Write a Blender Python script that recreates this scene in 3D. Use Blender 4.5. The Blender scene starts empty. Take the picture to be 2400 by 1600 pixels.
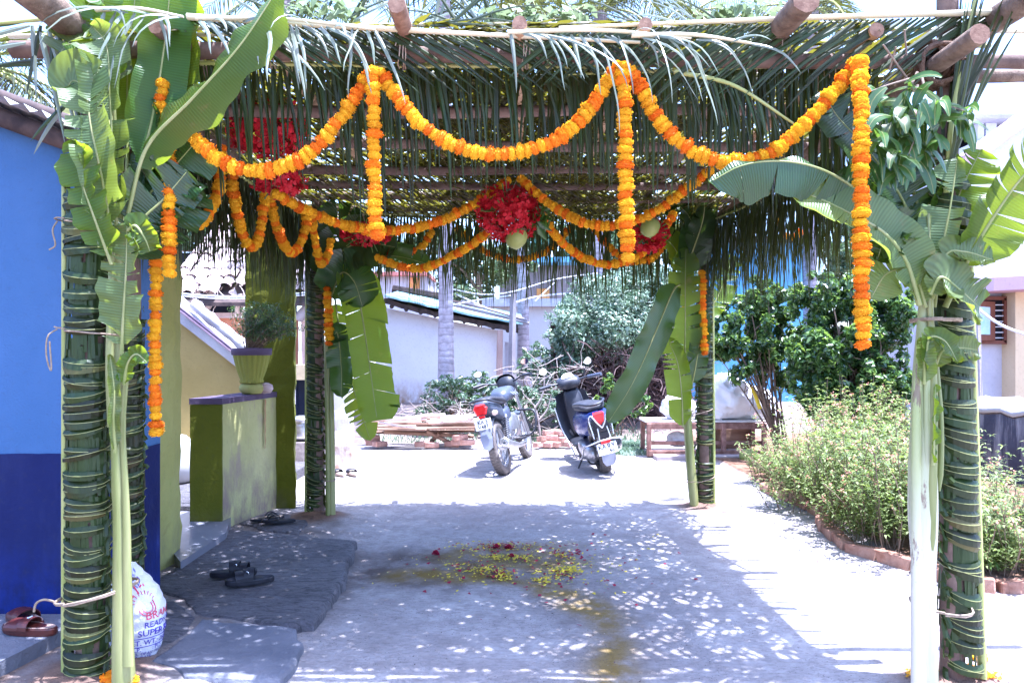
import bpy, math, random
import numpy as np
from mathutils import Vector, Matrix, Euler, noise as mn

scene = bpy.context.scene
COL = scene.collection
R = math.radians
random.seed(7)

# ---------------------------------------------------------------- camera, sky, sun, exposure
EYE = 1.4
FPX = 1700.0            # focal length in pixels of the 2400 px wide photograph
HOR = 820.0             # row of the horizon
cam_d = bpy.data.cameras.new("camera")
cam_d.sensor_width = 36.0
cam_d.lens = FPX / 2400.0 * 36.0
cam_d.shift_y = (HOR - 800.0) / 2400.0
cam_d.clip_start = 0.05
cam_d.clip_end = 2000.0
cam = bpy.data.objects.new("camera", cam_d)
cam.location = (0, 0, EYE)
cam.rotation_euler = (R(90), 0, 0)
COL.objects.link(cam)
scene.camera = cam

SUN = Vector((0.22, -0.06, 1.0)).normalized()      # direction towards the sun
world = bpy.data.worlds.new("World")
scene.world = world
world.use_nodes = True
wn = world.node_tree
bg = wn.nodes["Background"]
sky = wn.nodes.new("ShaderNodeTexSky")
sky.sky_type = 'NISHITA'
sky.sun_disc = False
sky.sun_elevation = math.asin(SUN.z)
sky.sun_rotation = math.atan2(SUN.x, SUN.y)
sky.air_density = 1.0
sky.dust_density = 2.0
sky.ozone_density = 1.5
wn.links.new(sky.outputs[0], bg.inputs[0])
bg.inputs[1].default_value = 0.15
sl = bpy.data.lights.new("sun", 'SUN')
sl.energy = 4.2
sl.angle = R(0.53)
sl.color = (1.0, 0.96, 0.9)
so = bpy.data.objects.new("sun", sl)
so.rotation_euler = SUN.to_track_quat('Z', 'Y').to_euler()
so.location = (3, -2, 12)
COL.objects.link(so)
vs = scene.view_settings
scene.display_settings.display_device = 'sRGB'
vs.view_transform = 'Standard'
vs.look = 'None'
vs.gamma = 1.0
vs.use_curve_mapping = False
vs.exposure = 2.5
vs.use_white_balance = True
vs.white_balance_temperature = 5300
vs.white_balance_tint = 19
scene.cycles.max_bounces = 7
scene.cycles.diffuse_bounces = 4
scene.cycles.glossy_bounces = 3
scene.cycles.transmission_bounces = 5
scene.cycles.transparent_max_bounces = 4
scene.cycles.caustics_reflective = False
scene.cycles.caustics_refractive = False
scene.cycles.sample_clamp_indirect = 6.0
scene.cycles.use_denoising = True

# ---------------------------------------------------------------- geometry helpers
def P(px, py, Y):
    """the point of the place that stands Y metres in front of the eye behind a pixel of the photograph"""
    return Vector(((px - 1200.0) / FPX * Y, Y, EYE - (py - HOR) / FPX * Y))
def G(px, py, z=0.0):
    Y = FPX * (EYE - z) / (py - HOR)
    return Vector(((px - 1200.0) / FPX * Y, Y, z))

OFF = {}
def off(o):
    return OFF.get(o.name, Vector((0, 0, 0))) if o is not None else Vector((0, 0, 0))

def tag(o, label=None, cat=None, group=None, kind=None):
    if label: o['label'] = label
    if cat: o['category'] = cat
    if group: o['group'] = group
    if kind: o['kind'] = kind
    return o

def thing(name, loc, label, cat, group=None, kind=None):
    o = bpy.data.objects.new(name, None)
    o.empty_display_size = 0.1
    COL.objects.link(o)
    o.location = loc
    OFF[o.name] = Vector(loc)
    return tag(o, label, cat, group, kind)

def link(name, me, parent=None, loc=None, rot=None, mats=None):
    o = bpy.data.objects.new(name, me)
    COL.objects.link(o)
    if parent is not None:
        o.parent = parent
        OFF[o.name] = off(parent)
    if loc is not None:
        o.location = Vector(loc) - off(parent)
        OFF[o.name] = Vector(loc)
    if rot is not None:
        o.rotation_euler = rot
    return o

class MB:
    def __init__(s):
        s.v = []; s.f = []; s.mi = []; s.uv = []; s.m = 0
    def add(s, vs, fs, uvs=None, mi=None):
        b = len(s.v)
        s.v.extend([tuple(v) for v in vs])
        s.f.extend([tuple(i + b for i in f) for f in fs])
        s.mi.extend([s.m if mi is None else mi] * len(fs))
        s.uv.extend(uvs if uvs is not None else [(0.0, 0.0)] * len(vs))
        return s
    def box(s, c, d, rot=None, jit=0.0, taper=1.0):
        c = Vector(c); h = Vector(d) * 0.5
        vs = []
        for z in (-1, 1):
            k = taper if z > 0 else 1.0
            for y in (-1, 1):
                for x in (-1, 1):
                    p = Vector((x * h.x * k, y * h.y * k, z * h.z))
                    if jit: p += Vector([random.uniform(-jit, jit) for _ in range(3)])
                    if rot is not None: p = rot @ p
                    vs.append(c + p)
        return s.add(vs, [(0, 2, 3, 1), (4, 5, 7, 6), (0, 1, 5, 4), (2, 6, 7, 3), (0, 4, 6, 2), (1, 3, 7, 5)])
    def bbox(s, c, d, b=0.006, rot=None, jit=0.0):
        """a box with chamfered edges"""
        c = Vector(c); h = Vector(d) * 0.5; b = min(b, h.x * .9, h.y * .9, h.z * .9)
        vs = []; fs = []
        idx = {}
        for sx in (-1, 1):
            for sy in (-1, 1):
                for sz in (-1, 1):
                    j = Vector([random.uniform(-jit, jit) for _ in range(3)]) if jit else Vector((0, 0, 0))
                    for a in range(3):
                        p = [sx * (h.x - b), sy * (h.y - b), sz * (h.z - b)]
                        p[a] = (sx, sy, sz)[a] * h[a]
                        p = Vector(p) + j
                        if rot is not None: p = rot @ p
                        idx[(sx, sy, sz, a)] = len(vs); vs.append(c + p)
        for a in range(3):
            o = [k for k in range(3) if k != a]
            for sg in (-1, 1):
                q = []
                for (u, w) in ((-1, -1), (1, -1), (1, 1), (-1, 1)):
                    k = [0, 0, 0]; k[a] = sg; k[o[0]] = u; k[o[1]] = w
                    q.append(idx[(k[0], k[1], k[2], a)])
                if (sg > 0) != (a != 1): q.reverse()
                fs.append(tuple(q))
        for a in range(3):          # edges parallel to a
            o = [k for k in range(3) if k != a]
            for u in (-1, 1):
                for w in (-1, 1):
                    q = []
                    for t, ax in ((-1, o[0]), (1, o[0]), (1, o[1]), (-1, o[1])):
                        k = [0, 0, 0]; k[a] = t; k[o[0]] = u; k[o[1]] = w
                        q.append(idx[(k[0], k[1], k[2], ax)])
                    fs.append(tuple(q))
        for sx in (-1, 1):
            for sy in (-1, 1):
                for sz in (-1, 1):
                    fs.append(tuple(idx[(sx, sy, sz, a)] for a in range(3)))
        return s.add(vs, fs)
    def tube(s, pts, rad, n=10, cap=True, flat=1.0, up=None, lump=0.0, seed=0):
        pts = [Vector(p) for p in pts]
        if not isinstance(rad, (list, tuple)): rad = [rad] * len(pts)
        vs = []; uv = []; fs = []
        prev = None; L = 0.0
        for i, p in enumerate(pts):
            if i == 0: t = pts[1] - pts[0]
            elif i == len(pts) - 1: t = pts[-1] - pts[-2]
            else: t = (pts[i + 1] - pts[i]).normalized() + (pts[i] - pts[i - 1]).normalized()
            t.normalize()
            if i: L += (pts[i] - pts[i - 1]).length
            if prev is None:
                u = Vector(up) if up is not None else (Vector((0, 0, 1)) if abs(t.z) < 0.9 else Vector((0, 1, 0)))
                a = t.cross(u).normalized()
            else:
                a = (prev - t * prev.dot(t)).normalized()
            prev = a
            b = a.cross(t).normalized()
            for k in range(n):
                th = 2 * math.pi * k / n
                r = rad[i]
                if lump: r *= 1 + lump * mn.noise(Vector((math.cos(th) * 1.3 + seed, math.sin(th) * 1.3, L * 9)))
                vs.append(p + a * (math.cos(th) * r) + b * (math.sin(th) * r * flat))
                uv.append((k / n, L))
        for i in range(len(pts) - 1):
            for k in range(n):
                k2 = (k + 1) % n
                fs.append((i * n + k, i * n + k2, (i + 1) * n + k2, (i + 1) * n + k))
        s.add(vs, fs, uv)
        if cap:
            s.add(vs[:n], [tuple(reversed(range(n)))])
            s.add(vs[-n:], [tuple(range(n))])
        return s
    def lathe(s, prof, n=24, c=(0, 0, 0), axis='z', flute=0.0, fn=0, rot=None, sy=1.0):
        c = Vector(c); vs = []; fs = []; uv = []
        for (r, z) in prof:
            for k in range(n):
                th = 2 * math.pi * k / n
                rr = r
                if flute and fn: rr = r * (1 + flute * abs(math.sin(fn * th / 2)))
                x, y = rr * math.cos(th), rr * math.sin(th) * sy
                p = Vector((x, y, z)) if axis == 'z' else (Vector((z, x, y)) if axis == 'x' else Vector((x, z, y)))
                if rot is not None: p = rot @ p
                vs.append(c + p); uv.append((k / n, z))
        m = len(prof)
        for i in range(m - 1):
            for k in range(n):
                k2 = (k + 1) % n
                fs.append((i * n + k, i * n + k2, (i + 1) * n + k2, (i + 1) * n + k))
        return s.add(vs, fs, uv)
    def ribbon(s, pts, w, nrm, fold=0.0, rib=None, rw=0.0, half=None, lift=0.0015):
        """a strip along pts, width w(t) or list, folded down at its middle line"""
        pts = [Vector(p) for p in pts]; N = len(pts)
        vs = []; fs = []; uv = []; rv = []; L = 0
        for i, p in enumerate(pts):
            t = (pts[min(i + 1, N - 1)] - pts[max(i - 1, 0)]).normalized()
            nn = Vector(nrm(i / (N - 1)) if callable(nrm) else nrm)
            a = t.cross(nn)
            if a.length < 1e-4: a = t.cross(Vector((0.3, 0.5, 0.8)))
            a.normalize(); b = a.cross(t).normalized()
            ww = (w(i / (N - 1)) if callable(w) else w) * 0.5
            if i: L += (pts[i] - pts[i - 1]).length
            ca, sa = math.cos(fold), math.sin(fold)
            vs += [p + a * ww * ca - b * ww * sa, p, p - a * ww * ca - b * ww * sa]
            uv += [(0, L), (0.5, L), (1, L)]
            if rw:
                q = p + b * lift
                rv += [q + a * rw, q - a * rw]
        for i in range(N - 1):
            k = i * 3
            fs += [(k, k + 1, k + 4, k + 3), (k + 1, k + 2, k + 5, k + 4)]
        s.add(vs, fs, uv)
        if rw:
            s.add(rv, [(2 * i, 2 * i + 1, 2 * i + 3, 2 * i + 2) for i in range(N - 1)], None, rib)
        return s
    def poly(s, pts, z0, z1):
        """a vertical prism over a plan outline"""
        n = len(pts)
        vs = [(p[0], p[1], z0) for p in pts] + [(p[0], p[1], z1) for p in pts]
        fs = [tuple(range(n - 1, -1, -1)), tuple(range(n, 2 * n))]
        fs += [(i, (i + 1) % n, n + (i + 1) % n, n + i) for i in range(n)]
        return s.add(vs, fs)
    def build(s, name, mats, parent=None, smooth=False, kind=None, label=None):
        o_ = off(parent)
        me = bpy.data.meshes.new(name)
        vs = [(v[0] - o_.x, v[1] - o_.y, v[2] - o_.z) for v in s.v]
        me.from_pydata(vs, [], s.f)
        if not isinstance(mats, (list, tuple)): mats = [mats]
        for m in mats: me.materials.append(m)
        if len(mats) > 1:
            me.polygons.foreach_set('material_index', s.mi)
        uvl = me.uv_layers.new(name='UVMap')
        li = np.empty(len(me.loops), dtype=np.int32)
        me.loops.foreach_get('vertex_index', li)
        uvl.data.foreach_set('uv', np.array(s.uv, dtype=np.float32)[li].ravel())
        if smooth: me.polygons.foreach_set('use_smooth', [True] * len(me.polygons))
        me.update()
        o = link(name, me, parent)
        return tag(o, label, kind=kind)

def npmesh(name, verts, faces, mats, parent=None, k=4, mi=None, smooth=False, kind=None, uv=None):
    """fast mesh from numpy arrays, all faces with k corners"""
    o_ = off(parent)
    verts = np.asarray(verts, dtype=np.float32) - np.array([o_.x, o_.y, o_.z], dtype=np.float32)
    faces = np.asarray(faces, dtype=np.int32)
    me = bpy.data.meshes.new(name)
    me.vertices.add(len(verts)); me.vertices.foreach_set('co', verts.ravel())
    nf = len(faces)
    me.loops.add(nf * k); me.loops.foreach_set('vertex_index', faces.ravel())
    me.polygons.add(nf)
    me.polygons.foreach_set('loop_start', np.arange(nf, dtype=np.int32) * k)
    me.polygons.foreach_set('loop_total', np.full(nf, k, dtype=np.int32))
    if not isinstance(mats, (list, tuple)): mats = [mats]
    for m in mats: me.materials.append(m)
    if mi is not None: me.polygons.foreach_set('material_index', np.asarray(mi, dtype=np.int32))
    if uv is not None:
        uvl = me.uv_layers.new(name='UVMap')
        uvl.data.foreach_set('uv', np.asarray(uv, dtype=np.float32)[faces.ravel()].ravel())
    if smooth: me.polygons.foreach_set('use_smooth', np.ones(nf, dtype=bool))
    me.update(calc_edges=True)
    o = link(name, me, parent)
    return tag(o, kind=kind)

def catmull(pts, n):
    pts = [Vector(p) for p in pts]
    if len(pts) == 2:
        return [pts[0].lerp(pts[1], i / n) for i in range(n + 1)]
    q = [pts[0] * 2 - pts[1]] + pts + [pts[-1] * 2 - pts[-2]]
    segs = len(pts) - 1
    lens = [(pts[i + 1] - pts[i]).length for i in range(segs)]
    tot = sum(lens); out = []
    for i in range(n + 1):
        d = tot * i / n; k = 0
        while k < segs - 1 and d > lens[k]:
            d -= lens[k]; k += 1
        t = min(1.0, d / lens[k]) if lens[k] > 0 else 0
        a, b, c, e = q[k], q[k + 1], q[k + 2], q[k + 3]
        out.append(0.5 * ((2 * b) + (c - a) * t + (2 * a - 5 * b + 4 * c - e) * t * t + (3 * b - a - 3 * c + e) * t ** 3))
    return out

# ---------------------------------------------------------------- materials
class NT:
    def __init__(s, name):
        s.m = bpy.data.materials.new(name); s.m.use_nodes = True
        s.t = s.m.node_tree; s.b = s.t.nodes["Principled BSDF"]; s.out = s.t.nodes["Material Output"]
        s.tc = s.t.nodes.new("ShaderNodeTexCoord")
    def n(s, typ, **kw):
        nd = s.t.nodes.new(typ)
        for k, v in kw.items():
            if hasattr(nd, k) and k not in nd.inputs: setattr(nd, k, v)
            else: nd.inputs[k].default_value = v
        return nd
    def l(s, a, b): s.t.links.new(a, b)
    def noise(s, scale, detail=4, rough=.55, src=None, stretch=None, dist=0.0):
        nd = s.n("ShaderNodeTexNoise"); nd.inputs['Scale'].default_value = scale
        nd.inputs['Detail'].default_value = detail; nd.inputs['Roughness'].default_value = rough
        nd.inputs['Distortion'].default_value = dist
        v = src if src is not None else s.tc.outputs['Object']
        if stretch:
            mp = s.n("ShaderNodeMapping"); mp.inputs['Scale'].default_value = stretch
            s.l(v, mp.inputs[0]); v = mp.outputs[0]
        s.l(v, nd.inputs['Vector'])
        return nd.outputs['Fac']
    def ramp(s, fac, stops):
        r = s.n("ShaderNodeValToRGB"); e = r.color_ramp.elements
        while len(e) > 1: e.remove(e[-1])
        e[0].position = stops[0][0]; e[0].color = tuple(stops[0][1]) + (1,)
        for p, c in stops[1:]:
            x = e.new(p); x.color = tuple(c) + (1,)
        s.l(fac, r.inputs[0]); return r.outputs[0]
    def fr(s, fac, lo, hi):
        m = s.n("ShaderNodeMapRange"); m.inputs[1].default_value = lo; m.inputs[2].default_value = hi
        m.clamp = True
        s.l(fac, m.inputs[0]); return m.outputs[0]
    def mix(s, fac, a, b, typ='MIX'):
        m = s.n("ShaderNodeMix"); m.data_type = 'RGBA'; m.blend_type = typ
        for sock, v in ((m.inputs[0], fac), (m.inputs[6], a), (m.inputs[7], b)):
            if isinstance(v, (int, float)): sock.default_value = v
            elif isinstance(v, (tuple, list)): sock.default_value = tuple(v) + (1,) if len(v) == 3 else v
            else: s.l(v, sock)
        return m.outputs[2]
    def mul(s, a, b, op='MULTIPLY'):
        m = s.n("ShaderNodeMath"); m.operation = op
        for i, v in enumerate((a, b)):
            if isinstance(v, (int, float)): m.inputs[i].default_value = v
            else: s.l(v, m.inputs[i])
        return m.outputs[0]
    def bump(s, h, strength=.3, dist=.01, prev=None):
        b = s.n("ShaderNodeBump"); b.inputs['Strength'].default_value = strength
        b.inputs['Distance'].default_value = dist
        s.l(h, b.inputs['Height'])
        if prev is not None: s.l(prev, b.inputs['Normal'])
        s.l(b.outputs[0], s.b.inputs['Normal']); return b.outputs[0]
    def col(s, c):
        if isinstance(c, tuple): s.b.inputs['Base Color'].default_value = c + (1,)
        else: s.l(c, s.b.inputs['Base Color'])
    def set(s, **kw):
        for k, v in kw.items():
            s.b.inputs[k.replace('_', ' ')].default_value = v
        return s

def pm(name, c1, c2, scale=6, rough=.8, bscale=60, bstr=.3, bdist=.004, spec=.3, metal=0.0, vary=0.0, stretch=None, lo=.35, hi=.65):
    t = NT(name)
    f = t.fr(t.noise(scale, 5, .6, stretch=stretch), lo, hi)
    c = t.mix(f, c1, c2)
    if vary:
        oi = t.n("ShaderNodeObjectInfo")
        k = t.fr(oi.outputs['Random'], 0, 1); k2 = t.mul(t.mul(k, 2 * vary), 1 - vary, 'ADD')
        hs = t.n("ShaderNodeHueSaturation"); t.l(k2, hs.inputs['Value']); t.l(c, hs.inputs['Color']); c = hs.outputs[0]
    t.col(c)
    t.set(Roughness=rough, Metallic=metal)
    t.b.inputs['Specular IOR Level'].default_value = spec
    if bstr: t.bump(t.noise(bscale, 6, .65, stretch=stretch), bstr, bdist)
    return t.m

def leafm(name, c1, c2, trans=.35, tcol=None, rough=.4, scale=4, veins=0.0, vscale=90, vary=.25, hvary=.02, spec=.4, brown=0.0):
    """thin leaf: glossy skin and light that comes through"""
    t = NT(name)
    f = t.fr(t.noise(scale, 4, .6), .3, .7)
    c = t.mix(f, c1, c2)
    hgt = None
    if veins:
        w = t.n("ShaderNodeTexWave"); w.bands_direction = 'Y'; w.inputs['Scale'].default_value = vscale
        w.inputs['Distortion'].default_value = .6; w.inputs['Detail'].default_value = 1; w.inputs['Detail Scale'].default_value = .3
        t.l(t.tc.outputs['UV'], w.inputs['Vector'])
        n2 = t.noise(1.0, 3, .6, src=t.tc.outputs['UV'], stretch=(1.5, 150, 1))
        hgt = t.mul(w.outputs['Fac'], n2, 'ADD')
        k = t.mul(t.mul(hgt, veins), 1 - veins, 'ADD')
        vv = t.n("ShaderNodeHueSaturation"); t.l(k, vv.inputs['Value']); t.l(c, vv.inputs['Color']); c = vv.outputs[0]
        t.bump(hgt, .35, .003)
    if brown:
        c = t.mix(t.mul(t.fr(t.noise(9, 5, .7), .62, .7), brown), c, (.22, .13, .05))
    if vary:
        oi = t.n("ShaderNodeObjectInfo")
        hs = t.n("ShaderNodeHueSaturation")
        t.l(t.mul(t.mul(oi.outputs['Random'], 2 * vary), 1 - vary, 'ADD'), hs.inputs['Value'])
        t.l(t.mul(t.mul(oi.outputs['Random'], 2 * hvary), .5 - hvary, 'ADD'), hs.inputs['Hue'])
        t.l(c, hs.inputs['Color']); c = hs.outputs[0]
    t.col(c); t.set(Roughness=rough); t.b.inputs['Specular IOR Level'].default_value = spec
    tr = t.n("ShaderNodeBsdfTranslucent")
    if tcol is not None:
        t.l(t.mix(.75, c, tcol), tr.inputs['Color'])
    else:
        t.l(c, tr.inputs['Color'])
    ms = t.n("ShaderNodeMixShader"); ms.inputs[0].default_value = trans
    t.l(t.b.outputs[0], ms.inputs[1]); t.l(tr.outputs[0], ms.inputs[2]); t.l(ms.outputs[0], t.out.inputs[0])
    return t.m

M = {}
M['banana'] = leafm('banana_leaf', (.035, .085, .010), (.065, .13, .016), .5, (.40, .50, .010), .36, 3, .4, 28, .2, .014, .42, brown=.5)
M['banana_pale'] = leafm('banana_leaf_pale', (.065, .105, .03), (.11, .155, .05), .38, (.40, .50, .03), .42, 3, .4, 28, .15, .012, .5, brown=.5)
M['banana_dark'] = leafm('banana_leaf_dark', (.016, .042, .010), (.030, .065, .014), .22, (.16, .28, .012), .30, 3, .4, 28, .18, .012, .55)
M['midrib'] = pm('banana_midrib', (.19, .22, .06), (.29, .29, .12), 8, .45, 40, .1)
M['stem'] = None
M['palmleaf'] = leafm('coconut_leaflet', (.015, .026, .006), (.034, .048, .011), .22, (.15, .16, .012), .42, 5, 0, 90, .45, .03, .35)
M['palmpale'] = leafm('coconut_leaflet_backlit_tone', (.15, .18, .12), (.24, .27, .20), .25, None, .3, 5, 0, 90, .2, .02, .6)  # pale tone puts the backlit gloss into the leaflet colour
M['rib'] = pm('leaflet_rib', (.20, .21, .06), (.28, .27, .10), 20, .5, 40, 0)
M['rachis'] = pm('frond_rachis', (.26, .30, .07), (.42, .42, .16), 3, .45, 60, .15, vary=.15)
M['rachis_pale'] = pm('frond_rachis_dry', (.52, .48, .30), (.62, .57, .40), 5, .5, 60, .15)
M['thatch'] = leafm('thatch_leaflet', (.026, .030, .006), (.075, .062, .016), .28, (.32, .29, .02), .5, 4, 0, 90, .4, .03, .3)
M['pole'] = pm('bark_pole', (.10, .062, .048), (.19, .125, .095), 9, .8, 40, .6, .006, vary=.2, stretch=(1, 1, 1))
M['bamboo'] = pm('split_pole', (.34, .20, .11), (.46, .30, .18), 7, .7, 50, .3, vary=.12)
M['log'] = pm('weathered_log', (.10, .065, .045), (.24, .17, .12), 12, .85, 50, .8, .01, vary=.2)
M['logend'] = pm('sawn_log_end', (.16, .085, .055), (.28, .17, .11), 30, .85, 90, .5)
M['twine'] = pm('jute_twine', (.22, .16, .11), (.32, .25, .18), 60, .9, 200, .6)
M['coir'] = pm('coir_rope', (.09, .05, .03), (.18, .11, .07), 60, .95, 160, 1, .01)
M['yellow'] = leafm('marigold_yellow', (.80, .40, .005), (.88, .52, .012), .3, None, .6, 60, 0, 90, .08, .006, .2)
M['orange'] = leafm('marigold_orange', (.80, .19, .003), (.88, .30, .006), .3, None, .6, 60, 0, 90, .1, .008, .2)
M['redflower'] = leafm('red_petal', (.42, .008, .018), (.62, .02, .03), .3, None, .55, 30, 0, 90, 0, 0, .3)
M['coconut'] = pm('green_coconut', (.20, .24, .05), (.32, .33, .10), 6, .45, 30, .1)
M['mango'] = leafm('mango_leaf', (.03, .075, .015), (.055, .11, .022), .3, (.25, .42, .04), .28, 5, 0, 90, .3, .02, .6)
M['twig'] = pm('twig', (.16, .11, .08), (.25, .19, .14), 20, .85, 60, .4)
M['bark_palm'] = None
# ---------------------------------------------------------------- wall and ground materials
def wallm(name, c1, c2, bstr=.5, bscale=70, stains=None, rough=.85, low=None):
    t = NT(name)
    c = t.mix(t.fr(t.noise(1.6, 5, .6), .3, .7), c1, c2)
    g = t.noise(28, 5, .65)
    c = t.mix(t.mul(t.fr(g, .55, .75), .18), c, (.05, .05, .05))
    if stains:
        sc, st, lo, hi, colr, amt = stains
        c = t.mix(t.mul(t.fr(t.noise(sc, 6, .65, stretch=st), lo, hi), amt), c, colr)
    if low:                      # splash dirt near the foot of the wall
        zlo, zhi, colr = low
        sp = t.n("ShaderNodeSeparateXYZ"); ge = t.n("ShaderNodeNewGeometry"); t.l(ge.outputs['Position'], sp.inputs[0])
        k = t.fr(sp.outputs[2], zhi, zlo)
        c = t.mix(t.mul(k, t.fr(t.noise(7, 6, .7, stretch=(1, 1, .5)), .38, .62)), c, colr)
    t.col(c); t.set(Roughness=rough); t.b.inputs['Specular IOR Level'].default_value = .25
    b = t.bump(t.noise(bscale, 6, .6), bstr, .006)
    t.bump(t.noise(5, 4, .5), .35, .03, b)
    return t.m
M['blue_up'] = wallm('blue_wall_paint', (.048, .115, .25), (.07, .145, .305), .8, 90, stains=(2.5, (1, 1, .2), .55, .75, (.05, .11, .25), .5))
M['blue_low'] = wallm('dark_blue_wall_paint', (.0035, .007, .055), (.008, .014, .080), .4, 40, stains=(3, (1, 1, .25), .5, .75, (.03, .04, .12), .6), low=(.1, .5, (.008, .02, .16)))
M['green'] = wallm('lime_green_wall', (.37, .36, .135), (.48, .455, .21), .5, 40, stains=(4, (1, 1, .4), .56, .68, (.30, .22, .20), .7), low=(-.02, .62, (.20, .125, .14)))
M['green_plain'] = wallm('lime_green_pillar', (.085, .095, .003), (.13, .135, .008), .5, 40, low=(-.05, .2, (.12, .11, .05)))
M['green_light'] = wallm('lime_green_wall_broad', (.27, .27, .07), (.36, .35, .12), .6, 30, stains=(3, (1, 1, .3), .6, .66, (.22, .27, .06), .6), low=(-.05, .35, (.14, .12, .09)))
M['purple'] = wallm('purple_coping', (.075, .05, .09), (.12, .09, .145), .4)
M['cream'] = wallm('cream_stair_wall', (.36, .27, .09), (.46, .345, .13), .4, 25)
M['white_wall'] = wallm('whitewash', (.76, .74, .78), (.82, .80, .83), .3, 20, low=(.3, .85, (.40, .24, .13)))
M['white_plain'] = wallm('white_wall_paint', (.44, .44, .50), (.54, .54, .60), .3, 20)
M['cream_far'] = wallm('cream_wall_far', (.60, .55, .52), (.66, .61, .58), .3, 20)
M['pink'] = wallm('pink_band', (.52, .34, .42), (.6, .42, .5), .2)
M['beige'] = wallm('beige_pillar_paint', (.58, .46, .28), (.64, .52, .34), .2)
M['soot'] = wallm('blackened_wall', (.03, .03, .05), (.09, .09, .13), .6, 30, stains=(9, (1, 1, .12), .45, .65, (.38, .36, .40), .75))
M['coping'] = wallm('white_coping', (.38, .36, .38), (.62, .59, .60), .8, 25)
M['mud'] = wallm('mud_wall', (.40, .15, .08), (.52, .23, .13), .8, 18)
M['dark'] = pm('painted_shade', (.004, .004, .008), (.01, .01, .018), 3, .9, 20, .2)  # near-black that stands in for shade inside openings
M['bluefar'] = wallm('sky_blue_wall', (.12, .38, .62), (.20, .48, .72), .3, 20, stains=(3, (1, 1, .15), .55, .75, (.5, .62, .72), .6))
M['stone'] = wallm('granite_post', (.22, .20, .22), (.36, .33, .35), 1.0, 40)
M['stone_pink'] = wallm('granite_pillar_pink', (.42, .28, .24), (.55, .40, .35), 1.0, 40)
M['tile'] = pm('old_clay_tile', (.55, .40, .36), (.75, .64, .62), 6, .9, 50, .5, vary=.25)
M['brick'] = pm('laterite_brick', (.24, .11, .07), (.42, .24, .17), 10, .9, 40, .8, .01, vary=.2)
M['brick_red'] = pm('old_red_brick', (.28, .14, .10), (.44, .27, .22), 10, .9, 40, .8, .01, vary=.2)
M['zinc'] = pm('corrugated_sheet', (.45, .47, .50), (.62, .64, .68), 5, .45, 20, .1, metal=.35, spec=.5)
M['zinc_teal'] = pm('teal_roof_sheet', (.25, .48, .45), (.45, .60, .58), 4, .5, 20, .1)
M['roofdark'] = pm('roof_timber', (.035, .025, .025), (.09, .06, .05), 9, .85, 30, .4)
M['wood'] = pm('weathered_board', (.16, .09, .06), (.30, .19, .13), 10, .8, 50, .5, vary=.3, stretch=(.25, 1, 1))
M['wood_pale'] = pm('bleached_stick', (.48, .38, .33), (.64, .54, .48), 10, .85, 50, .4, vary=.2)
M['wood_bench'] = pm('bench_timber', (.17, .08, .06), (.32, .18, .14), 14, .75, 50, .5, vary=.15)
M['white_top'] = pm('worn_bench_top', (.50, .44, .40), (.70, .66, .62), 8, .7, 50, .2)
M['cloth'] = pm('white_sackcloth', (.66, .64, .65), (.82, .80, .81), 3, .8, 80, .3, vary=.15)
M['concrete'] = wallm('rough_concrete', (.30, .25, .25), (.44, .38, .36), .9, 30)
M['alu'] = pm('aluminium', (.50, .50, .53), (.62, .62, .66), 8, .35, 40, .15, metal=.9, spec=.5)
M['window_frame'] = pm('brown_window_frame', (.13, .045, .03), (.18, .07, .045), 8, .6, 40, .2)
M['pipe'] = pm('white_pipe', (.62, .64, .70), (.7, .72, .76), 8, .4, 40, 0)

def palm_bark():
    t = NT('palm_bark')
    w = t.n("ShaderNodeTexWave"); w.bands_direction = 'Z'; w.inputs['Scale'].default_value = 2.6; w.inputs['Distortion'].default_value = 6; w.inputs['Detail'].default_value = 3
    t.l(t.tc.outputs['Object'], w.inputs['Vector'])
    c = t.mix(t.fr(t.noise(4, 6, .7), .35, .65), (.20, .17, .19), (.42, .38, .42))
    c = t.mix(t.mul(t.fr(w.outputs['Fac'], .0, .25), -.5), c, c)
    c2 = t.mix(t.mul(t.fr(w.outputs['Fac'], .22, 0), t.mul(t.noise(3, 3, .6), .8)), c, (.12, .10, .10))
    t.col(c2); t.set(Roughness=.9)
    t.bump(w.outputs['Fac'], .3, .015)
    return t.m
M['bark_palm'] = palm_bark()

def stem_mat():
    t = NT('banana_stem_skin')
    c = t.mix(t.fr(t.noise(2.2, 4, .6, stretch=(6, 6, .6)), .35, .65), (.13, .155, .035), (.26, .26, .10))
    c = t.mix(t.mul(t.fr(t.noise(3, 6, .75, stretch=(3, 3, .8)), .64, .70), .8), c, (.14, .06, .05))
    t.col(c); t.set(Roughness=.38)
    t.bump(t.noise(30, 4, .6, stretch=(4, 4, .15)), .35, .004)
    return t.m
M['stem'] = stem_mat()
def stem_white():
    t = NT('banana_stem_skin_white')
    sp = t.n('ShaderNodeSeparateXYZ'); ge = t.n('ShaderNodeNewGeometry'); t.l(ge.outputs['Position'], sp.inputs[0])
    c = t.mix(t.fr(t.noise(1.6, 4, .6, stretch=(5, 5, .7)), .42, .68), (.50, .46, .38), (.34, .37, .15))
    c = t.mix(t.mul(t.fr(sp.outputs[2], .5, 1.1), .75), c, (.25, .29, .09))
    c = t.mix(t.mul(t.fr(t.noise(3.3, 6, .75, stretch=(3, 3, .7)), .60, .64), .8), c, (.14, .08, .06))
    t.col(c); t.set(Roughness=.4)
    t.bump(t.noise(30, 4, .6, stretch=(4, 4, .15)), .35, .004)
    return t.m
M['stem_white'] = stem_white()

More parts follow.
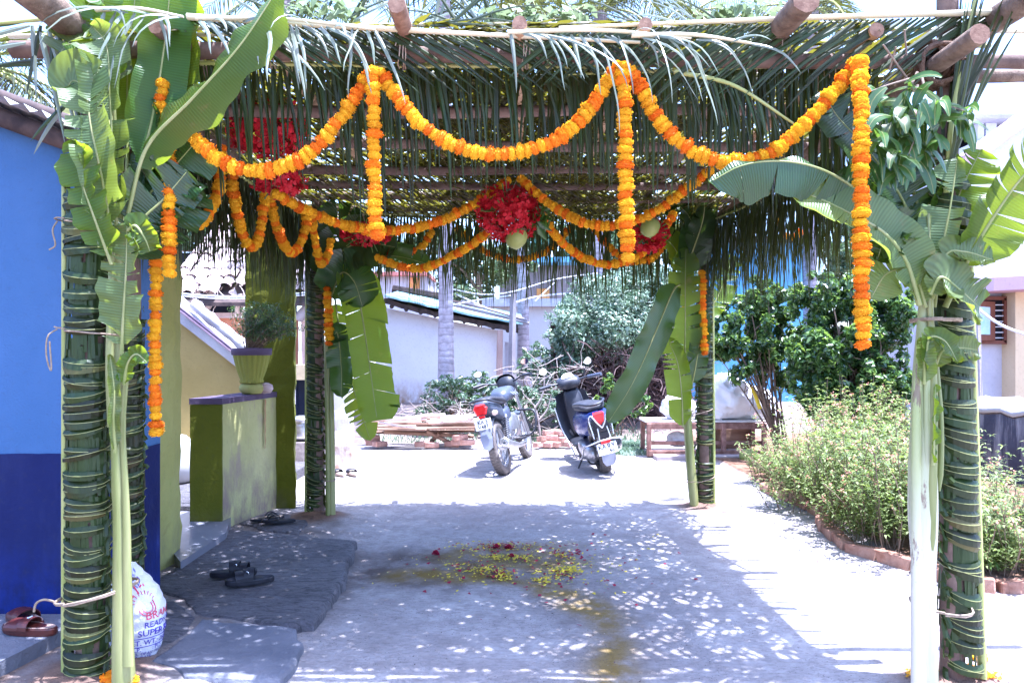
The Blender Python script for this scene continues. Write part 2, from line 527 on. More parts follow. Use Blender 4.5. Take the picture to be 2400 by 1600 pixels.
def slab_mat():
    t = NT('rough_stone_slab')
    c = t.mix(t.fr(t.noise(1.7, 5, .6), .35, .65), (.11, .10, .115), (.20, .185, .20))
    c = t.mix(t.mul(t.fr(t.noise(12, 7, .75, stretch=(1, 3, 1), dist=1.0), .48, .58), .75), c, (.035, .032, .04))  # crevice shade painted as dark streaks where the bump hardly shows
    c = t.mix(t.mul(t.fr(t.noise(17, 7, .75, stretch=(1, 3.5, 1), dist=.8), .56, .66), .55), c, (.30, .28, .30))  # lighter streaks painted as highlights on the rough stone
    c = t.mix(t.mul(t.fr(t.noise(5, 6, .7), .55, .75), .5), c, (.25, .22, .22))
    c = t.mix(t.mul(t.fr(t.noise(90, 3, .7), .5, .75), .5), c, (.05, .045, .05))
    t.col(c); t.set(Roughness=.75)
    b = t.bump(t.noise(18, 7, .75, stretch=(1, 2.2, 1), dist=.6), 1.0, .05)
    t.bump(t.noise(110, 4, .6), .5, .004, b)
    return t.m
M['slab'] = slab_mat()
M['slab_pale'] = pm('pale_slab', (.10, .105, .13), (.17, .17, .195), 3.5, .75, 35, .9, .015)
M['floor'] = pm('polished_floor_strip', (.14, .14, .17), (.18, .18, .21), 4, .3, 60, .1)

def ground_mat():
    t = NT('sandy_earth')
    at = t.n("ShaderNodeAttribute"); at.attribute_name = 'stain'
    sp = t.n("ShaderNodeSeparateColor"); t.l(at.outputs['Color'], sp.inputs[0])
    n1 = t.noise(.9, 5, .6); n2 = t.noise(7, 7, .7, stretch=(1, 1, 1)); n3 = t.noise(60, 5, .7)
    c = t.mix(t.fr(n1, .35, .65), (.33, .295, .29), (.50, .46, .445))
    c = t.mix(t.mul(t.fr(n2, .40, .66), .6), c, (.23, .20, .19))
    c = t.mix(t.mul(t.fr(t.noise(24, 5, .7, stretch=(1, 2.5, 1)), .48, .68), .6), c, (.19, .165, .16))
    # damp and trodden patches, turmeric water that dried in a streak
    dm = t.mul(sp.outputs[1], t.fr(t.noise(3.5, 5, .65), .25, .6))
    c = t.mix(t.mul(dm, .95), c, (.115, .09, .078))
    st = t.mul(sp.outputs[0], t.fr(t.noise(6, 6, .7), .28, .55))
    c = t.mix(t.mul(st, .9), c, (.20, .13, .022))
    # dark specks and grit
    v = t.n("ShaderNodeTexVoronoi"); v.inputs['Scale'].default_value = 55; t.l(t.tc.outputs['Object'], v.inputs['Vector'])
    sk = t.mul(t.fr(v.outputs['Distance'], .22, .10), t.fr(t.noise(2.5, 3, .6), .40, .56))
    c = t.mix(t.mul(sk, .8), c, (.09, .075, .07))
    v2 = t.n("ShaderNodeTexVoronoi"); v2.inputs['Scale'].default_value = 23; t.l(t.tc.outputs['Object'], v2.inputs['Vector'])
    c = t.mix(t.mul(t.mul(t.fr(v2.outputs['Distance'], .1, .05), t.fr(t.noise(3.1, 3, .6), .5, .6)), .6), c, (.62, .58, .55))
    # brown soil
    c = t.mix(sp.outputs[2], c, t.mix(t.fr(n2, .4, .6), (.10, .055, .035), (.24, .14, .09)))
    t.col(c); t.set(Roughness=.92); t.b.inputs['Specular IOR Level'].default_value = .15
    b = t.bump(n2, .8, .05)
    t.bump(n3, .8, .010, b)
    return t.m
M['ground'] = ground_mat()

# ---------------------------------------------------------------- ground
def sstep(a, b, x):
    t = np.clip((x - a) / (b - a), 0, 1); return t * t * (3 - 2 * t)
STREAK = [G(960, 1335), G(1130, 1345), G(1240, 1360), G(1330, 1395), G(1420, 1450), G(1440, 1500), G(1430, 1570), G(1420, 1680)]
_VT = {}
def vnoise(x, y, s, seed=0):
    """cheap smooth value noise on arrays"""
    if seed not in _VT: _VT[seed] = np.random.RandomState(seed).rand(256, 256)
    T = _VT[seed]
    u = x * s; v = y * s
    i = np.floor(u).astype(int); j = np.floor(v).astype(int); fu = u - i; fv = v - j
    fu = fu * fu * (3 - 2 * fu); fv = fv * fv * (3 - 2 * fv)
    a = T[i % 256, j % 256]; b = T[(i + 1) % 256, j % 256]; c = T[i % 256, (j + 1) % 256]; d = T[(i + 1) % 256, (j + 1) % 256]
    return (a * (1 - fu) + b * fu) * (1 - fv) + (c * (1 - fu) + d * fu) * fv - .5
POSTS = {'fl': (-1.77, 3.05), 'fr': (1.85, 3.05), 'bl': (-1.62, 6.05), 'br': (1.70, 6.43)}
BEDLINE = [G(1790, 1150), G(1915, 1205), G(1935, 1240), G(1990, 1285), G(2095, 1322), G(2260, 1372), G(2430, 1386), G(2700, 1392)]
def ground_z(x, y):
    x = np.asarray(x, dtype=float); y = np.asarray(y, dtype=float)
    z = .035 * vnoise(x, y, .55, 1) + .014 * vnoise(x, y, 2.3, 2) + .005 * vnoise(x, y, 8, 3)
    z = z * sstep(1.0, 2.0, y)
    z = z + .30 * sstep(10.6, 14.5, y) + .08 * vnoise(x, y, .8, 4) * sstep(10.5, 12, y) + .04 * vnoise(x, y, 3, 5) * sstep(10.5, 12, y)
    # trodden hollow next to the slabs
    z = z - .035 * np.exp(-(((x + .95) / .35) ** 2 + ((y - 4.7) / .7) ** 2))
    z = z + .03 * sstep(-1.0, -1.35, x) * sstep(6.6, 5.9, y)
    for (a, b) in POSTS.values():
        d = np.hypot(x - a, y - b)
        z = z + (.055 + .05 * vnoise(x, y, 13, 9)) * np.exp(-(d / .17) ** 2)
    # the earth of the flower bed stands a little higher than the yard
    k = bed_mask(x, y); z = z + .05 * k
    return z
def bed_mask(x, y):
    yl = np.interp(x, [p.x for p in BEDLINE], [p.y for p in BEDLINE], left=99, right=BEDLINE[-1].y)
    return sstep(.0, .12, y - yl) * (x > BEDLINE[0].x) * sstep(13.0, 11, y)
def gz(x, y): return float(ground_z(x, y))

def build_ground():
    xs = np.concatenate([[-400, -120, -50, -25, -14, -9], np.arange(-6.5, 8.0, .06), [9, 12, 18, 30, 60, 140, 400]])
    ys = np.concatenate([[-40, -10, -3, 0, 1.2, 1.8], np.arange(2.2, 8.5, .045), np.arange(8.5, 15, .1), [16, 17.5, 20, 24, 30, 45, 80, 160, 500]])
    X, Y = np.meshgrid(xs, ys)
    Z = ground_z(X, Y)
    V = np.stack([X, Y, Z], -1).reshape(-1, 3)
    nx, ny = len(xs), len(ys)
    idx = np.arange(nx * ny).reshape(ny, nx)
    F = np.stack([idx[:-1, :-1], idx[:-1, 1:], idx[1:, 1:], idx[1:, :-1]], -1).reshape(-1, 4)
    o = npmesh('ground', V, F, M['ground'], None, 4, smooth=True, kind='structure')
    # stain, damp, soil amounts
    px, py = V[:, 0], V[:, 1]
    d = np.full(len(V), 9.0); tt = np.zeros(len(V))
    for k in range(len(STREAK) - 1):
        a, b = STREAK[k], STREAK[k + 1]
        ab = np.array([b.x - a.x, b.y - a.y]); L2 = ab.dot(ab)
        t = np.clip(((px - a.x) * ab[0] + (py - a.y) * ab[1]) / L2, 0, 1)
        dd = np.hypot(px - (a.x + t * ab[0]), py - (a.y + t * ab[1]))
        d = np.minimum(d, dd)
    wob = .12 * vnoise(px, py, 2.2, 11) + .06 * vnoise(px, py, 6, 12)
    st = sstep(.20, .02, d + wob)
    e = np.hypot((px - .05) / .75, (py - 4.95) / .55) + wob * 1.5
    st = np.maximum(st, .8 * sstep(1.0, .45, e) * sstep(.35, .6, vnoise(px, py, 2.0, 14) + .6))
    dm = sstep(1.25, .5, np.hypot((px + .45) / .95, (py - 4.75) / .45) + wob * 2)
    dm = np.maximum(dm, .75 * sstep(.45, .1, np.hypot((px + 1.15) / .35, (py - 4.2) / 1.1) * .5 + wob))
    dm = np.maximum(dm, .5 * sstep(.5, .1, d + wob))
    dm = np.maximum(dm, .8 * sstep(-1.1, -1.5, px + wob) * sstep(6.6, 6.0, py))
    soil = bed_mask(px, py)
    for (a, b) in POSTS.values():
        soil = np.maximum(soil, .9 * sstep(.33, .14, np.hypot(px - a, py - b) + wob * .6))
    soil = np.maximum(soil, .55 * sstep(10.4, 11.2, py + wob) * sstep(60, 20, py))
    soil = np.maximum(soil, .9 * sstep(-2.0, -2.2, px) * sstep(4.0, 3.6, py))
    ca = o.data.color_attributes.new('stain', 'FLOAT_COLOR', 'POINT')
    C = np.stack([st, dm, soil, np.ones_like(st)], -1).astype(np.float32)
    ca.data.foreach_set('color', C.ravel())
    return o
ground = build_ground()

# ---------------------------------------------------------------- stone paving beside the green building
def outline(pts, n=10, amp=.012, seed=0):
    out = []
    for i in range(len(pts)):
        a, b = Vector(pts[i][:2]), Vector(pts[(i + 1) % len(pts)][:2])
        m = max(2, int((b - a).length * n))
        nr = Vector((-(b - a).y, (b - a).x)).normalized()
        for k in range(m):
            p = a.lerp(b, k / m)
            p += nr * (amp * 2.6 * mn.noise(Vector((p.x * 5, p.y * 5, seed))) + amp * random.uniform(-.6, .6))
            out.append(p)
    return out
paving = thing('stone_paving', (-1.7, 4.6, 0), 'dark rough stone slabs laid beside the green building', None, kind='structure')
def slab(pts, z, mat, seed, th=.07):
    o = outline(pts, 16, .020, seed); n = len(o)
    c = sum(o, Vector((0, 0))) / n
    mb = MB()
    rings = [(1.012, z - th), (1.004, z - .022), (.985, z - .006), (.93, z)]
    vs = []
    for s_, zz in rings:
        for p in o:
            q = c.lerp(p, s_)
            vs.append((q.x, q.y, zz + (.004 * mn.noise(Vector((q.x * 3, q.y * 3, seed))) if zz > z - .03 else 0)))
    fs = []
    for r in range(3):
        for i in range(n):
            fs.append((r * n + i, r * n + (i + 1) % n, (r + 1) * n + (i + 1) % n, (r + 1) * n + i))
    vs.append((c.x, c.y, z)); 
    for i in range(n): fs.append((3 * n + i, 3 * n + (i + 1) % n, len(vs) - 1))
    mb.add(vs, fs)
    return mb.build('stone_slab', mat, paving, smooth=False)
Z = .045
slab([G(330, 1375, Z), G(425, 1318, Z), G(540, 1236, Z), G(600, 1242, Z), G(838, 1264, Z), G(812, 1330, Z), G(780, 1400, Z), G(732, 1450, Z), G(690, 1462, Z), G(560, 1448, Z), G(470, 1440, Z), G(430, 1400, Z)], Z, M['slab'], 1)
slab([G(305, 1385, Z), G(420, 1402, Z), G(462, 1442, Z), G(410, 1500, Z), G(330, 1540, Z), G(255, 1530, Z), G(250, 1420, Z)], Z - .006, M['slab'], 2)
slab([G(470, 1446, Z), G(560, 1454, Z), G(690, 1468, Z), G(712, 1500, Z), G(700, 1540, Z), G(655, 1580, Z), G(600, 1592, Z), G(430, 1580, Z), G(345, 1545, Z), G(415, 1505, Z)], Z - .004, M['slab_pale'], 3)
slab([G(100, 1560, Z), G(240, 1480, Z), G(250, 1560, Z), G(330, 1560, Z), G(340, 1680, Z), G(80, 1690, Z)], Z - .02, M['slab'], 4)
slab([G(560, 1224, .03), G(640, 1198, .03), G(730, 1212, .03), G(700, 1250, .03), G(610, 1236, .03)], .03, M['slab'], 5, .05)

# ---------------------------------------------------------------- blue house on the left
YB = 3.58
bh = thing('blue_house', (-2.6, YB, 0), 'blue painted house end wall with dark blue lower band and sloping tin roof', 'house')
zl = EYE - (1062 - HOR) / FPX * YB
mb = MB(); mb.box((-3.9, YB + .5, (zl + 3.4) / 2), (3.8, 1.0, 3.4 - zl)); 
# gable outline instead of a plain box: the top follows the roof
mb = MB()
def gable_z(x): return P(100, 322, YB).z - (x - P(100, 0, YB).x) * .36
x0, x1 = -6.0, -1.93
vs = [(x0, YB, zl - .05), (x1, YB, zl - .05), (x1, YB, gable_z(x1)), (x0, YB, gable_z(x0))]
vs += [(v[0], YB + .4, v[2]) for v in vs]
mb.add(vs, [(0, 1, 2, 3), (5, 4, 7, 6), (1, 5, 6, 2), (0, 3, 7, 4), (3, 2, 6, 7)])
mb.build('wall', M['blue_up'], bh)
mb = MB(); nq = 90; vs = []
for i in range(nq + 1):
    x = x0 + (x1 + .004 - x0) * i / nq; zz = zl + .007 * mn.noise(Vector((x * 5, 1, 1))) + .004 * mn.noise(Vector((x * 19, 2, 1)))
    vs += [(x, YB - .004, -.1), (x, YB - .004, zz), (x, YB + .39, zz)]
mb.add(vs, [q for i in range(nq) for q in ((3 * i, 3 * i + 3, 3 * i + 4, 3 * i + 1), (3 * i + 1, 3 * i + 4, 3 * i + 5, 3 * i + 2))])
mb.add([(x1 + .004, YB - .004, -.1), (x1 + .004, YB + .39, -.1), (x1 + .004, YB + .39, zl), (x1 + .004, YB - .004, zl)], [(0, 1, 2, 3)])
mb.build('lower_wall', M['blue_low'], bh)
a, b = Vector((x0, YB - .06, gable_z(x0) + .015)), Vector((x1 + .16, YB - .06, gable_z(x1 + .16) + .015))
mb = MB(); mb.tube([a, (a + b) / 2 + Vector((0, 0, .01)), b], [.05, .048, .043], 12, lump=.12); mb.build('eave_pole', M['roofdark'], bh, smooth=True)
mb = MB()   # corrugated sheet over the pole, corrugations running back from the gable
n = 150; vs = []; fs = []
for i in range(n + 1):
    x = x0 + (x1 + .22 - x0) * i / n
    zz = gable_z(x) + .10 + .016 * math.sin(i * 2 * math.pi / 3.0) + .01 * mn.noise(Vector((x * 3, 0, 0)))
    yy = YB - .20 + .03 * mn.noise(Vector((x * 6, 5, 0)))
    vs += [(x, yy, zz), (x, yy + 1.6, zz + .0), (x, yy, zz - .004)]
for i in range(n):
    fs.append((3 * i, 3 * i + 3, 3 * i + 4, 3 * i + 1))
mb.add(vs, fs); mb.build('roof_sheet', M['zinc'], bh, smooth=True)
for k in range(2):
    q = Vector((0, .25 + .5 * k, .16 + .03 * k))
    mb = MB(); mb.tube([a + q, b + q - Vector((.1, 0, 0))], .035, 8, lump=.1); mb.build('roof_pole', M['roofdark'], bh, smooth=True)
mb = MB()
st = [G(-400, 1440, .1), G(190, 1424, .1), G(230, 1432, .1), G(165, 1468, .1), G(90, 1500, .1), G(-20, 1560, .1), G(-400, 1700, .1)]
mb.poly([p[:2] for p in outline(st, 9, .01, 3)][::-1] if False else [tuple(p) for p in outline(st, 9, .01, 3)], -.05, .1)
mb.build('plinth', M['slab_pale'], bh)

# ---------------------------------------------------------------- green building
gb = thing('green_building', (-2.2, 5.4, 0), 'lime green veranda building with half wall and purple coping', 'building')
def roughwall(name, corners, z0, z1, mat, parent, seed=0, amp=.012, step=.09):
    """walls round a plan outline with an uneven hand-plastered surface"""
    mb = MB(); o = []
    n = len(corners)
    for i in range(n):
        a, b = Vector(corners[i][:2]), Vector(corners[(i + 1) % n][:2]); m = max(1, int((b - a).length / step))
        for k in range(m): o.append(a.lerp(b, k / m))
    rows = max(2, int((z1 - z0) / step)); N = len(o)
    c = sum(o, Vector((0, 0))) / N; vs = []
    for r in range(rows + 1):
        z = z0 + (z1 - z0) * r / rows
        for p in o:
            d = (p - c).normalized()
            k = amp * (mn.noise(Vector((p.x * 7 + seed, p.y * 7, z * 7))) + .6 * mn.noise(Vector((p.x * 19, p.y * 19 + seed, z * 19))))
            vs.append((p.x + d.x * k, p.y + d.y * k, z))
    fs = [(r * N + i, r * N + (i + 1) % N, (r + 1) * N + (i + 1) % N, (r + 1) * N + i) for r in range(rows) for i in range(N)]
    fs.append(tuple(rows * N + i for i in range(N)))
    mb.add(vs, fs)
    return mb.build(name, mat, parent, smooth=False)
roughwall('wall', [(-2.5, 3.98), (-2.25, 4.0), (-2.17, 4.66), (-2.19, 4.80), (-2.40, 4.82), (-2.5, 4.8)], -.05, 3.0, M['green_light'], gb, 1, .02, .07)
c0 = G(521, 1248); c1 = G(643, 1193)
zt = EYE - (912 - HOR) / FPX * c1.y - .0
zt = .985
roughwall('half_wall', [(c0.x - .235, c0.y), (c0.x, c0.y), (c1.x, c1.y + .05), (c1.x - .235, c1.y + .05)], -.05, zt, M['green'], gb, 5, .006, .1)
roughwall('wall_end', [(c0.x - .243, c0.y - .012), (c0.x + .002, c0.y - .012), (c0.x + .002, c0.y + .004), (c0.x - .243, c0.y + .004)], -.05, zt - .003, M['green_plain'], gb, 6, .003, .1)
mb = MB(); vs = []
for i in range(15):
    z = zt - .005 - .42 * i / 14; xx = c0.x + (c1.x - c0.x) * .78 + .010; yy = c0.y + (c1.y - c0.y) * .78 + .008 * math.sin(i * 1.7); w = .018 * (1 - .5 * i / 14) + .004 * math.sin(i * 2.3)
    vs += [(xx, yy - w, z), (xx + .0005, yy + w, z)]
mb.add(vs, [(2 * i, 2 * i + 2, 2 * i + 3, 2 * i + 1) for i in range(14)]); mb.build('rust_streak', pm('rust_run', (.30, .16, .06), (.36, .22, .10), 12, .8, 40, .2), gb)
mb = MB(); 
q = [(c0.x - .247, c0.y - .018), (c0.x + .008, c0.y - .018), (c1.x + .008, c1.y + .05), (c1.x - .24, c1.y + .05)]
mb.poly(q, zt, zt + .045); mb.build('coping', M['purple'], gb)
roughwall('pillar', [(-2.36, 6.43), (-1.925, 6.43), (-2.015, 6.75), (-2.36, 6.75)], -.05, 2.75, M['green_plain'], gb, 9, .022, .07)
roughwall('pillar', [(-2.08, 8.45), (-1.87, 8.45), (-1.90, 8.7), (-2.08, 8.7)], -.05, 1.9, M['white_wall'], gb, 12, .022, .08)
mb = MB(); mb.poly([G(423, 1312, .10)[:2], G(530, 1244, .10)[:2], (-2.27, 5.9), (-3.4, 5.9), (-3.4, 4.85), (-2.3, 4.85)], -.02, .09); mb.build('floor_strip', M['floor'], gb)
# inner paved floor behind the opening and long back wall in shade
mb = MB(); mb.box((-3.6, 7.6, .05), (2.6, 3.2, .12)); mb.build('veranda_floor', M['slab'], gb)
# stair flank
YS = 7.4
def flank(pts, y0, y1, name, mat, parent):
    mb = MB(); n = len(pts)
    vs = [P(p[0], p[1], YS) for p in pts]
    vs = [Vector((v.x, y0, v.z)) for v in vs] + [Vector((v.x, y1, v.z)) for v in vs]
    fs = [tuple(range(n))[::-1], tuple(range(n, 2 * n))] + [(i, (i + 1) % n, n + (i + 1) % n, n + i) for i in range(n)]
    mb.add(vs, fs); return mb.build(name, mat, parent)
flank([(300, 652), (416, 743), (556, 852), (655, 935), (655, 1300), (575, 1262), (430, 1160), (300, 1070)], YS, YS + .14, 'stair_wall', M['cream'], gb)
flank([(290, 600), (415, 706), (560, 832), (672, 916), (672, 952), (556, 856), (416, 747), (290, 656)], YS - .07, YS + .3, 'stair_string', M['coping'], gb)
for i, (a0, b0, a1, b1) in enumerate(((345, 662, 640, 896), (345, 656, 640, 890))):
    p, q = P(a0, b0 + 4, YS - .08), P(a1, b1 + 4, YS - .08)
    mb = MB(); mb.tube([p, q], .012, 8); mb.build('string_band', M['purple'] if i else M['pink'], gb, smooth=True)
pts = [P(452, 712, YS + .02), P(490, 744, YS - .02), P(530, 776, YS - .02), P(572, 812, YS - .02), P(596, 836, YS + .02)]
mb = MB(); mb.tube(catmull(pts, 14), [.055 + .008 * math.sin(i * 1.9) for i in range(15)], 12, lump=.25); mb.build('cloth_roll', M['coping'], gb, smooth=True)
# wall under the stairs, brown in the deepest part
mb = MB(); mb.box((-3.78, YS + .9, .75), (2.2, .1, 1.5)); mb.build('back_wall', M['beige'], gb)
# lintel and dark blue door beyond the pillar
mb = MB(); a, b = P(688, 855, 8.9), P(745, 890, 8.9); mb.box(((a.x + b.x) / 2, 9.0, (a.z + b.z) / 2), (b.x - a.x + .2, .2, a.z - b.z)); mb.build('lintel', M['beige'], gb)
a, b = P(684, 890, 9.05), P(760, 1040, 9.05)
mb = MB(); mb.box(((a.x + b.x) / 2, 9.08, (a.z + b.z) / 2), (b.x - a.x, .05, a.z - b.z)); 
for k in range(3):
    mb.box((a.x + (b.x - a.x) * (.15 + .35 * k), 9.045, (a.z + b.z) / 2), (.02, .02, a.z - b.z - .05))
mb.build('door', pm('dark_blue_door', (.008, .015, .045), (.015, .025, .06), 3, .5, 30, .2), gb)
mb = MB(); mb.box(((a.x + b.x) / 2, 8.75, b.z / 2 + .05), (b.x - a.x, .7, b.z + .1)); mb.build('ledge', M['concrete'], gb)

# aluminium cooking pot on the ledge
pc = Vector((P(708, 1000, 8.6).x, 8.62, b.z + .1))
t_ = thing('cooking_pot', pc, 'round aluminium cooking pot on the ledge behind the far green pillar', 'pot')
mb = MB(); mb.lathe([(.02, 0), (.13, .005), (.19, .05), (.205, .12), (.185, .20), (.165, .235), (.20, .255), (.205, .265), (.16, .25), (.17, .2), (.15, .05)], 28, pc)
mb.build('pot_body', M['alu'], t_, smooth=True)
mb = MB(); mb.lathe([(.0, .285), (.06, .283), (.15, .27), (.19, .262), (.19, .268), (.06, .292), (0, .294)], 28, pc); mb.build('lid', M['alu'], t_, smooth=True)

# sack inside the veranda
sp_ = Vector((-3.34, 7.1, .11))
t_ = thing('sack', sp_, 'pale filled sack standing inside the veranda doorway', 'sack')
mb = MB(); mb.lathe([(.02, 0), (.20, .01), (.25, .12), (.25, .26), (.21, .38), (.13, .45), (.02, .46)], 24, sp_, flute=.03, fn=7); mb.build('sack_body', M['cloth'], t_, smooth=True)
mb = MB(); mb.tube([sp_ + Vector((-.26, -.05, .24)), sp_ + Vector((-.1, -.235, .3)), sp_ + Vector((.12, -.225, .22)), sp_ + Vector((.25, -.05, .12))], .012, 8); mb.build('sack_stripe', pm('faded_red_band', (.28, .08, .12), (.34, .1, .15), 20, .8), t_, smooth=True)

# ---------------------------------------------------------------- plant pot on the half wall
pz = zt + .045
base = Vector((P(592, 900, 6.1).x, 6.08, pz))
t_ = thing('painted_stone', base, 'green painted round stone under the flower pot', 'stone')
mb = MB(); vs = []
mb.lathe([(.0, 0), (.075, .005), (.098, .035), (.1, .06), (.085, .085), (.06, .093), (0, .095)], 18, base)
mb.v = [tuple(Vector(v) + (Vector(v) - base).normalized() * .010 * mn.noise(Vector(v) * 22)) for v in mb.v]
mb.build('stone_body', M['green_light'], t_, smooth=True)
b2 = base + Vector((.085, .07, 0))
t_ = thing('striped_stone', b2, 'small pink striped stone beside the painted stone', 'stone')
mb = MB(); mb.lathe([(.0, 0), (.05, .006), (.07, .04), (.062, .075), (.03, .092), (0, .095)], 16, b2)
mb.build('stone_body', pm('striped_pink_stone', (.38, .24, .24), (.55, .45, .43), 9, .8, 40, .3, stretch=(1, 1, 6)), t_, smooth=True)
pb = base + Vector((.0, 0, .094))
t_ = thing('flower_pot', pb, 'fluted lime green flower pot with purple rim on the half wall', 'flower pot')
mb = MB(); mb.lathe([(.0, 0), (.088, .0), (.092, .015), (.086, .03), (.110, .10), (.128, .17), (.140, .235)], 160, pb, flute=.07, fn=20)
mb.build('pot_body', wallm('lime_pot_paint', (.22, .23, .035), (.28, .285, .06), .2, 30), t_, smooth=True)
mb = MB(); mb.lathe([(.150, .232), (.160, .236), (.164, .285), (.158, .292), (.148, .285), (.144, .26), (0, .262)], 48, pb); mb.build('rim', M['purple'], t_, smooth=True)
pot_top = pb + Vector((0, 0, .262))

# ---------------------------------------------------------------- ruined tiled house far left
rh = thing('tiled_house', (-7, 12.5, 0), 'ruined house with old clay tile roof and dark open front behind the stairs', 'house')
YR = 12.2
mb = MB(); a, b = P(380, 660, YR + 1.0), P(800, 960, YR + 1.0)
mb.box(((a.x + b.x) / 2 - .75, YR + 1.6, (a.z) / 2 + .3), (b.x - a.x - .5, .1, a.z + .6)); mb.build('inside_shade', M['dark'], rh)  # near-black panel painted in as the shade of the open house
mb = MB(); a, b = P(470, 745, YR), P(690, 985, YR)
mb.box(((a.x + b.x) / 2, YR + .1, (a.z + b.z) / 2), (b.x - a.x, .25, a.z - b.z), jit=.01); mb.build('mud_wall', M['mud'], rh)
mb = MB(); mb.box(((a.x + b.x) / 2, YR + .05, a.z + .04), (b.x - a.x + .08, .36, .09), jit=.012); mb.build('wall_plate', M['stone_pink'], rh)
mb = MB(); a, b = P(690, 735, YR), P(800, 752, YR); mb.box(((a.x + b.x) / 2, YR, (a.z + b.z) / 2), (b.x - a.x, .25, a.z - b.z), jit=.015); mb.build('beam', M['stone_pink'], rh)
for (u, v0, v1, w) in ((716, 752, 1000, 22), (402, 700, 990, 30)):
    a, b = P(u, v0, YR), P(u, v1, YR); mb = MB(); hw = w / FPX * YR / 2
    mb.tube([a, (a + b) / 2 + Vector((.02, 0, 0)), b], [hw * .9, hw, hw * 1.1], 8, lump=.25); mb.build('pillar', M['stone_pink'], rh)
for (u0, v0, u1, v1, r) in ((470, 690, 445, 745, .05), (545, 680, 555, 742, .045), (500, 665, 478, 735, .06), (740, 690, 700, 745, .09), (560, 690, 570, 745, .04), (430, 690, 410, 720, .05)):
    mb = MB(); mb.tube(catmull([P(u0, v0, YR - .2), P((u0 + u1) / 2 + 6, (v0 + v1) / 2, YR - .2), P(u1, v1, YR - .1)], 6), r, 8, lump=.3, seed=u0); mb.build('prop', M['wood_pale'] if u0 < 700 else M['stone'], rh, smooth=True)
mb = MB()
for k in range(22):
    u = random.uniform(420, 640); v = random.uniform(668, 685)
    p0 = P(u, v, YR - .3); pts = [p0]
    for j in range(6): pts.append(pts[-1] + Vector((random.uniform(-.09, .09), 0, -random.uniform(.02, .10))))
    mb.tube(catmull(pts, 12), .007, 5)
mb.build('hanging_roots', M['wood_pale'], rh, kind='stuff')
# tiles: rows of half-round clay tiles running down the slope towards the eye
tm = MB()
prof = [(math.cos(a_), math.sin(a_)) for a_ in [math.pi * k / 6 for k in range(7)]]
Ltile, wt = .36, .095
vs = []; fs = []
for r_, kk in ((0, 1.0), (1, .82)):
    for (cx, cz) in prof: vs.append((cx * wt * kk, r_ * Ltile, cz * wt * .75 * kk))
for i in range(6): fs.append((i, i + 1, 7 + i + 1, 7 + i))
tm.add(vs, fs)
tile_o = tm.build('tile', M['tile'], None, smooth=True); tile_o.parent = rh
tme = tile_o.data
e0 = P(385, 690, YR - .4)
slope = R(33); cnt = 0
for rr in range(11):
    for cc in range(15):
        x = e0.x + cc * .185 + random.uniform(-.02, .02)
        y = e0.y + rr * .28 * math.cos(slope) + random.uniform(-.02, .02) + (0.06 * math.sin(cc * .9))
        z = e0.z + .02 + rr * .28 * math.sin(slope) + random.uniform(-.012, .012) - .02 * math.sin(cc * .35)
        if rr == 0 and random.random() < .3: continue
        if cnt == 0: o = tile_o
        else: o = bpy.data.objects.new('tile', tme); COL.objects.link(o); o.parent = rh
        o.location = Vector((x, y, z)) - off(rh)
        o.rotation_euler = (slope + random.uniform(-.06, .06), random.uniform(-.06, .06), random.uniform(-.12, .12))
        cnt += 1
mb = MB(); a = e0 + Vector((-.2, -.02, -.13))
vs = [a, a + Vector((2.8, 0, 0)), a + Vector((2.8, 3.1 * math.cos(slope), 3.1 * math.sin(slope))), a + Vector((0, 3.1 * math.cos(slope), 3.1 * math.sin(slope)))]
mb.add([v - Vector((0, 0, .0)) for v in vs] + [v - Vector((0, 0, .06)) for v in vs], [(0, 1, 2, 3), (7, 6, 5, 4), (0, 4, 5, 1), (1, 5, 6, 2), (2, 6, 7, 3), (3, 7, 4, 0)])
mb.build('roof_boarding', M['roofdark'], rh)
for (k, v) in ((0, 692), (1, 697)):
    mb = MB(); mb.tube(catmull([P(395, v - 6, YR - 1.0), P(560, v + 3, YR - 1), P(800, v - 12, YR - 1)], 12), .013, 6)
    tag(mb.build('white_pipe', M['pipe'], None, smooth=True), ('upper' if k == 0 else 'lower') + ' of two thin white pipes running before the ruined house', 'pipe', 'pipes before the ruined house')
# ---------------------------------------------------------------- the pavilion (pandal) frame
ZB = 2.63
pav = thing('pavilion', (0, 4.7, 0), 'festive pavilion of bark poles with a coconut thatch roof', 'pavilion')
def pole(a, b, r0, r1, name='pole', mat=None, n=9, seed=0, parent=pav, bow=.02, end=True):
    a, b = Vector(a), Vector(b); N = 14; pts = []; rad = []
    for i in range(N + 1):
        t = i / N; p = a.lerp(b, t)
        p += Vector((0, bow * mn.noise(Vector((seed, t * 2.2, 3))), bow * mn.noise(Vector((seed, t * 2.2, 9)))))
        pts.append(p); rad.append((r0 + (r1 - r0) * t) * (1 + .05 * mn.noise(Vector((seed * 3, t * 9, 1)))))
    mb = MB(); mb.tube(pts, rad, 12, lump=.10, seed=seed, cap=False)
    m2 = 1
    # sawn ends
    v0_, v1_ = mb.v[:12], mb.v[-12:]
    mb.add(v0_, [tuple(reversed(range(12)))], None, 1); mb.add(v1_, [tuple(range(12))], None, 1)
    return mb.build(name, [mat or M['pole'], M['logend']], parent, smooth=False if False else True)
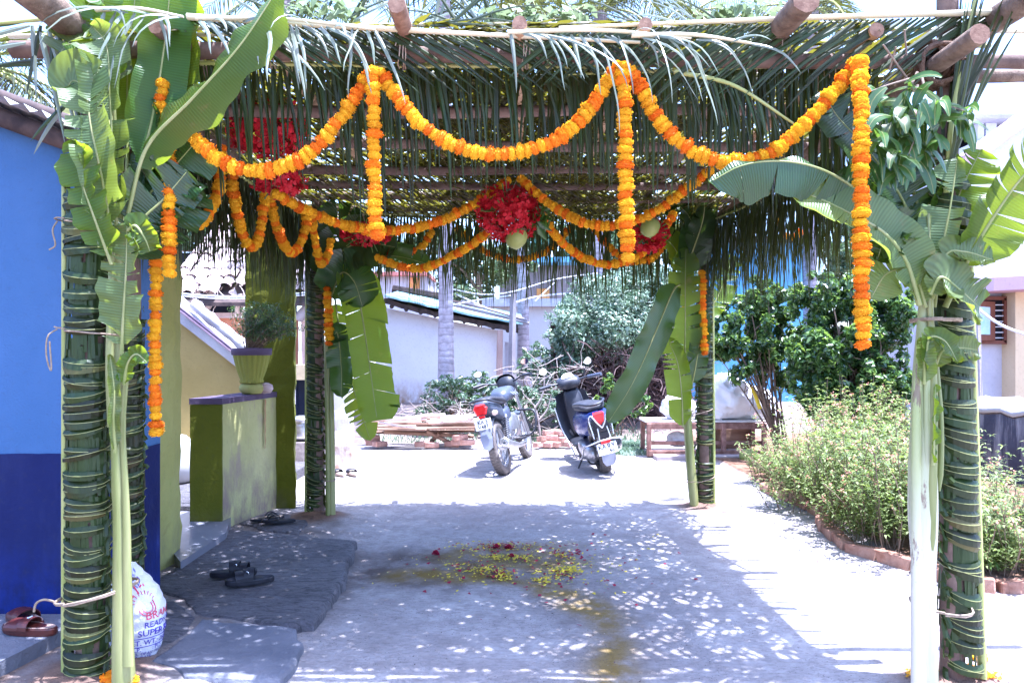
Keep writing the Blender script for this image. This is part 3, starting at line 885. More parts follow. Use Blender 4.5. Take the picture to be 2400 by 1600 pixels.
# posts
for (k, top, r) in (('fl', 2.72, .060), ('fr', 3.1, .048), ('bl', 2.7, .06), ('br', 2.7, .055)):
    x, y = POSTS[k]
    pole((x, y, -.05), (x + (.0 if k != 'fr' else -.02), y, top), r, r * .85, 'post', M['pole'], seed=hash(k) % 50 if False else len(k) + ord(k[0]) + ord(k[1]))
pole((-1.9, 3.62, -.05), (-1.9, 3.62, 2.6), .05, .045, 'post', M['pole'], seed=31)
# cross poles: front beam, five inner poles, back beam
ys_pole = [3.08, 3.76, 4.37, 4.99, 5.45, 5.9, 6.25]
for i, y in enumerate(ys_pole):
    pole((-2.12 + .1 * (i % 3), y, ZB + (.012 if i % 2 else (.045 if i == 0 else 0))), (2.25 - .12 * (i % 2), y + .03, ZB + .0), .036 if i == 0 else .034, .030 if i == 0 else .026,
         'beam' if i in (0, 6) else 'pole', M['pole'], seed=i * 7 + 1, bow=.035)
# side beams and the thinner outer pole at the right
pole((-1.82, 3.04, ZB - .06), (-1.70, 6.5, ZB - .07), .045, .04, 'side_beam', M['log'], seed=70)
pole((1.755, 2.72, ZB - .045), (1.80, 6.6, ZB - .07), .039, .036, 'side_beam', M['log'], seed=71)
pole((2.02, 2.75, ZB + .14), (1.86, 6.5, ZB + .08), .055, .04, 'side_beam', M['log'], seed=72)
pole((-1.80, 2.55, ZB + .11), (-1.93, 6.5, ZB + .10), .062, .05, 'side_beam', M['log'], seed=73)
pole((2.0, 3.25, ZB - .01), (3.0, 3.28, ZB + .03), .03, .025, 'pole', M['log'], seed=74)
# rafters, running back over the cross poles
raf = [(-1.04, .028, M['bamboo'], 2.95), (-.485, .036, M['logend'], 2.80), (.03, .03, M['bamboo'], 2.92), (.54, .028, M['bamboo'], 2.93), (1.12, .052, M['log'], 2.76), (-1.45, .03, M['pole'], 2.95), (1.5, .03, M['bamboo'], 2.98)]
for i, (x, r, m, y0) in enumerate(raf):
    pole((x + (.04 if i == 1 else 0), y0, ZB + .085 + (.02 if i in (1, 4) else 0)), (x + .03 * ((i % 3) - 1), 6.6, ZB + .075), r, r * .8, 'rafter', m, seed=40 + i, bow=.03)
# coir rope lashing at the right front corner, twine on the beam
def coil(c, rx, rz, turns, rr, name, mat, parent, along=(1, 0, 0), spread=.03, jit=.006, n=16):
    c = Vector(c); al = Vector(along).normalized()
    u = al.cross(Vector((0, 0, 1)));
    if u.length < .1: u = Vector((1, 0, 0))
    u.normalize(); w = u.cross(al).normalized(); pts = []
    for i in range(int(turns * n) + 1):
        th = 2 * math.pi * i / n
        pts.append(c + u * rx * math.cos(th) + w * rz * math.sin(th) + al * (spread * (i / (turns * n) - .5) * 2 + random.uniform(-jit, jit)) + Vector([random.uniform(-jit, jit) * .5 for _ in range(3)]))
    mb = MB(); mb.tube(pts, rr, 6); return mb.build(name, mat, parent, smooth=True)
coil((1.775, 3.02, ZB - .05), .075, .08, 7, .010, 'rope_lashing', M['coir'], pav, (0.2, 1, 0), .05, .012)
coil((1.80, 3.06, ZB - .02), .08, .085, 6, .009, 'rope_lashing', M['coir'], pav, (1, 0.2, .2), .05, .014)
coil((-1.80, 3.06, ZB), .07, .07, 5, .008, 'rope_lashing', M['coir'], pav, (1, 0, 0), .04, .01)
for (x) in (-1.04, -.485, .03, .54, 1.12):
    coil((x + .02, 3.06, ZB + .03), .05, .075, 3, .0025, 'twine_lashing', M['twine'], pav, (1, .1, 0), .02, .005, 12)

# ---------------------------------------------------------------- coconut fronds
def leaflet_path(p0, d, L, droop, n=6, curl=0.0, side=None):
    p = Vector(p0); v = Vector(d).normalized(); pts = [p.copy()]; st = L / n
    for i in range(n):
        v = (v + Vector((0, 0, -droop * (i + 1) / n))).normalized()
        if curl and side is not None: v = (v + side * curl * math.sin(i * 1.3)).normalized()
        p = p + v * st; pts.append(p.copy())
    return pts
def lw(w): return lambda t: w * min(1.0, .45 + t * 5) * (1 - t) ** .55 + .0008

def frond_mesh(mb, rpts, L, w, ang, droop, n, sides=(1, -1), up=Vector((0, 0, 1)), jit=.12, mi=0, lf=None, fold=.45, skip=.05, nseg=4, drop_side=0.0):
    """leaflets along a rachis, all in one mesh"""
    N = len(rpts) - 1
    for k in range(n):
        t = skip + (1 - skip) * (k + .5) / n
        f = t * N; i = min(int(f), N - 1); p = rpts[i].lerp(rpts[i + 1], f - i); tg = (rpts[i + 1] - rpts[i]).normalized()
        for s in sides:
            sd = tg.cross(up).normalized() * s
            a = ang * (1 - .35 * t) + random.uniform(-jit, jit)
            d = sd * math.sin(a) + tg * math.cos(a) + Vector((0, 0, random.uniform(-.10, .10) - drop_side))
            ll = L * (lf(t) if lf else math.sin(math.pi * min(1, .18 + .80 * t)) ** .5) * random.uniform(.85, 1.1)
            pts = leaflet_path(p, d, ll, droop * random.uniform(.6, 1.4), nseg)
            mb.m = mi
            mb.ribbon(pts, lw(w * random.uniform(.8, 1.15)), up + Vector([random.uniform(-.35, .35) for _ in range(3)]), fold)

# roof thatch: fronds laid across, tip over butt, with gaps
rows = [3.12 + .19 * k for k in range(18)]
for k, y in enumerate(rows):
    for h in range(3 if k % 3 == 0 else 2):
        if h == 2: xa, xb = -1.5 + random.uniform(-.4, .4), 1.5 + random.uniform(-.3, .5)
        elif h == 0: xa, xb = -2.15 + random.uniform(-.1, .1), .75 + random.uniform(-.3, .3)
        else: xa, xb = 2.2 + random.uniform(-.1, .1), -.7 + random.uniform(-.3, .3)
        z0 = ZB + .125 + .02 * h + .012 * (k % 3) - .15 * min(1, max(0, (y - 4.6) / 1.7))
        rp = catmull([(xa, y + random.uniform(-.05, .05), z0), ((xa + xb) / 2, y + random.uniform(-.06, .06), z0 + random.uniform(0, .05)), (xb, y + random.uniform(-.08, .08), z0 - .01)], 14)
        mb = MB(); mb.m = 1
        mb.tube(rp, [.014 - .009 * i / 14 for i in range(15)], 6, flat=.7)
        frond_mesh(mb, rp, .46 if k > 1 else .24, .040, random.uniform(.8, 1.25), .14, 66, jit=.34, fold=.25, nseg=3, drop_side=.20)
        mb.build('thatch_frond', [M['thatch'], M['rachis'] if k % 3 else M['rachis_pale']], pav)
# loose material on top of the roof (creepers and leaf scraps)
def leaf_cloud(name, clumps, n, size, mats, parent, seed=0, aspect=.45, upb=.5, shell=.55, rnd=.8, fold=.18, kind='stuff', mimix=None, sv=.35):
    rs = np.random.RandomState(seed)
    cl = np.array([[*c, *r] for c, r in clumps], dtype=float)
    wts = np.prod(cl[:, 3:], axis=1) ** .67; wts /= wts.sum()
    ci = rs.choice(len(cl), n, p=wts)
    d = rs.normal(size=(n, 3)); d /= np.linalg.norm(d, axis=1)[:, None]
    rad = shell + (1 - shell) * rs.rand(n) ** .5; rad *= 1 + .12 * rs.normal(size=n)
    c = cl[ci, :3] + d * cl[ci, 3:] * rad[:, None]
    nr = d * .6 + np.array([0, 0, upb]) + rs.normal(size=(n, 3)) * rnd * .6
    nr /= np.linalg.norm(nr, axis=1)[:, None]
    ax = rs.normal(size=(n, 3)) + d * .5 - np.array([0, 0, .35]); ax -= nr * (ax * nr).sum(1)[:, None]
    ax /= np.linalg.norm(ax, axis=1)[:, None]
    sd = np.cross(nr, ax)
    s = size * (1 + sv * rs.normal(size=n)).clip(.4, 1.8)
    S = s[:, None]
    base = c - ax * S * .5; tip = c + ax * S * .5 - nr * S * .08
    m1 = c - ax * S * .08
    l = m1 + sd * S * aspect * .5 + nr * S * fold * .5; r = m1 - sd * S * aspect * .5 + nr * S * fold * .5
    V = np.stack([base, l, tip, r], 1).reshape(-1, 3)
    b = np.arange(n)[:, None] * 4
    F = np.concatenate([b + [0, 3, 2], b + [0, 2, 1]], 1).reshape(-1, 3)
    mi = None
    if mimix is not None:
        pick = rs.choice(len(mimix), n, p=mimix); mi = np.repeat(pick, 2)
    return npmesh(name, V, F, mats, parent, 3, mi=mi, kind=kind)
M['creeper'] = leafm('creeper_leaf', (.16, .22, .10), (.24, .29, .15), .4, None, .5, 6, 0, 90, 0, 0)
cl = [(tuple(P(u, v, 3.2)), (.16, .10, .05)) for u, v in ((700, 25), (780, 18), (1200, 40), (1260, 55), (1330, 30), (1760, 25), (1690, 30), (2260, 60))]
o = leaf_cloud('roof_creeper', cl, 420, .045, M['creeper'], None, 5, .8, 1, .1)
tag(o, 'pale green creeper scraps lying on the thatch roof edge', 'creeper')

# loose frond on the roof edge that sends pale tips hanging over the front beam
def hang_tips(name, label, u0, u1, v0, v1, n, Lr, lean, seed, mat, ww=.022):
    random.seed(seed)
    ra = P(u0, v0, 2.93); rb = P(u1, v1, 2.93)
    t_ = thing(name, ra, label, 'palm frond', 'fronds draped over the front beam')
    rp = catmull([ra, ra.lerp(rb, .5) + Vector((0, -.01, .015)), rb], 10)
    mb = MB(); mb.tube(rp, [.013 - .006 * i / 10 for i in range(11)], 7, flat=.7); mb.build('rachis', M['rachis_pale'], t_, smooth=True)
    for k in range(n):
        t = (k + random.uniform(.1, .9)) / n
        p = ra.lerp(rb, t)
        d = Vector((lean + random.uniform(-.5, .6), -.30 + random.uniform(-.15, .15), random.uniform(-1.1, .1)))
        pts = leaflet_path(p, d, random.uniform(*Lr) * random.choice((.6, .8, 1, 1)), random.uniform(.15, .65), 7, random.uniform(-.08, .14), Vector((1, 0, 0)))
        mb = MB(); mb.ribbon(pts, lw(ww * random.uniform(.7, 1.2)), Vector((random.uniform(-.5, .5), -1, .4)), .35)
        mb.build('leaflet', mat, t_)
hang_tips('palm_frond', 'pale coconut frond with tips coloured as if backlit draped over the beam left of the first garland peak', 460, 880, 44, 70, 24, (.22, .42), .25, 3, M['palmpale'])
hang_tips('palm_frond', 'pale coconut frond with long slanting tips draped over the beam at the second garland peak', 1190, 1620, 76, 90, 22, (.26, .44), .55, 4, M['palmpale'], .016)
hang_tips('palm_frond', 'few pale leaf tips draped over the beam above the front left banana leaves', 225, 430, 24, 40, 12, (.3, .5), .0, 5, M['palmpale'])
hang_tips('palm_frond', 'coconut frond with dull tips draped over the beam right of the second garland peak', 1480, 1760, 84, 102, 9, (.16, .34), .6, 6, M['palmpale'], .014)
# roof edge frond on the right, rachis rising to the corner, leaflets swept down to the left
random.seed(11)
ra, rb = P(2380, 28, 2.98), P(1310, 66, 2.98)
t_ = thing('palm_frond', ra, 'big coconut frond with pale straight rachis along the right roof edge', 'palm frond')
mb = MB(); mb.tube(catmull([ra, P(1900, 42, 2.98), rb], 12), [.018 - .009 * i / 12 for i in range(13)], 8, flat=.7); mb.build('rachis', M['rachis_pale'], t_, smooth=True)
for k in range(74):
    t = (k + .5) / 74; p = ra.lerp(rb, t) + Vector((0, .012, -.006))
    d = Vector((-1.0 + random.uniform(-.12, .12), .10 + random.uniform(-.12, .1), -.62 + random.uniform(-.12, .12)))
    pts = leaflet_path(p, d, (.52 if t < .7 else .34) * random.uniform(.8, 1.1), .10, 5)
    mb = MB(); mb.ribbon(pts, lw(.022 * random.uniform(.8, 1.2)), Vector((.2, -1, .5)), .35); mb.build('leaflet', M['palmleaf'], t_)
# and the left half, leaflets swept down to the right
ra, rb = P(440, 40, 2.99), P(1500, 100, 2.99)
t_ = thing('palm_frond', ra, 'coconut frond with straw coloured rachis along the left roof edge', 'palm frond')
mb = MB(); mb.tube(catmull([ra, P(1000, 74, 2.99), rb], 12), [.019 - .010 * i / 12 for i in range(13)], 8, flat=.7); mb.build('rachis', M['rachis_pale'], t_, smooth=True)
for k in range(70):
    t = (k + .5) / 70; p = ra.lerp(rb, t) + Vector((0, .012, -.006))
    d = Vector((1.0 + random.uniform(-.12, .12), .15 + random.uniform(-.12, .1), -.50 + random.uniform(-.14, .14)))
    pts = leaflet_path(p, d, (.42 if t < .7 else .3) * random.uniform(.8, 1.1), .10, 5)
    mb = MB(); mb.ribbon(pts, lw(.024 * random.uniform(.8, 1.2)), Vector((.2, -1, .5)), .35); mb.build('leaflet', M['palmleaf'], t_)
# stray spiky blades sticking up from the roof edge
random.seed(21); mb = MB()
for (u, v, n_, ang0, Lx) in ((790, 45, 7, 1.1, .35), (1010, 55, 9, .9, .45), (1120, 62, 8, 2.2, .4), (1050, 60, 6, .45, .4), (620, 35, 5, 2.0, .3), (1560, 75, 7, 2.7, .4), (1650, 60, 6, 2.6, .35), (330, 30, 6, 2.2, .35)):
    for k in range(n_):
        p = P(u + random.uniform(-50, 50), v, 3.05 + random.uniform(0, .3)); a = ang0 + random.uniform(-.5, .5)
        pts = leaflet_path(p, Vector((math.cos(a), random.uniform(-.3, .3), math.sin(a) * .8)), Lx * random.uniform(.6, 1.1), .18, 5)
        mb.m = random.choice((0, 0, 1)); mb.ribbon(pts, lw(.02), Vector((0, -1, .6)), .4)
o = mb.build('thatch_tips', [M['palmleaf'], M['palmpale']], pav, kind='stuff')
# vertical frond tied to the top of the front right post
random.seed(12)
ra = P(2218, 452, 2.99); rb = P(2290, -20, 2.95)
t_ = thing('palm_frond', ra, 'upright coconut frond fanning out on the front right post', 'palm frond')
mb = MB(); mb.tube(catmull([ra, P(2235, 250, 2.97), rb], 10), [.013 - .007 * i / 10 for i in range(11)], 8); mb.build('rachis', M['rachis'], t_, smooth=True)
for k in range(26):
    t = .02 + .5 * k / 26; p = ra.lerp(P(2238, 200, 2.97), t * 1.4)
    a = 1.57 - .06 - .50 * (k % 13) / 13 * random.uniform(.4, 1.15) + (.10 if k % 4 == 0 else 0)
    pts = leaflet_path(p, Vector((math.cos(a), random.uniform(-.2, .12), math.sin(a))), random.uniform(.5, .8), .05, 6)
    mb = MB(); mb.ribbon(pts, lw(.026), Vector((.3, -1, .0)), .4); mb.build('leaflet', M['palmleaf'], t_)
# dark frond at the left corner and spray of leaflets hanging by the tin roof
random.seed(14)
ra = P(175, 40, 3.0)
t_ = thing('palm_frond', ra, 'dark coconut frond hanging at the front left corner over the tin roof', 'palm frond')
mb = MB(); mb.tube(catmull([ra, P(110, 45, 2.95), P(-60, 60, 2.9)], 8), [.012 - .007 * i / 8 for i in range(9)], 7); mb.build('rachis', M['rachis'], t_, smooth=True)
for (u, v, dx, dz, L_) in ((60, 50, -.9, -.1, .4), (70, 60, -.9, -.22, .45), (90, 66, .30, -1, .5), (110, 60, .34, -1, .55), (130, 70, .3, -1, .5), (150, 80, .22, -1, .52), (120, 100, .1, -1, .3), (60, 100, -1, -.15, .4), (100, 140, -1, -.1, .45), (100, 150, -1, .0, .5), (75, 60, .1, -1, .3), (160, 240, -.7, -.6, .22), (150, 244, -.55, -.8, .24), (140, 90, .5, -1, .35), (95, 60, -.2, -1, .3), (165, 90, .2, -1, .4)):
    pts = leaflet_path(P(u, v, 2.95), Vector((dx, -.05, dz)), L_, .12, 6)
    mb = MB(); mb.ribbon(pts, lw(.026), Vector((.2, -1, .2)), .4); mb.build('leaflet', random.choice((M['palmleaf'], M['palmleaf'], M['palmpale'])), t_)

# the front screen: fronds tied under the beam with leaflets hanging straight down
def screen(label, u0, v0, u1, v1, n, Lr, lean, seed, Y0=3.13, mat=None, w=.025, rib='rachis', sag=0, gap=0.0):
    random.seed(seed)
    ra, rb = P(u0, v0, Y0), P(u1, v1, Y0)
    t_ = thing('palm_frond', ra, label, 'palm frond', 'fronds hanging as a screen under the front beam')
    mid = ra.lerp(rb, .5) + Vector((0, 0, -sag))
    rp = catmull([ra, mid, rb], 16)
    mb = MB(); mb.tube(rp, [.011 - .006 * i / 16 for i in range(17)], 7); mb.build(rib, M['rachis'], t_, smooth=True)
    for k in range(n):
        t = (k + random.uniform(.15, .85)) / n; f = t * 16; i = min(15, int(f)); p = rp[i].lerp(rp[i + 1], f - i)
        if random.random() < gap: continue
        dirx = (1 if rb.x > ra.x else -1)
        d = Vector((lean * dirx * (1 + random.uniform(-.6, .6)) + random.uniform(-.08, .08), random.uniform(-.14, .14), -1))
        L_ = random.uniform(*Lr) * (1 - .35 * t)
        pts = leaflet_path(p, d, L_, random.uniform(.1, .5), 7, random.uniform(-.03, .05), Vector((1, 0, 0)))
        mb = MB(); mb.ribbon(pts, lw(w * random.uniform(.65, 1.15)), Vector((random.uniform(-.9, .9), -1, 0)), .5)
        mb.build('leaflet', mat or M['palmleaf'], t_)
screen('hanging coconut frond screening the left bay of the front', 395, 146, 1010, 158, 56, (.46, .68), .12, 31)
screen('hanging coconut frond screening the middle bay of the front', 780, 152, 1500, 160, 62, (.5, .72), .14, 32, 3.16)
screen('hanging coconut frond starting at the second garland peak', 1980, 150, 1330, 175, 62, (.55, .78), -.04, 33, 3.14)
screen('dense hanging coconut frond below the right end of the front beam', 2060, 146, 1650, 164, 62, (.50, .66), .06, 34, 3.20, w=.026)
screen('thin second frond hanging behind the middle garland', 1560, 168, 1000, 150, 30, (.4, .62), .10, 35, 3.22)
screen('thin second frond hanging behind the left garland', 880, 165, 420, 150, 22, (.3, .5), .1, 36, 3.22)
screen('brownish loose frond sagging under the beam right of the second garland peak', 1580, 168, 1860, 290, 22, (.22, .38), .5, 37, 3.02, M['palmleaf'], .014, sag=-.05)
# fringes along the left, right and back sides
def fringe(name, label, a, b, n, Lr, w, seed, layers=2, spread=.06, inner=Vector((0, 0, 0)), mat=None, part=None):
    random.seed(seed); a, b = Vector(a), Vector(b)
    t_ = thing('palm_fringe', a, label, 'palm fringe', 'fronds hanging along the sides and the back')
    for q in range(layers):
        rp = catmull([a + inner * q, a.lerp(b, .5) + inner * q + Vector((0, 0, -.03 * q)), b + inner * q], 12)
        mb = MB(); mb.tube(rp, [.012 - .006 * i / 12 for i in range(13)], 6); mb.build('rachis', M['rachis'], t_, smooth=True)
        mb = MB(); tg = (b - a).normalized(); nn = tg.cross(Vector((0, 0, 1)))
        for k in range(n):
            t = (k + random.random()) / n; p = rp[0].lerp(rp[-1], t)
            d = tg * random.uniform(-.22, .22) + nn * random.uniform(-spread, spread) * 2 + Vector((0, 0, -1))
            pts = leaflet_path(p, d, random.uniform(*Lr), .25, 5, random.uniform(-.05, .05), tg)
            mb.ribbon(pts, lw(w * random.uniform(.6, 1.1)), nn + tg * random.uniform(-.9, .9), .4)
        mb.build('leaflets', mat or M['palmleaf'], t_, kind='stuff')
fringe('palm_fringe', 'dense drying palm fringe hanging along the left side of the pavilion', (-1.76, 3.25, ZB - .1), (-1.72, 6.2, ZB - .1), 330, (.52, .80), .016, 51, 3, .07, Vector((.03, 0, 0)))
fringe('palm_fringe', 'palm fringe hanging along the right side of the pavilion', (1.86, 3.9, ZB - .1), (1.78, 6.45, ZB - .1), 230, (.50, .85), .018, 52, 3, .08, Vector((-.03, 0, 0)))
fringe('palm_fringe', 'sparse palm fringe hanging against the light at the back', (-1.5, 6.28, ZB - .05), (1.75, 6.32, ZB - .05), 240, (.48, .86), .020, 53, 2, .06, Vector((0, .05, 0)))

M['drying'] = leafm('drying_leaflet', (.07, .075, .02), (.12, .10, .035), .2, None, .5, 9, 0, 90, .4, .03, .3)
# ---------------------------------------------------------------- woven frond sleeves on the posts
def sleeve(label, base, top, rx, ry, left_rachis, seed, n, w=.045, slope=0.0, z_first=.02, group='woven fronds wrapped round the posts', core=True, mat=None, skipbottom=0):
    random.seed(seed)
    base, top = Vector(base), Vector(top)
    t_ = thing('woven_frond', base, label, 'woven frond', group)
    s = -1 if left_rachis else 1
    ax = (top - base)
    rpts = [base + ax * (i / 12) + Vector((s * rx * 1.02, -.012, 0)) for i in range(13)]
    mb = MB(); mb.tube(rpts, [.017 - .006 * i / 12 for i in range(13)], 8, flat=1.2); mb.build('rachis', M['rachis'], t_, smooth=True)
    if core:      # the leaflet ends that run down inside the wrap
        mb = MB()
        for k in range(int(n * 4.5)):
            th = math.pi * .9 + math.pi * 1.2 * random.random(); h = .12 + .86 * random.random()
            c = base + ax * h
            p0 = c + Vector((math.cos(th) * rx * .9, math.sin(th) * ry * .93, 0))
            pts = leaflet_path(p0, Vector((random.uniform(-.06, .06), 0, -1)), .24, 0, 3)
            mb.ribbon(pts, .024, Vector((math.cos(th) + random.uniform(-.5, .5), math.sin(th), 0)), .3)
        mb.build('inner_leaflets', M['palmleaf'], t_, kind='stuff')
    H = ax.z
    for k in range(n):
        h = (z_first + (H - z_first) * (k + random.uniform(-.2, .2)) / n) / H
        h = max(.01, min(1, h))
        if random.random() < .07: continue
        c = base + ax * h; ww = w * random.uniform(.75, 1.35)
        sl = slope + random.choice((random.uniform(-.12, .12), random.uniform(-.34, .30))); pts = []; nr = []; m = 11
        span = math.pi * random.uniform(.93, 1.08)
        sagk = random.uniform(.0, .03); out = random.uniform(1.0, 1.07)
        for i in range(m + 1):
            t = i / m; th = (math.pi + span * t) if left_rachis else (2 * math.pi - span * t)
            x = math.cos(th) * rx * out; y = math.sin(th) * ry * out - .006 * math.sin(math.pi * t)
            z = sl * t * rx * 2 - sagk * math.sin(math.pi * t) + (.02 * (t - .85) * 5 * random.choice((1, .2)) if t > .85 else 0)
            pts.append(c + Vector((x, y, z))); nr.append(Vector((math.cos(th), math.sin(th), .25)).normalized())
        mb = MB(); vs = []; rv = []; uv = []
        for i, p in enumerate(pts):
            t = i / m
            hw = ww * .5 * (.45 + .55 * min(1, t * 3.0)) * (1 if t < .6 else 1 - (t - .6) * 1.7)
            nn = nr[i]; upv = Vector((0, 0, 1)) - nn * nn.z; upv.normalize()
            tw = .006 * math.sin(t * 5 + k); vs += [p + upv * hw * 1.0 - nn * (.004 - tw), p + upv * hw * .02 + nn * .0035, p - upv * hw * .02 + nn * .0035, p - upv * hw * 1.0 - nn * (.005 + tw)]
            uv += [(0, t), (.4, t), (.8, t), (1, t)]
            q = p + nn * .0045
            rv += [q + upv * .0013, q - upv * .0013]
        fs = []
        for i in range(m):
            b = i * 4
            for j in range(3): fs.append((b + j, b + j + 1, b + j + 5, b + j + 4))
        mb.add(vs, fs, uv, 0)
        mb.add(rv, [(2 * i, 2 * i + 1, 2 * i + 3, 2 * i + 2) for i in range(m)], None, 1)
        o = mb.build('leaflet', [mat or (M['drying'] if random.random() < .12 else M['palmleaf']), M['rib']], t_)
    # knotted ends along the far edge
    mb = MB()
    for k in range(n):
        h = z_first / H + (1 - z_first / H) * k / n; c = base + ax * h
        p = c + Vector((-s * rx * 1.0, -ry * .3, 0))
        pts = leaflet_path(p + Vector((0, 0, .03)), Vector((-s * random.uniform(-.2, .6), -.6, random.uniform(-.9, .7))), random.uniform(.04, .08), .5, 3, .2, Vector((1, 0, 0)))
        mb.ribbon(pts, .022, Vector((random.uniform(-1, 1), -1, 0)), .3)
    mb.build('leaflet_ends', M['palmleaf'], t_, kind='stuff')
x, y = POSTS['fl']
sleeve('woven coconut frond wrapped round the front left post, pale rachis on its left', (x - .005, y, .02), (x - .01, y, 2.16), .092, .075, True, 61, 54, .044, .06)
x, y = POSTS['fr']
sleeve('woven coconut frond wrapped round the front right post, rachis on its right', (x + .04, y, .03), (x - .02, y, 2.12), .078, .07, False, 62, 52, .046, .25)
sleeve('short woven frond on the hidden second post of the left side', (-1.905, 3.62, .35), (-1.90, 3.62, 1.6), .07, .06, True, 63, 32, .04, .05)
x, y = POSTS['bl']
sleeve('dark woven frond wrapped round the back left post', (x - .02, y, .03), (x - .02, y, 2.1), .07, .06, True, 64, 60, .034, -.35)
x, y = POSTS['br']
sleeve('woven frond wrapped round the back right post, wider gaps at its foot', (x + .01, y, .03), (x + .0, y, 2.0), .075, .06, False, 65, 44, .036, .1)

# ---------------------------------------------------------------- banana plants tied to the posts
def tiptaper(t): return 1.0 if t < .75 else math.sqrt(max(0.0, 1 - ((t - .75) / .25) ** 2))
def banana_leaf(parent, mids, w, up, mat, fold=(.25, .25), curl=(.3, .3), v0=.12, tears=8, seed=0, wl=1.0, wr=1.0, rib=.008, cut=False, wave=.012, tear_amt=.35, gapmax=.25, label=None, missing=0.0, N=54, sagz=0.0):
    """mids: points of the midrib from the stalk to the tip; blade faces up; fold and curl per half"""
    rd = random.Random(seed)
    mid = catmull(mids, N); upf = up if callable(up) else (lambda t: Vector(up))
    L = sum((mid[i + 1] - mid[i]).length for i in range(N))
    mb = MB(); M_ = 6
    for sg, fo, cu, wk in ((1, fold[0], curl[0], wl), (-1, fold[1], curl[1], wr)):
        cuts = sorted(rd.sample(range(int(N * v0) + 3, N - 2), min(tears, N // 4))) if tears else []
        edges = [int(N * v0)] + cuts + [N]
        for si in range(len(edges) - 1):
            a, b = edges[si], edges[si + 1]
            if b - a < 1: continue
            if missing and rd.random() < missing and 0 < si < len(edges) - 2: continue
            dphi = rd.uniform(-tear_amt, tear_amt) if tears else 0
            dslide = rd.uniform(-.12, .12) if tears else 0
            wcut = rd.uniform(.80, 1.0) if tears else 1
            ph = rd.uniform(0, 6)
            vs = []; uv = []
            for i in range(a, b + 1):
                t = i / N; tb = (t - v0) / (1 - v0)
                tg = (mid[min(i + 1, N)] - mid[max(i - 1, 0)]).normalized()
                u = upf(t); sd = tg.cross(u).normalized() * sg; nn = sd.cross(tg).normalized() * sg
                prof = min(1, (max(tb, 0) / .10 + .12)) ** .6 * ((1.0 - .4 * max(0, (tb - .86) / .14) ** 2 + (.05 * mn.noise(Vector((tb * 40, seed, sg))))) if cut else tiptaper(tb)) * (.92 + .08 * math.sin(tb * 3) + .05 * mn.noise(Vector((tb * 9, seed, sg))))
                W = w * wk * prof * wcut
                ins = 0.0
                if tears:      # narrow V shaped gaps between strips
                    ins = gapmax * ((i == b) * (si < len(edges) - 2) + (i == a) * (si > 0)) * .5
                p = mid[i].copy(); vs.append(p + nn * .001); uv.append((0, t * L))
                dirt = tg * ((.22 + dslide) * (1 - .8 * (tb > .9)) )
                for j in range(1, M_ + 1):
                    r = j / M_; an = fo + dphi * r + cu * r * r * 1.5
                    dv = sd * math.cos(an) + nn * math.sin(an)
                    p = p + (dv + dirt - tg * ins * (1 if i == b else -1) * .35).normalized() * (W / M_)
                    q = p + nn * (wave * math.sin(t * 19 + ph * .4 + sg) * r * r + wave * .5 * math.sin(t * 47 + ph) * r * r) + Vector((0, 0, -sagz * r * r))
                    vs.append(q); uv.append((sg * r * W, t * L + r * W * .25))
            m = b - a; k = M_ + 1; fs = []
            for i in range(m):
                for j in range(M_):
                    q = (i * k + j, i * k + j + 1, (i + 1) * k + j + 1, (i + 1) * k + j)
                    fs.append(q if sg < 0 else q[::-1])
            mb.add(vs, fs, uv)
    lf = mb.build('banana_leaf', mat, parent, smooth=True, label=label)
    r2 = MB(); r2.tube(mid[:-1], [rib * (1 - .8 * i / N) for i in range(N)], 8)
    r2.build('midrib', M['midrib'], lf, smooth=True)
    return lf
FRONT = Vector((0, -1, .15)); BACKF = Vector((0, 1, .1))
def PP(*a): return [P(*q) for q in a]

# --- front left plant
x, y = POSTS['fl']
bl = thing('banana_plant', (-1.62, 2.97, 0), 'cut banana plant tied to the front left post before the cement bag', 'banana plant', 'banana plants tied to the four posts')
mb = MB(); mb.tube(catmull(PP((290, 1620, 2.95), (285, 1300, 2.96), (277, 1060, 2.97), (270, 850, 2.98), (276, 640, 2.98), (285, 500, 2.97)), 24), [.046 - .002 * i * (1 if i < 10 else .8) if i < 16 else .024 - .0006 * (i - 16) for i in range(25)], 16, lump=.05); mb.build('stem', M['stem'], bl, smooth=True)
for (a, r) in (((285, 1500, 2.90), .0), ):
    pass
mb = MB(); mb.tube(catmull(PP((300, 1560, 2.92), (296, 1200, 2.94), (288, 1000, 2.95), (298, 860, 2.95)), 12), [.024, .022, .02, .02, .018, .018, .016, .014, .013, .012, .012, .012, .01], 10, flat=.5); mb.build('leaf_sheath', M['stem'], bl, smooth=True)
mb = MB(); mb.tube(catmull(PP((262, 1000, 2.94), (258, 840, 2.94), (262, 640, 2.94), (258, 560, 2.94)), 10), [.017, .017, .018, .018, .017, .016, .015, .014, .013, .012, .01], 10); mb.build('petiole', M['stem'], bl, smooth=True)
banana_leaf(bl, PP((292, 520, 2.95), (352, 300, 3.0), (385, 110, 3.02), (400, -40, 3.0), (410, -150, 2.98)), .11, Vector((.25, -1, .1)), M['banana'], (.15, .1), (.2, .35), .22, 0, 71, 1.1, .95, wave=.018)
banana_leaf(bl, PP((288, 520, 2.98), (300, 330, 3.05), (300, 160, 3.1), (320, -30, 3.12), (330, -140, 3.12)), .11, Vector((-.2, -1, .1)), M['banana'], (.1, .1), (.3, .3), .3, 2, 72, 1.0, .7, wave=.02, tear_amt=.15)
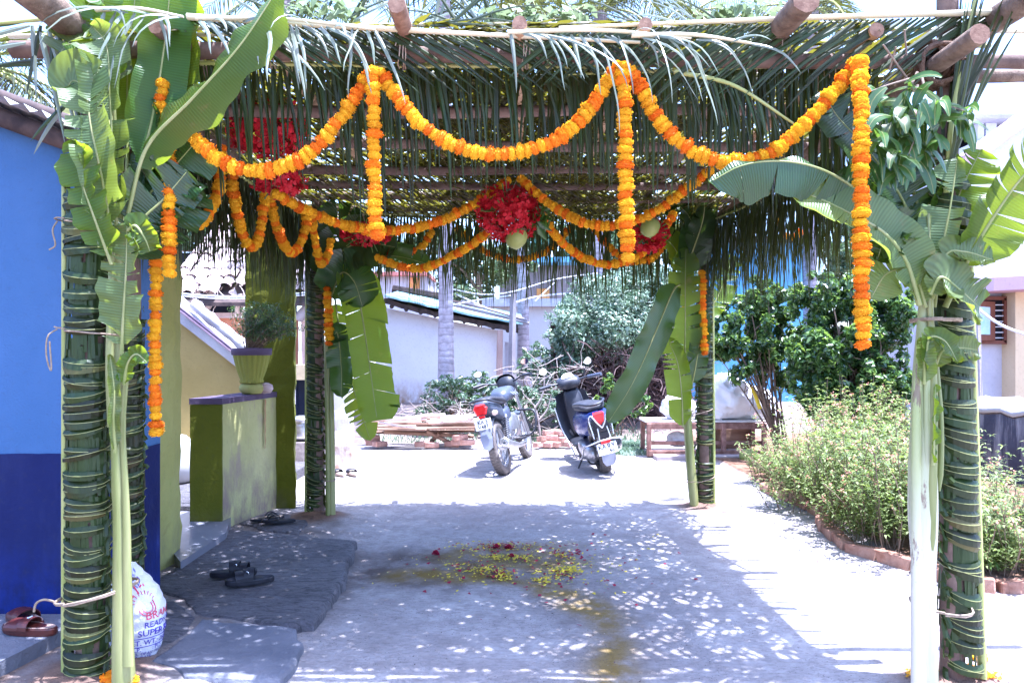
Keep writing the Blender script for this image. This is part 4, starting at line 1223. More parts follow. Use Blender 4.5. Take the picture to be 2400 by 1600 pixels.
banana_leaf(bl, PP((300, 500, 2.93), (345, 345, 2.90), (450, 232, 2.86), (560, 110, 2.84), (655, -30, 2.84)), .108, Vector((-.45, -.75, .6)), M['banana'], (-.95, .0), (-.25, .15), .18, 0, 73, 1.05, .72, wave=.016, rib=.009)
banana_leaf(bl, PP((275, 560, 2.93), (266, 400, 2.88), (258, 230, 2.86), (250, 110, 2.88), (215, 60, 2.9)), .135, Vector((0, -1, 0)), M['banana_pale'], (.15, .35), (.5, .6), .10, 9, 74, .8, .95, tear_amt=.5, missing=.1, gapmax=.5)
banana_leaf(bl, PP((262, 545, 2.9), (240, 420, 2.84), (214, 300, 2.82), (200, 215, 2.84), (170, 190, 2.86), (150, 230, 2.87)), .145, Vector((-.1, -1, .05)), M['banana_pale'], (.1, .4), (.2, .4), .06, 7, 75, 1.0, .75, tear_amt=.45, missing=.08, gapmax=.5)
banana_leaf(bl, PP((250, 300, 2.95), (245, 150, 3.0), (225, 90, 2.98), (170, 95, 2.93), (140, 125, 2.9)), .13, Vector((.1, -.6, .8)), M['banana_pale'], (.1, .3), (.3, .3), .3, 5, 76, 1, 1, tear_amt=.4)
banana_leaf(bl, PP((250, 200, 3.0), (240, 60, 3.02), (235, -10, 3.0), (180, 40, 2.96)), .09, Vector((.3, -.9, .3)), M['banana'], (.1, .3), (.3, .3), .2, 5, 79, 1, 1, tear_amt=.4)
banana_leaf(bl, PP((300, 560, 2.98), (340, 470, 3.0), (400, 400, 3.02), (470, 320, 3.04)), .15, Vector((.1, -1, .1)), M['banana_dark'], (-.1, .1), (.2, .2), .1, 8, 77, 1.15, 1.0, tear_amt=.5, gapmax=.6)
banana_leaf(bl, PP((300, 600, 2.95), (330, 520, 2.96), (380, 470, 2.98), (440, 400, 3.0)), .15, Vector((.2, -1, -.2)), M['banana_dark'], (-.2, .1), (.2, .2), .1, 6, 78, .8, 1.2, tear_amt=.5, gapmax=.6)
banana_leaf(bl, PP((285, 830, 2.90), (290, 730, 2.88), (296, 620, 2.87), (298, 520, 2.86)), .125, Vector((-.1, -1, 0)), M['banana_pale'], (.2, -.1), (.3, .2), .08, 7, 80, .75, 1.0, tear_amt=.35, gapmax=.6, missing=.1)
banana_leaf(bl, PP((300, 540, 2.86), (318, 530, 2.85), (340, 560, 2.85), (352, 590, 2.86)), .065, Vector((.1, -1, .3)), M['banana'], (.1, .1), (.3, .3), .05, 3, 81, 1, 1, cut=True)
banana_leaf(bl, PP((290, 900, 2.90), (300, 850, 2.88), (320, 830, 2.87), (345, 850, 2.88)), .035, Vector((.3, -1, .5)), M['banana'], (.1, .3), (.3, .3), .05, 0, 82)
banana_leaf(bl, PP((270, 1060, 2.90), (266, 980, 2.88), (268, 920, 2.87), (258, 830, 2.88)), .028, Vector((.3, -1, .2)), M['banana_pale'], (.1, .6), (.3, .6), .05, 0, 83)
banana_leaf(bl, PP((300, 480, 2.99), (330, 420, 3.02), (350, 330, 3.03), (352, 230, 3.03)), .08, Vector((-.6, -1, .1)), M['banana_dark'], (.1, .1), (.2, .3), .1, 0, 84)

banana_leaf(bl, PP((270, 300, 2.97), (262, 180, 2.95), (240, 110, 2.92), (190, 100, 2.88), (148, 108, 2.86)), .075, Vector((.2, -.7, .7)), M['banana'], (-.5, -.3), (.1, .1), .45, 3, 85, 1, 1, tear_amt=.2)
banana_leaf(bl, PP((305, 470, 3.0), (380, 350, 3.04), (425, 200, 3.06), (440, 60, 3.06), (430, -60, 3.05)), .12, Vector((-.35, -1, .1)), M['banana'], (.1, .1), (.2, .3), .1, 3, 86, 1, 1, tear_amt=.15, wave=.02)
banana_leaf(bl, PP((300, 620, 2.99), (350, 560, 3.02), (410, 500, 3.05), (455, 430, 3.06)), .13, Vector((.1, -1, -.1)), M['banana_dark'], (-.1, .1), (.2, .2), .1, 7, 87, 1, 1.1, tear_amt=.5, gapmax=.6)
banana_leaf(bl, PP((262, 620, 2.88), (225, 520, 2.84), (190, 420, 2.82), (170, 330, 2.82)), .11, Vector((-.3, -1, .1)), M['banana'], (.1, .2), (.3, .4), .08, 7, 88, 1, .8, tear_amt=.4, gapmax=.5)
# --- front right plant
br = thing('banana_plant', (1.72, 2.95, 0), 'banana plant with thick white sunlit stem tied to the front right post', 'banana plant', 'banana plants tied to the four posts')
mb = MB(); mb.tube(catmull(PP((2172, 1640, 2.95), (2166, 1400, 2.95), (2163, 1180, 2.95), (2160, 1000, 2.95), (2158, 880, 2.95), (2164, 760, 2.96), (2170, 640, 2.97)), 26), [.044] * 8 + [.046, .049, .053, .056, .056, .055, .052, .048, .044, .040, .036, .032, .03, .028, .026, .024, .022, .02, .018], 18, lump=.04); mb.build('stem', M['stem_white'], br, smooth=True)
for (pp_, rr_) in ((PP((2154, 1640, 2.925), (2150, 1300, 2.925), (2148, 1050, 2.915), (2150, 900, 2.92), (2160, 800, 2.93)), .031), (PP((2185, 1640, 2.92), (2180, 1350, 2.92), (2178, 1150, 2.91), (2174, 1000, 2.91), (2172, 830, 2.92)), .026)):
    mb = MB(); mb.tube(catmull(pp_, 16), [rr_ * (1 - .03 * i) for i in range(17)], 14, flat=.8, lump=.05, seed=rr_ * 90); mb.build('leaf_sheath', M['stem_white'], br, smooth=True)
mb = MB(); mb.tube(catmull(PP((2182, 1320, 2.91), (2186, 1100, 2.90), (2188, 900, 2.91), (2180, 700, 2.93), (2176, 480, 2.95)), 14), [.004, .016, .017, .018, .018, .017, .016, .015, .014, .013, .012, .011, .01, .009, .008], 10, flat=.8); mb.build('petiole', M['stem'], br, smooth=True)
mb = MB(); mb.tube(catmull(PP((2202, 1150, 2.93), (2206, 1000, 2.93), (2196, 850, 2.94)), 8), [.004, .012, .012, .011, .01, .01, .009, .008, .007], 8); mb.build('petiole', M['stem'], br, smooth=True)
# long arching leaf to the left
banana_leaf(br, PP((2140, 600, 2.95), (2090, 520, 2.92), (2000, 440, 2.87), (1920, 395, 2.84), (1830, 378, 2.82), (1740, 388, 2.82), (1662, 428, 2.84)), .155, Vector((-.2, -.55, .85)), M['banana_dark'], (.1, -1.0), (-.2, -.15), .22, 6, 91, .30, 1.05, tear_amt=.12, gapmax=.15, rib=.008)
banana_leaf(br, PP((2155, 715, 2.90), (2122, 610, 2.86), (2070, 545, 2.84), (2000, 505, 2.84), (1930, 470, 2.86), (1850, 440, 2.88)), .17, Vector((-.1, -1, .25)), M['banana_pale'], (.1, .35), (.1, .5), .10, 5, 92, .75, .95, tear_amt=.25, gapmax=.3, rib=.011)
banana_leaf(br, PP((2160, 620, 3.0), (2120, 480, 3.02), (2040, 360, 3.03), (1960, 270, 3.04), (1930, 210, 3.05)), .17, Vector((.1, -1, .1)), M['banana_dark'], (.0, .15), (.2, .3), .1, 9, 93, 1, 1, tear_amt=.35, gapmax=.5, rib=.009)
banana_leaf(br, PP((2170, 640, 3.02), (2150, 480, 3.06), (2110, 380, 3.08), (2060, 250, 3.10)), .15, Vector((0, -1, .1)), M['banana_dark'], (.1, .1), (.2, .3), .1, 7, 94, 1, 1, tear_amt=.35, gapmax=.5, rib=.012)
banana_leaf(br, PP((2150, 560, 2.90), (2110, 530, 2.87), (2075, 560, 2.87), (2055, 610, 2.9)), .085, Vector((.1, -1, .35)), M['banana_dark'], (.1, .1), (.2, .5), .05, 3, 95, 1, 1, wave=.03)
banana_leaf(br, PP((2215, 720, 2.98), (2262, 620, 2.95), (2320, 520, 2.9), (2400, 410, 2.85), (2490, 330, 2.82)), .19, Vector((.15, -.85, .5)), M['banana'], (.05, .5), (.1, .45), .25, 7, 96, .95, .95, tear_amt=.2, gapmax=.2, rib=.013)
banana_leaf(br, PP((2190, 720, 2.95), (2205, 600, 2.93), (2228, 480, 2.93), (2244, 370, 2.95)), .095, Vector((-.3, -1, .1)), M['banana_pale'], (.1, .05), (.3, .1), .1, 9, 97, .55, 1.2, tear_amt=.45, gapmax=.7, missing=.1)
banana_leaf(br, PP((2185, 700, 2.92), (2215, 600, 2.9), (2260, 590, 2.88), (2330, 610, 2.88)), .08, Vector((.1, -1, .5)), M['banana_pale'], (.1, .2), (.3, .3), .1, 5, 98, 1, 1, tear_amt=.35, gapmax=.6)
banana_leaf(br, PP((2180, 690, 2.88), (2205, 650, 2.86), (2250, 680, 2.85), (2295, 720, 2.87)), .125, Vector((.3, -1, .35)), M['banana_pale'], (.15, .1), (.4, .3), .03, 4, 99, 1.0, .9, tear_amt=.2, cut=True)
banana_leaf(br, PP((2178, 880, 2.89), (2172, 830, 2.87), (2180, 790, 2.86), (2215, 800, 2.86), (2245, 850, 2.87)), .05, Vector((.2, -1, .5)), M['banana'], (.1, .3), (.3, .3), .03, 2, 100)
banana_leaf(br, PP((2190, 860, 2.92), (2210, 820, 2.92), (2250, 815, 2.92), (2292, 820, 2.93)), .06, Vector((.1, -1, .2)), M['banana_pale'], (.1, .3), (.1, .3), .03, 3, 101, cut=True)
banana_leaf(br, PP((2186, 1090, 2.88), (2188, 1030, 2.87), (2190, 960, 2.87), (2192, 900, 2.88)), .024, Vector((.4, -1, 0)), M['banana'], (.1, .3), (.3, .9), .05, 0, 102)
banana_leaf(br, PP((2165, 900, 2.885), (2166, 850, 2.87), (2160, 790, 2.87)), .05, Vector((-.3, -1, 0)), M['banana_pale'], (.1, .3), (.3, .9), .05, 2, 103, cut=True)

banana_leaf(br, PP((2165, 640, 2.98), (2100, 540, 2.99), (2010, 470, 3.0), (1940, 430, 3.02)), .16, Vector((.1, -1, .1)), M['banana_dark'], (.0, .2), (.2, .3), .1, 7, 104, 1, 1, tear_amt=.35, gapmax=.5, rib=.009)
banana_leaf(br, PP((2175, 700, 3.0), (2215, 560, 3.02), (2250, 450, 3.02), (2300, 350, 3.0)), .13, Vector((-.1, -1, .1)), M['banana'], (.0, .2), (.2, .3), .1, 7, 105, 1, 1, tear_amt=.35, gapmax=.5, rib=.009)
banana_leaf(br, PP((2170, 720, 2.92), (2140, 640, 2.90), (2080, 640, 2.89), (2040, 700, 2.9)), .11, Vector((.1, -1, .3)), M['banana_pale'], (.1, .2), (.2, .4), .05, 4, 106, 1, 1, tear_amt=.25)
# --- back left plant
x, y = POSTS['bl']
b3 = thing('banana_plant', (-1.50, y - .03, 0), 'banana plant on the back left post with one huge hanging green leaf', 'banana plant', 'banana plants tied to the four posts')
mb = MB(); mb.tube(catmull(PP((777, 1216, 6.0), (776, 1000, 6.0), (772, 800, 6.0), (775, 620, 6.0)), 14), [.034, .034, .033, .032, .031, .03, .029, .028, .026, .024, .022, .02, .018, .016, .014], 12, lump=.05); mb.build('stem', M['stem'], b3, smooth=True)
mb = MB(); mb.tube(catmull(PP((768, 1210, 5.95), (767, 1000, 5.95), (764, 800, 5.95)), 8), .018, 10); mb.build('stem', M['stem'], b3, smooth=True)
banana_leaf(b3, PP((780, 640, 5.95), (812, 585, 5.85), (832, 650, 5.78), (852, 760, 5.72), (868, 870, 5.70), (884, 985, 5.70)), .262, Vector((.25, -1, .05)), M['banana'], (.05, -.45), (-.1, -.1), .20, 3, 111, .62, 1.0, tear_amt=.06, gapmax=.05, cut=True, wave=.012, rib=.010, N=60)
banana_leaf(b3, PP((785, 700, 6.1), (800, 800, 6.08), (825, 900, 6.06), (868, 1032, 6.02)), .20, Vector((.5, -1, .0)), M['banana'], (.2, -.3), (.3, .3), .05, 12, 112, .8, .8, tear_amt=.4, gapmax=.7)
banana_leaf(b3, PP((775, 660, 5.9), (790, 600, 5.8), (850, 568, 5.7), (930, 580, 5.68)), .24, Vector((.1, -1, .2)), M['banana_dark'], (.1, .2), (.2, .4), .03, 4, 113, 1, 1, tear_amt=.4)
banana_leaf(b3, PP((775, 700, 5.9), (800, 640, 5.75), (830, 660, 5.7), (850, 720, 5.7)), .20, Vector((.2, -1, .3)), M['banana_dark'], (.1, .3), (.2, .5), .03, 5, 114, 1, 1, tear_amt=.5)
banana_leaf(b3, PP((772, 640, 6.0), (765, 560, 5.95), (790, 520, 5.9), (850, 540, 5.9)), .2, Vector((0, -1, .3)), M['banana_dark'], (.1, .3), (.2, .5), .03, 5, 115, 1, 1, tear_amt=.5)
banana_leaf(b3, PP((780, 650, 5.9), (840, 610, 5.8), (920, 600, 5.75), (1010, 620, 5.72)), .12, Vector((.1, -1, .6)), M['banana_dark'], (.1, .3), (.2, .5), .1, 6, 116, 1, 1, tear_amt=.5, gapmax=.6)
banana_leaf(b3, PP((775, 820, 5.9), (790, 780, 5.9), (800, 860, 5.85), (800, 930, 5.85)), .12, Vector((.3, -1, 0)), M['banana_dark'], (.1, .3), (.2, .5), .1, 5, 117, 1, 1, tear_amt=.5)

# --- back right plant
x, y = POSTS['br']
b4 = thing('banana_plant', (1.55, y - .05, 0), 'banana plant on the back right post with a long leaf drooping left over the scooter', 'banana plant', 'banana plants tied to the four posts')
mb = MB(); mb.tube(catmull(PP((1628, 1192, 6.38), (1618, 1080, 6.38), (1610, 940, 6.38), (1612, 760, 6.38), (1612, 560, 6.38)), 16), [.040, .042, .042, .041, .04, .038, .036, .034, .03, .028, .026, .024, .02, .018, .016, .014, .012], 12, lump=.05); mb.build('stem', M['stem'], b4, smooth=True)
banana_leaf(b4, PP((1602, 665, 6.25), (1580, 678, 6.1), (1548, 750, 5.95), (1508, 845, 5.9), (1470, 920, 5.88), (1425, 990, 5.88)), .155, Vector((.3, -1, .3)), M['banana_dark'], (.15, -.2), (.1, .25), .10, 0, 121, .85, .85, wave=.022, rib=.009, N=60)
banana_leaf(b4, PP((1605, 860, 6.28), (1606, 760, 6.2), (1606, 660, 6.18), (1608, 580, 6.2)), .17, Vector((-.1, -1, 0)), M['banana'], (.0, .1), (.2, .2), .03, 9, 122, .9, .9, tear_amt=.25, gapmax=.5)
banana_leaf(b4, PP((1600, 1000, 6.25), (1598, 930, 6.2), (1588, 850, 6.18), (1562, 790, 6.2)), .15, Vector((-.1, -1, 0)), M['banana'], (.05, .1), (.2, .2), .03, 6, 123, .7, 1.0, tear_amt=.25, gapmax=.6)
banana_leaf(b4, PP((1612, 700, 6.3), (1590, 600, 6.25), (1560, 560, 6.2), (1525, 540, 6.2)), .14, Vector((.1, -1, .3)), M['banana'], (.1, .3), (.2, .3), .03, 2, 124, tear_amt=.3)
banana_leaf(b4, PP((1620, 640, 6.3), (1625, 540, 6.2), (1600, 490, 6.1), (1550, 470, 6.1)), .2, Vector((.1, -1, .3)), M['banana_dark'], (.1, .3), (.2, .3), .03, 4, 125, tear_amt=.4)
banana_leaf(b4, PP((1640, 760, 6.6), (1680, 700, 6.65), (1700, 650, 6.7), (1720, 600, 6.75)), .15, Vector((-.1, -1, .1)), M['banana'], (.1, .1), (.2, .3), .03, 9, 126, .9, .9, tear_amt=.3, gapmax=.8)
banana_leaf(b4, PP((1620, 600, 6.2), (1650, 500, 6.1), (1640, 420, 6.0), (1620, 380, 6.0)), .15, Vector((.3, -1, .1)), M['banana_dark'], (.1, .1), (.2, .3), .03, 5, 127, tear_amt=.4)
banana_leaf(b4, PP((1622, 900, 6.3), (1632, 850, 6.26), (1640, 790, 6.24), (1640, 720, 6.24)), .11, Vector((-.1, -1, 0)), M['banana_dark'], (.0, .1), (.2, .2), .03, 6, 128, tear_amt=.3)

# --- twine that ties plants and sleeves to the posts
def tie(label, u, v, Y, hw, dep, turns, tail, group='twine ties on the posts', slope=0, r=.0035):
    c = P(u, v, Y); random.seed(int(u + v))
    t_ = thing('twine_tie', c, label, 'twine', group)
    pts = []
    for i in range(int(turns * 18) + 1):
        th = 2 * math.pi * i / 18 - 2.0
        pts.append(c + Vector((math.cos(th) * hw, math.sin(th) * dep, math.cos(th) * slope + .010 * (i / 18) / turns + random.uniform(-.002, .002))))
    mb = MB(); mb.tube(pts, r, 6); mb.build('loop', M['twine'], t_, smooth=True)
    if tail:
        a = c + Vector((-hw * .96, -.02, -slope)); mb = MB()
        mb.tube(catmull([a] + [a + Vector(q) for q in tail], 16), r * .95, 6); mb.build('loose_end', M['twine'], t_, smooth=True)
tie('thick twine round the foot of the front left post with a curled loose end', 228, 1388, 3.01, .158, .13, 2, [(-.04, -.02, .02), (-.075, -.02, .005), (-.085, -.02, -.03)], slope=.035, r=.005)
tie('twine round the middle of the front left post with a long hanging loop', 225, 780, 3.01, .155, .12, 1, [(-.02, -.03, -.03), (-.025, -.03, -.11), (-.005, -.03, -.17), (-.012, -.03, -.05)], slope=-.015)
tie('twine round the upper part of the front left sleeve', 225, 532, 3.01, .155, .12, 1, [(-.006, -.02, -.04), (.005, -.02, -.10), (-.02, -.02, -.12)], slope=-.02)
tie('two turns of twine round the foot of the front right post', 2205, 1420, 3.0, .112, .12, 2, [(.03, .0, .0)], slope=-.005, r=.004)
tie('rope binding the leaf stalks high on the front right post', 2192, 753, 2.98, .080, .12, 3, None, r=.005)
tie('twine round the top of the front right post above the sleeve', 2212, 385, 3.05, .062, .07, 3, None, slope=-.01)
tie('thin twine round the foot of the back right post', 1640, 1122, 6.4, .13, .12, 1, [(-.01, -.02, 0)], slope=.03)
tie('thin twine round the back right post above the cloth bundle', 1635, 965, 6.4, .13, .12, 1, None, slope=.03)
tie('thin twine round the foot of the back left banana stems', 772, 1125, 5.98, .05, .05, 2, None)

# ---------------------------------------------------------------- marigold garlands
def marigold_mesh(name, mat, seed):
    rd = random.Random(seed); mb = MB()
    # axis z, diameter about 1, thickness about .55: rings of small curled petals round a core
    mb.lathe([(.0, -.27), (.27, -.24), (.39, -.12), (.42, 0), (.39, .12), (.27, .24), (0, .27)], 12)
    for (rad, z, tilt, n, s) in ((.37, -.20, .55, 18, .12), (.425, -.10, .25, 20, .17), (.44, .0, .0, 20, .17), (.425, .10, -.25, 20, .17), (.37, .20, -.55, 18, .15), (.28, .25, -1.0, 13, .14), (.28, -.25, 1.0, 13, .14), (.15, .28, -1.3, 7, .12)):
        for k in range(n):
            th = 2 * math.pi * (k + rd.uniform(-.3, .3)) / n
            er = Vector((math.cos(th), math.sin(th), 0)); et = Vector((-math.sin(th), math.cos(th), 0)); ez = Vector((0, 0, 1))
            o = er * math.cos(tilt) + ez * (-math.sin(tilt)); up = et.cross(o)
            c = er * (rad * rd.uniform(.82, 1.06)) + ez * (z + rd.uniform(-.03, .03)) - o * .08
            w = s * rd.uniform(.55, .75); h = s * rd.uniform(.7, 1.1)
            mb.add([c - et * w * .6, c + et * w * .6, c + et * w + o * h * .7 + up * .05, c + o * h + up * rd.uniform(-.06, .06), c - et * w + o * h * .7 + up * .05], [(0, 1, 2, 3), (0, 3, 4)])
    me = bpy.data.meshes.new(name)
    me.from_pydata(mb.v, [], mb.f); me.materials.append(mat)
    return me
MG = {'y': [marigold_mesh('marigold_yellow', M['yellow'], s) for s in (1, 2, 3)], 'o': [marigold_mesh('marigold_orange', M['orange'], s) for s in (4, 5, 6)]}
def garland(label, pts, dia, pitch, seed, group='marigold garlands strung on the pavilion', knot=False, pat=(2, 1)):
    rd = random.Random(seed)
    path = catmull(pts, 80); L = sum((path[i + 1] - path[i]).length for i in range(80))
    t_ = thing('marigold_garland', path[0], label, 'garland', group)
    n = max(2, int(L / pitch)); k = 0; run = 0; cur = 'y'; left = rd.randint(1, 2)
    acc = [0]
    for i in range(80): acc.append(acc[-1] + (path[i + 1] - path[i]).length)
    for j in range(n):
        d = (j + .5) / n * L
        i = max(0, min(79, next((q for q in range(80) if acc[q + 1] >= d), 79)))
        f = (d - acc[i]) / max(1e-6, acc[i + 1] - acc[i]); p = path[i].lerp(path[i + 1], f); tg = (path[i + 1] - path[i]).normalized()
        if left == 0:
            cur = 'o' if cur == 'y' else 'y'; left = 1 if cur == 'o' and rd.random() < .9 else rd.choice((1, 2, 2, 3, 3))
        left -= 1
        o = bpy.data.objects.new('marigold', rd.choice(MG[cur])); COL.objects.link(o); o.parent = t_
        q = (tg + Vector([rd.uniform(-.22, .22) for _ in range(3)])).normalized().to_track_quat('Z', 'Y')
        o.rotation_euler = (q.to_matrix() @ Matrix.Rotation(rd.uniform(0, 6.28), 3, 'Z')).to_euler()
        s = dia * rd.uniform(.80, 1.12); o.scale = (s, s, pitch * rd.uniform(1.9, 2.4))
        o.location = p + Vector([rd.uniform(-.06, .06) * dia for _ in range(3)]) - off(t_)
    return t_
YG = 2.96
D, PT = .067, .030
garland('left swag of the three big marigold swags on the front beam', PP((418, 285, YG), (470, 340, YG), (540, 388, YG), (625, 398, YG), (710, 372, YG), (790, 290, YG), (850, 200, YG), (868, 168, YG)), D, PT, 1)
garland('middle swag of the three big marigold swags on the front beam', PP((884, 165, YG), (920, 212, YG), (980, 285, YG), (1070, 342, YG), (1180, 362, YG), (1290, 335, YG), (1370, 270, YG), (1430, 185, YG), (1456, 152, YG)), D, PT, 2)
garland('right swag of the three big marigold swags on the front beam', PP((1470, 160, YG), (1500, 205, YG), (1550, 290, YG), (1630, 358, YG), (1725, 380, YG), (1820, 350, YG), (1910, 265, YG), (1975, 190, YG), (2012, 142, YG)), D, PT, 3)
garland('straight marigold drop at the first peak of the front beam', PP((872, 158, YG - .03), (876, 250, YG - .03), (876, 400, YG - .03), (882, 558, YG - .03)), D, PT, 4)
garland('straight marigold drop at the second peak of the front beam', PP((1458, 148, YG - .03), (1464, 260, YG - .03), (1466, 430, YG - .03), (1470, 610, YG - .03)), D, PT, 5)
garland('longest marigold drop hanging at the right end of the front beam', PP((2014, 142, YG - .03), (2018, 300, 2.80), (2019, 560, 2.74), (2023, 815, 2.74)), D, PT, 6)
garland('marigold strand half hidden behind the front left banana leaves', PP((385, 190, YG + .06), (378, 240, YG + .06), (390, 300, YG + .06), (398, 400, YG + .05), (396, 470, YG + .03), (396, 648, YG)), D * .92, PT, 7)
garland('marigold drop hanging lowest on the left in front of the green wall', PP((358, 560, YG + .1), (364, 620, YG + .1), (366, 700, YG + .1), (362, 800, YG + .1), (364, 900, YG + .1), (366, 1018, YG + .1)), D * .88, PT, 8)
# strands inside, further back
g2 = 'inner marigold strands under the roof'
d2 = .070; p2 = .032
garland('inner marigold strand sagging from the big red cluster to the centre red cluster', PP((640, 450, 4.0), (710, 490, 4.15), (800, 525, 4.35), (900, 540, 4.55), (1010, 525, 4.7), (1110, 480, 4.8), (1195, 420, 4.85)), d2, p2, 11, g2)
garland('inner marigold strand from the centre red cluster to the right side beam', PP((1215, 415, 4.85), (1290, 480, 4.75), (1370, 522, 4.65), (1440, 528, 4.6), (1530, 500, 4.5), (1610, 440, 4.4), (1670, 395, 4.3)), d2, p2, 12, g2)
garland('marigold strand sagging low on the left of the centre red cluster', PP((880, 600, 5.6), (930, 622, 5.6), (990, 628, 5.55), (1060, 600, 5.4), (1130, 555, 5.2), (1195, 490, 5.0)), d2, p2, 13, g2)
garland('marigold strand sagging low on the right of the centre red cluster', PP((1270, 505, 5.0), (1310, 560, 5.2), (1370, 605, 5.4), (1440, 620, 5.5), (1510, 590, 5.6), (1560, 530, 5.7), (1580, 500, 5.8)), d2, p2, 14, g2)
g3 = 'marigold strands on the left fringe'
garland('first marigold loop on the left fringe, nearest the front post', PP((408, 468, 3.7), (430, 505, 3.75), (465, 528, 3.85), (500, 480, 3.95), (515, 430, 4.0), (520, 340, 4.0)), d2, p2, 15, g3)
garland('second marigold loop on the left fringe', PP((545, 380, 4.15), (548, 450, 4.2), (566, 540, 4.35), (592, 582, 4.45), (612, 530, 4.5), (622, 450, 4.55)), d2, p2, 16, g3)
garland('third marigold loop on the left fringe', PP((634, 450, 4.6), (645, 520, 4.7), (668, 575, 4.85), (690, 590, 5.0), (712, 550, 5.05), (722, 490, 5.1)), d2, p2, 17, g3)
garland('last narrow marigold loop on the left fringe by the back post', PP((730, 500, 5.2), (737, 560, 5.4), (752, 618, 5.55), (768, 600, 5.65), (775, 560, 5.7)), d2, p2, 18, g3)
garland('short marigold drop on the back left post', PP((764, 640, 5.85), (768, 700, 5.85), (770, 760, 5.85), (772, 808, 5.85)), .078, .036, 19, g3)
g4 = 'marigold strands along the back'
garland('thin marigold strand on the back beam left of the palm trunk', PP((880, 585, 6.2), (940, 592, 6.2), (985, 580, 6.2), (1015, 540, 6.2)), .072, .034, 20, g4)
garland('thin marigold strand on the back beam behind the coconut', PP((1070, 530, 6.35), (1120, 580, 6.35), (1200, 608, 6.35), (1280, 590, 6.35), (1340, 530, 6.35)), .072, .034, 21, g4)
garland('thin marigold strand on the back beam right of the middle', PP((1385, 525, 6.35), (1420, 570, 6.35), (1470, 610, 6.3), (1530, 605, 6.3), (1565, 560, 6.3)), .072, .034, 22, g4)
garland('marigold drop on the right face of the back right post', PP((1646, 635, 6.2), (1647, 700, 6.2), (1649, 770, 6.2), (1651, 832, 6.2)), .07, .034, 23, g4)
garland('marigold drop half hidden left of the back right post', PP((1606, 660, 6.45), (1604, 720, 6.45), (1603, 800, 6.45)), .05, .03, 24, g4)
garland('short marigold loop seen through the right fringe', PP((1818, 500, 5.6), (1830, 540, 5.6), (1855, 556, 5.6), (1880, 540, 5.6)), .06, .03, 25, g4)

# ---------------------------------------------------------------- red flower clusters
M['spike_green'] = leafm('bract_green', (.10, .18, .04), (.16, .25, .06), .3, None, .5, 10, 0, 90, .2)
def cluster(label, c, r, n, seed, hang=None, coconut=None, leaves=None):
    rd = np.random.RandomState(seed); c = Vector(c)
    t_ = thing('flower_cluster', c, label, 'flower cluster', 'red flower clusters hung under the roof')
    V = []; F = []; k = 0
    for i in range(n):
        d = rd.normal(size=3); d[2] -= .15; d /= np.linalg.norm(d)
        rr = (.62 + .42 * rd.rand()); p = np.array(c) + d * np.array(r) * rr
        nrm = Vector(d + rd.normal(size=3) * .45).normalized()
        a = nrm.orthogonal().normalized(); a.rotate(Matrix.Rotation(rd.uniform(0, 6.28), 3, nrm)); b = nrm.cross(a)
        s = rd.uniform(.022, .036)
        for q in range(4):      # ruffled petals round a centre
            th = q * 1.57 + rd.uniform(-.3, .3); e = a * math.cos(th) + b * math.sin(th); f = nrm.cross(e)
            pc = Vector(p)
            V += [pc, pc + e * s * .6 + f * s * .45 + nrm * s * .25, pc + e * s + nrm * s * rd.uniform(-.1, .5), pc + e * s * .6 - f * s * .45 + nrm * s * .25]
            F.append((k, k + 1, k + 2, k + 3)); k += 4
    npmesh('red_flowers', np.array([tuple(v) for v in V]), F, M['redflower'], t_, 4, kind='stuff')
    mb = MB()
    for i in range(26):
        d = Vector(rd.normal(size=3)).normalized()
        p = c + Vector((d.x * r[0], d.y * r[1], d.z * r[2])) * .55
        mb.tube([p, p + d * r[0] * .5], .004, 4)
    mb.build('flower_stalks', M['spike_green'], t_, kind='stuff')
    if hang is not None:
        mb = MB(); mb.tube([c + Vector((0, 0, r[2] * .5)), Vector(hang)], .004, 6); mb.build('string', M['twine'], t_)
    if leaves:
        leaf_cloud('leaves', leaves, 36, .09, M['mango'], t_, seed, .35, .2, .4, kind='stuff')
    if coconut:
        cc = c + Vector(coconut)
        t2 = thing('coconut', cc - Vector((0, 0, .08)), 'green coconut under the ' + ('centre' if c.x < .3 else 'right') + ' red flower cluster', 'coconut', 'green coconuts hung with the flowers')
        mb = MB(); mb.lathe([(0, -.08), (.04, -.072), (.062, -.04), (.070, 0), (.062, .04), (.035, .065), (0, .075)], 20, cc, rot=Euler((.3, .5, 0)).to_matrix())
        mb.build('husk', M['coconut'], t2, smooth=True)
        mb = MB(); mb.lathe([(.02, .066), (.033, .070), (.03, .078), (0, .084)], 12, cc, rot=Euler((.3, .5, 0)).to_matrix()); mb.build('cap', M['coir'], t2)
cluster('largest red flower cluster hanging behind the left swag', P(628, 295, 4.0), (.225, .2, .17), 430, 201, P(640, 150, 4.0), leaves=[(tuple(P(690, 260, 4.0)), (.2, .12, .12))])
cluster('lower red flower cluster under the largest one', P(655, 425, 4.1), (.15, .12, .08), 170, 202)
cluster('round red flower cluster with leaves in the centre of the pavilion', P(1190, 500, 4.85), (.215, .2, .19), 480, 203, P(1212, 420, 4.85), (.06, -.03, -.165), leaves=[(tuple(P(1268, 510, 4.85)), (.06, .06, .1))])
cluster('small red flower cluster beside the second straight drop', P(1522, 548, 5.5), (.14, .12, .13), 190, 204, P(1520, 470, 5.5), (-.02, -.14, .03))
cluster('small dark red flower cluster behind the first straight drop', P(858, 548, 5.6), (.2, .12, .09), 150, 205, P(850, 500, 5.6))
cluster('tiny red flower cluster hanging at the back left', P(912, 590, 5.8), (.04, .04, .06), 36, 206)

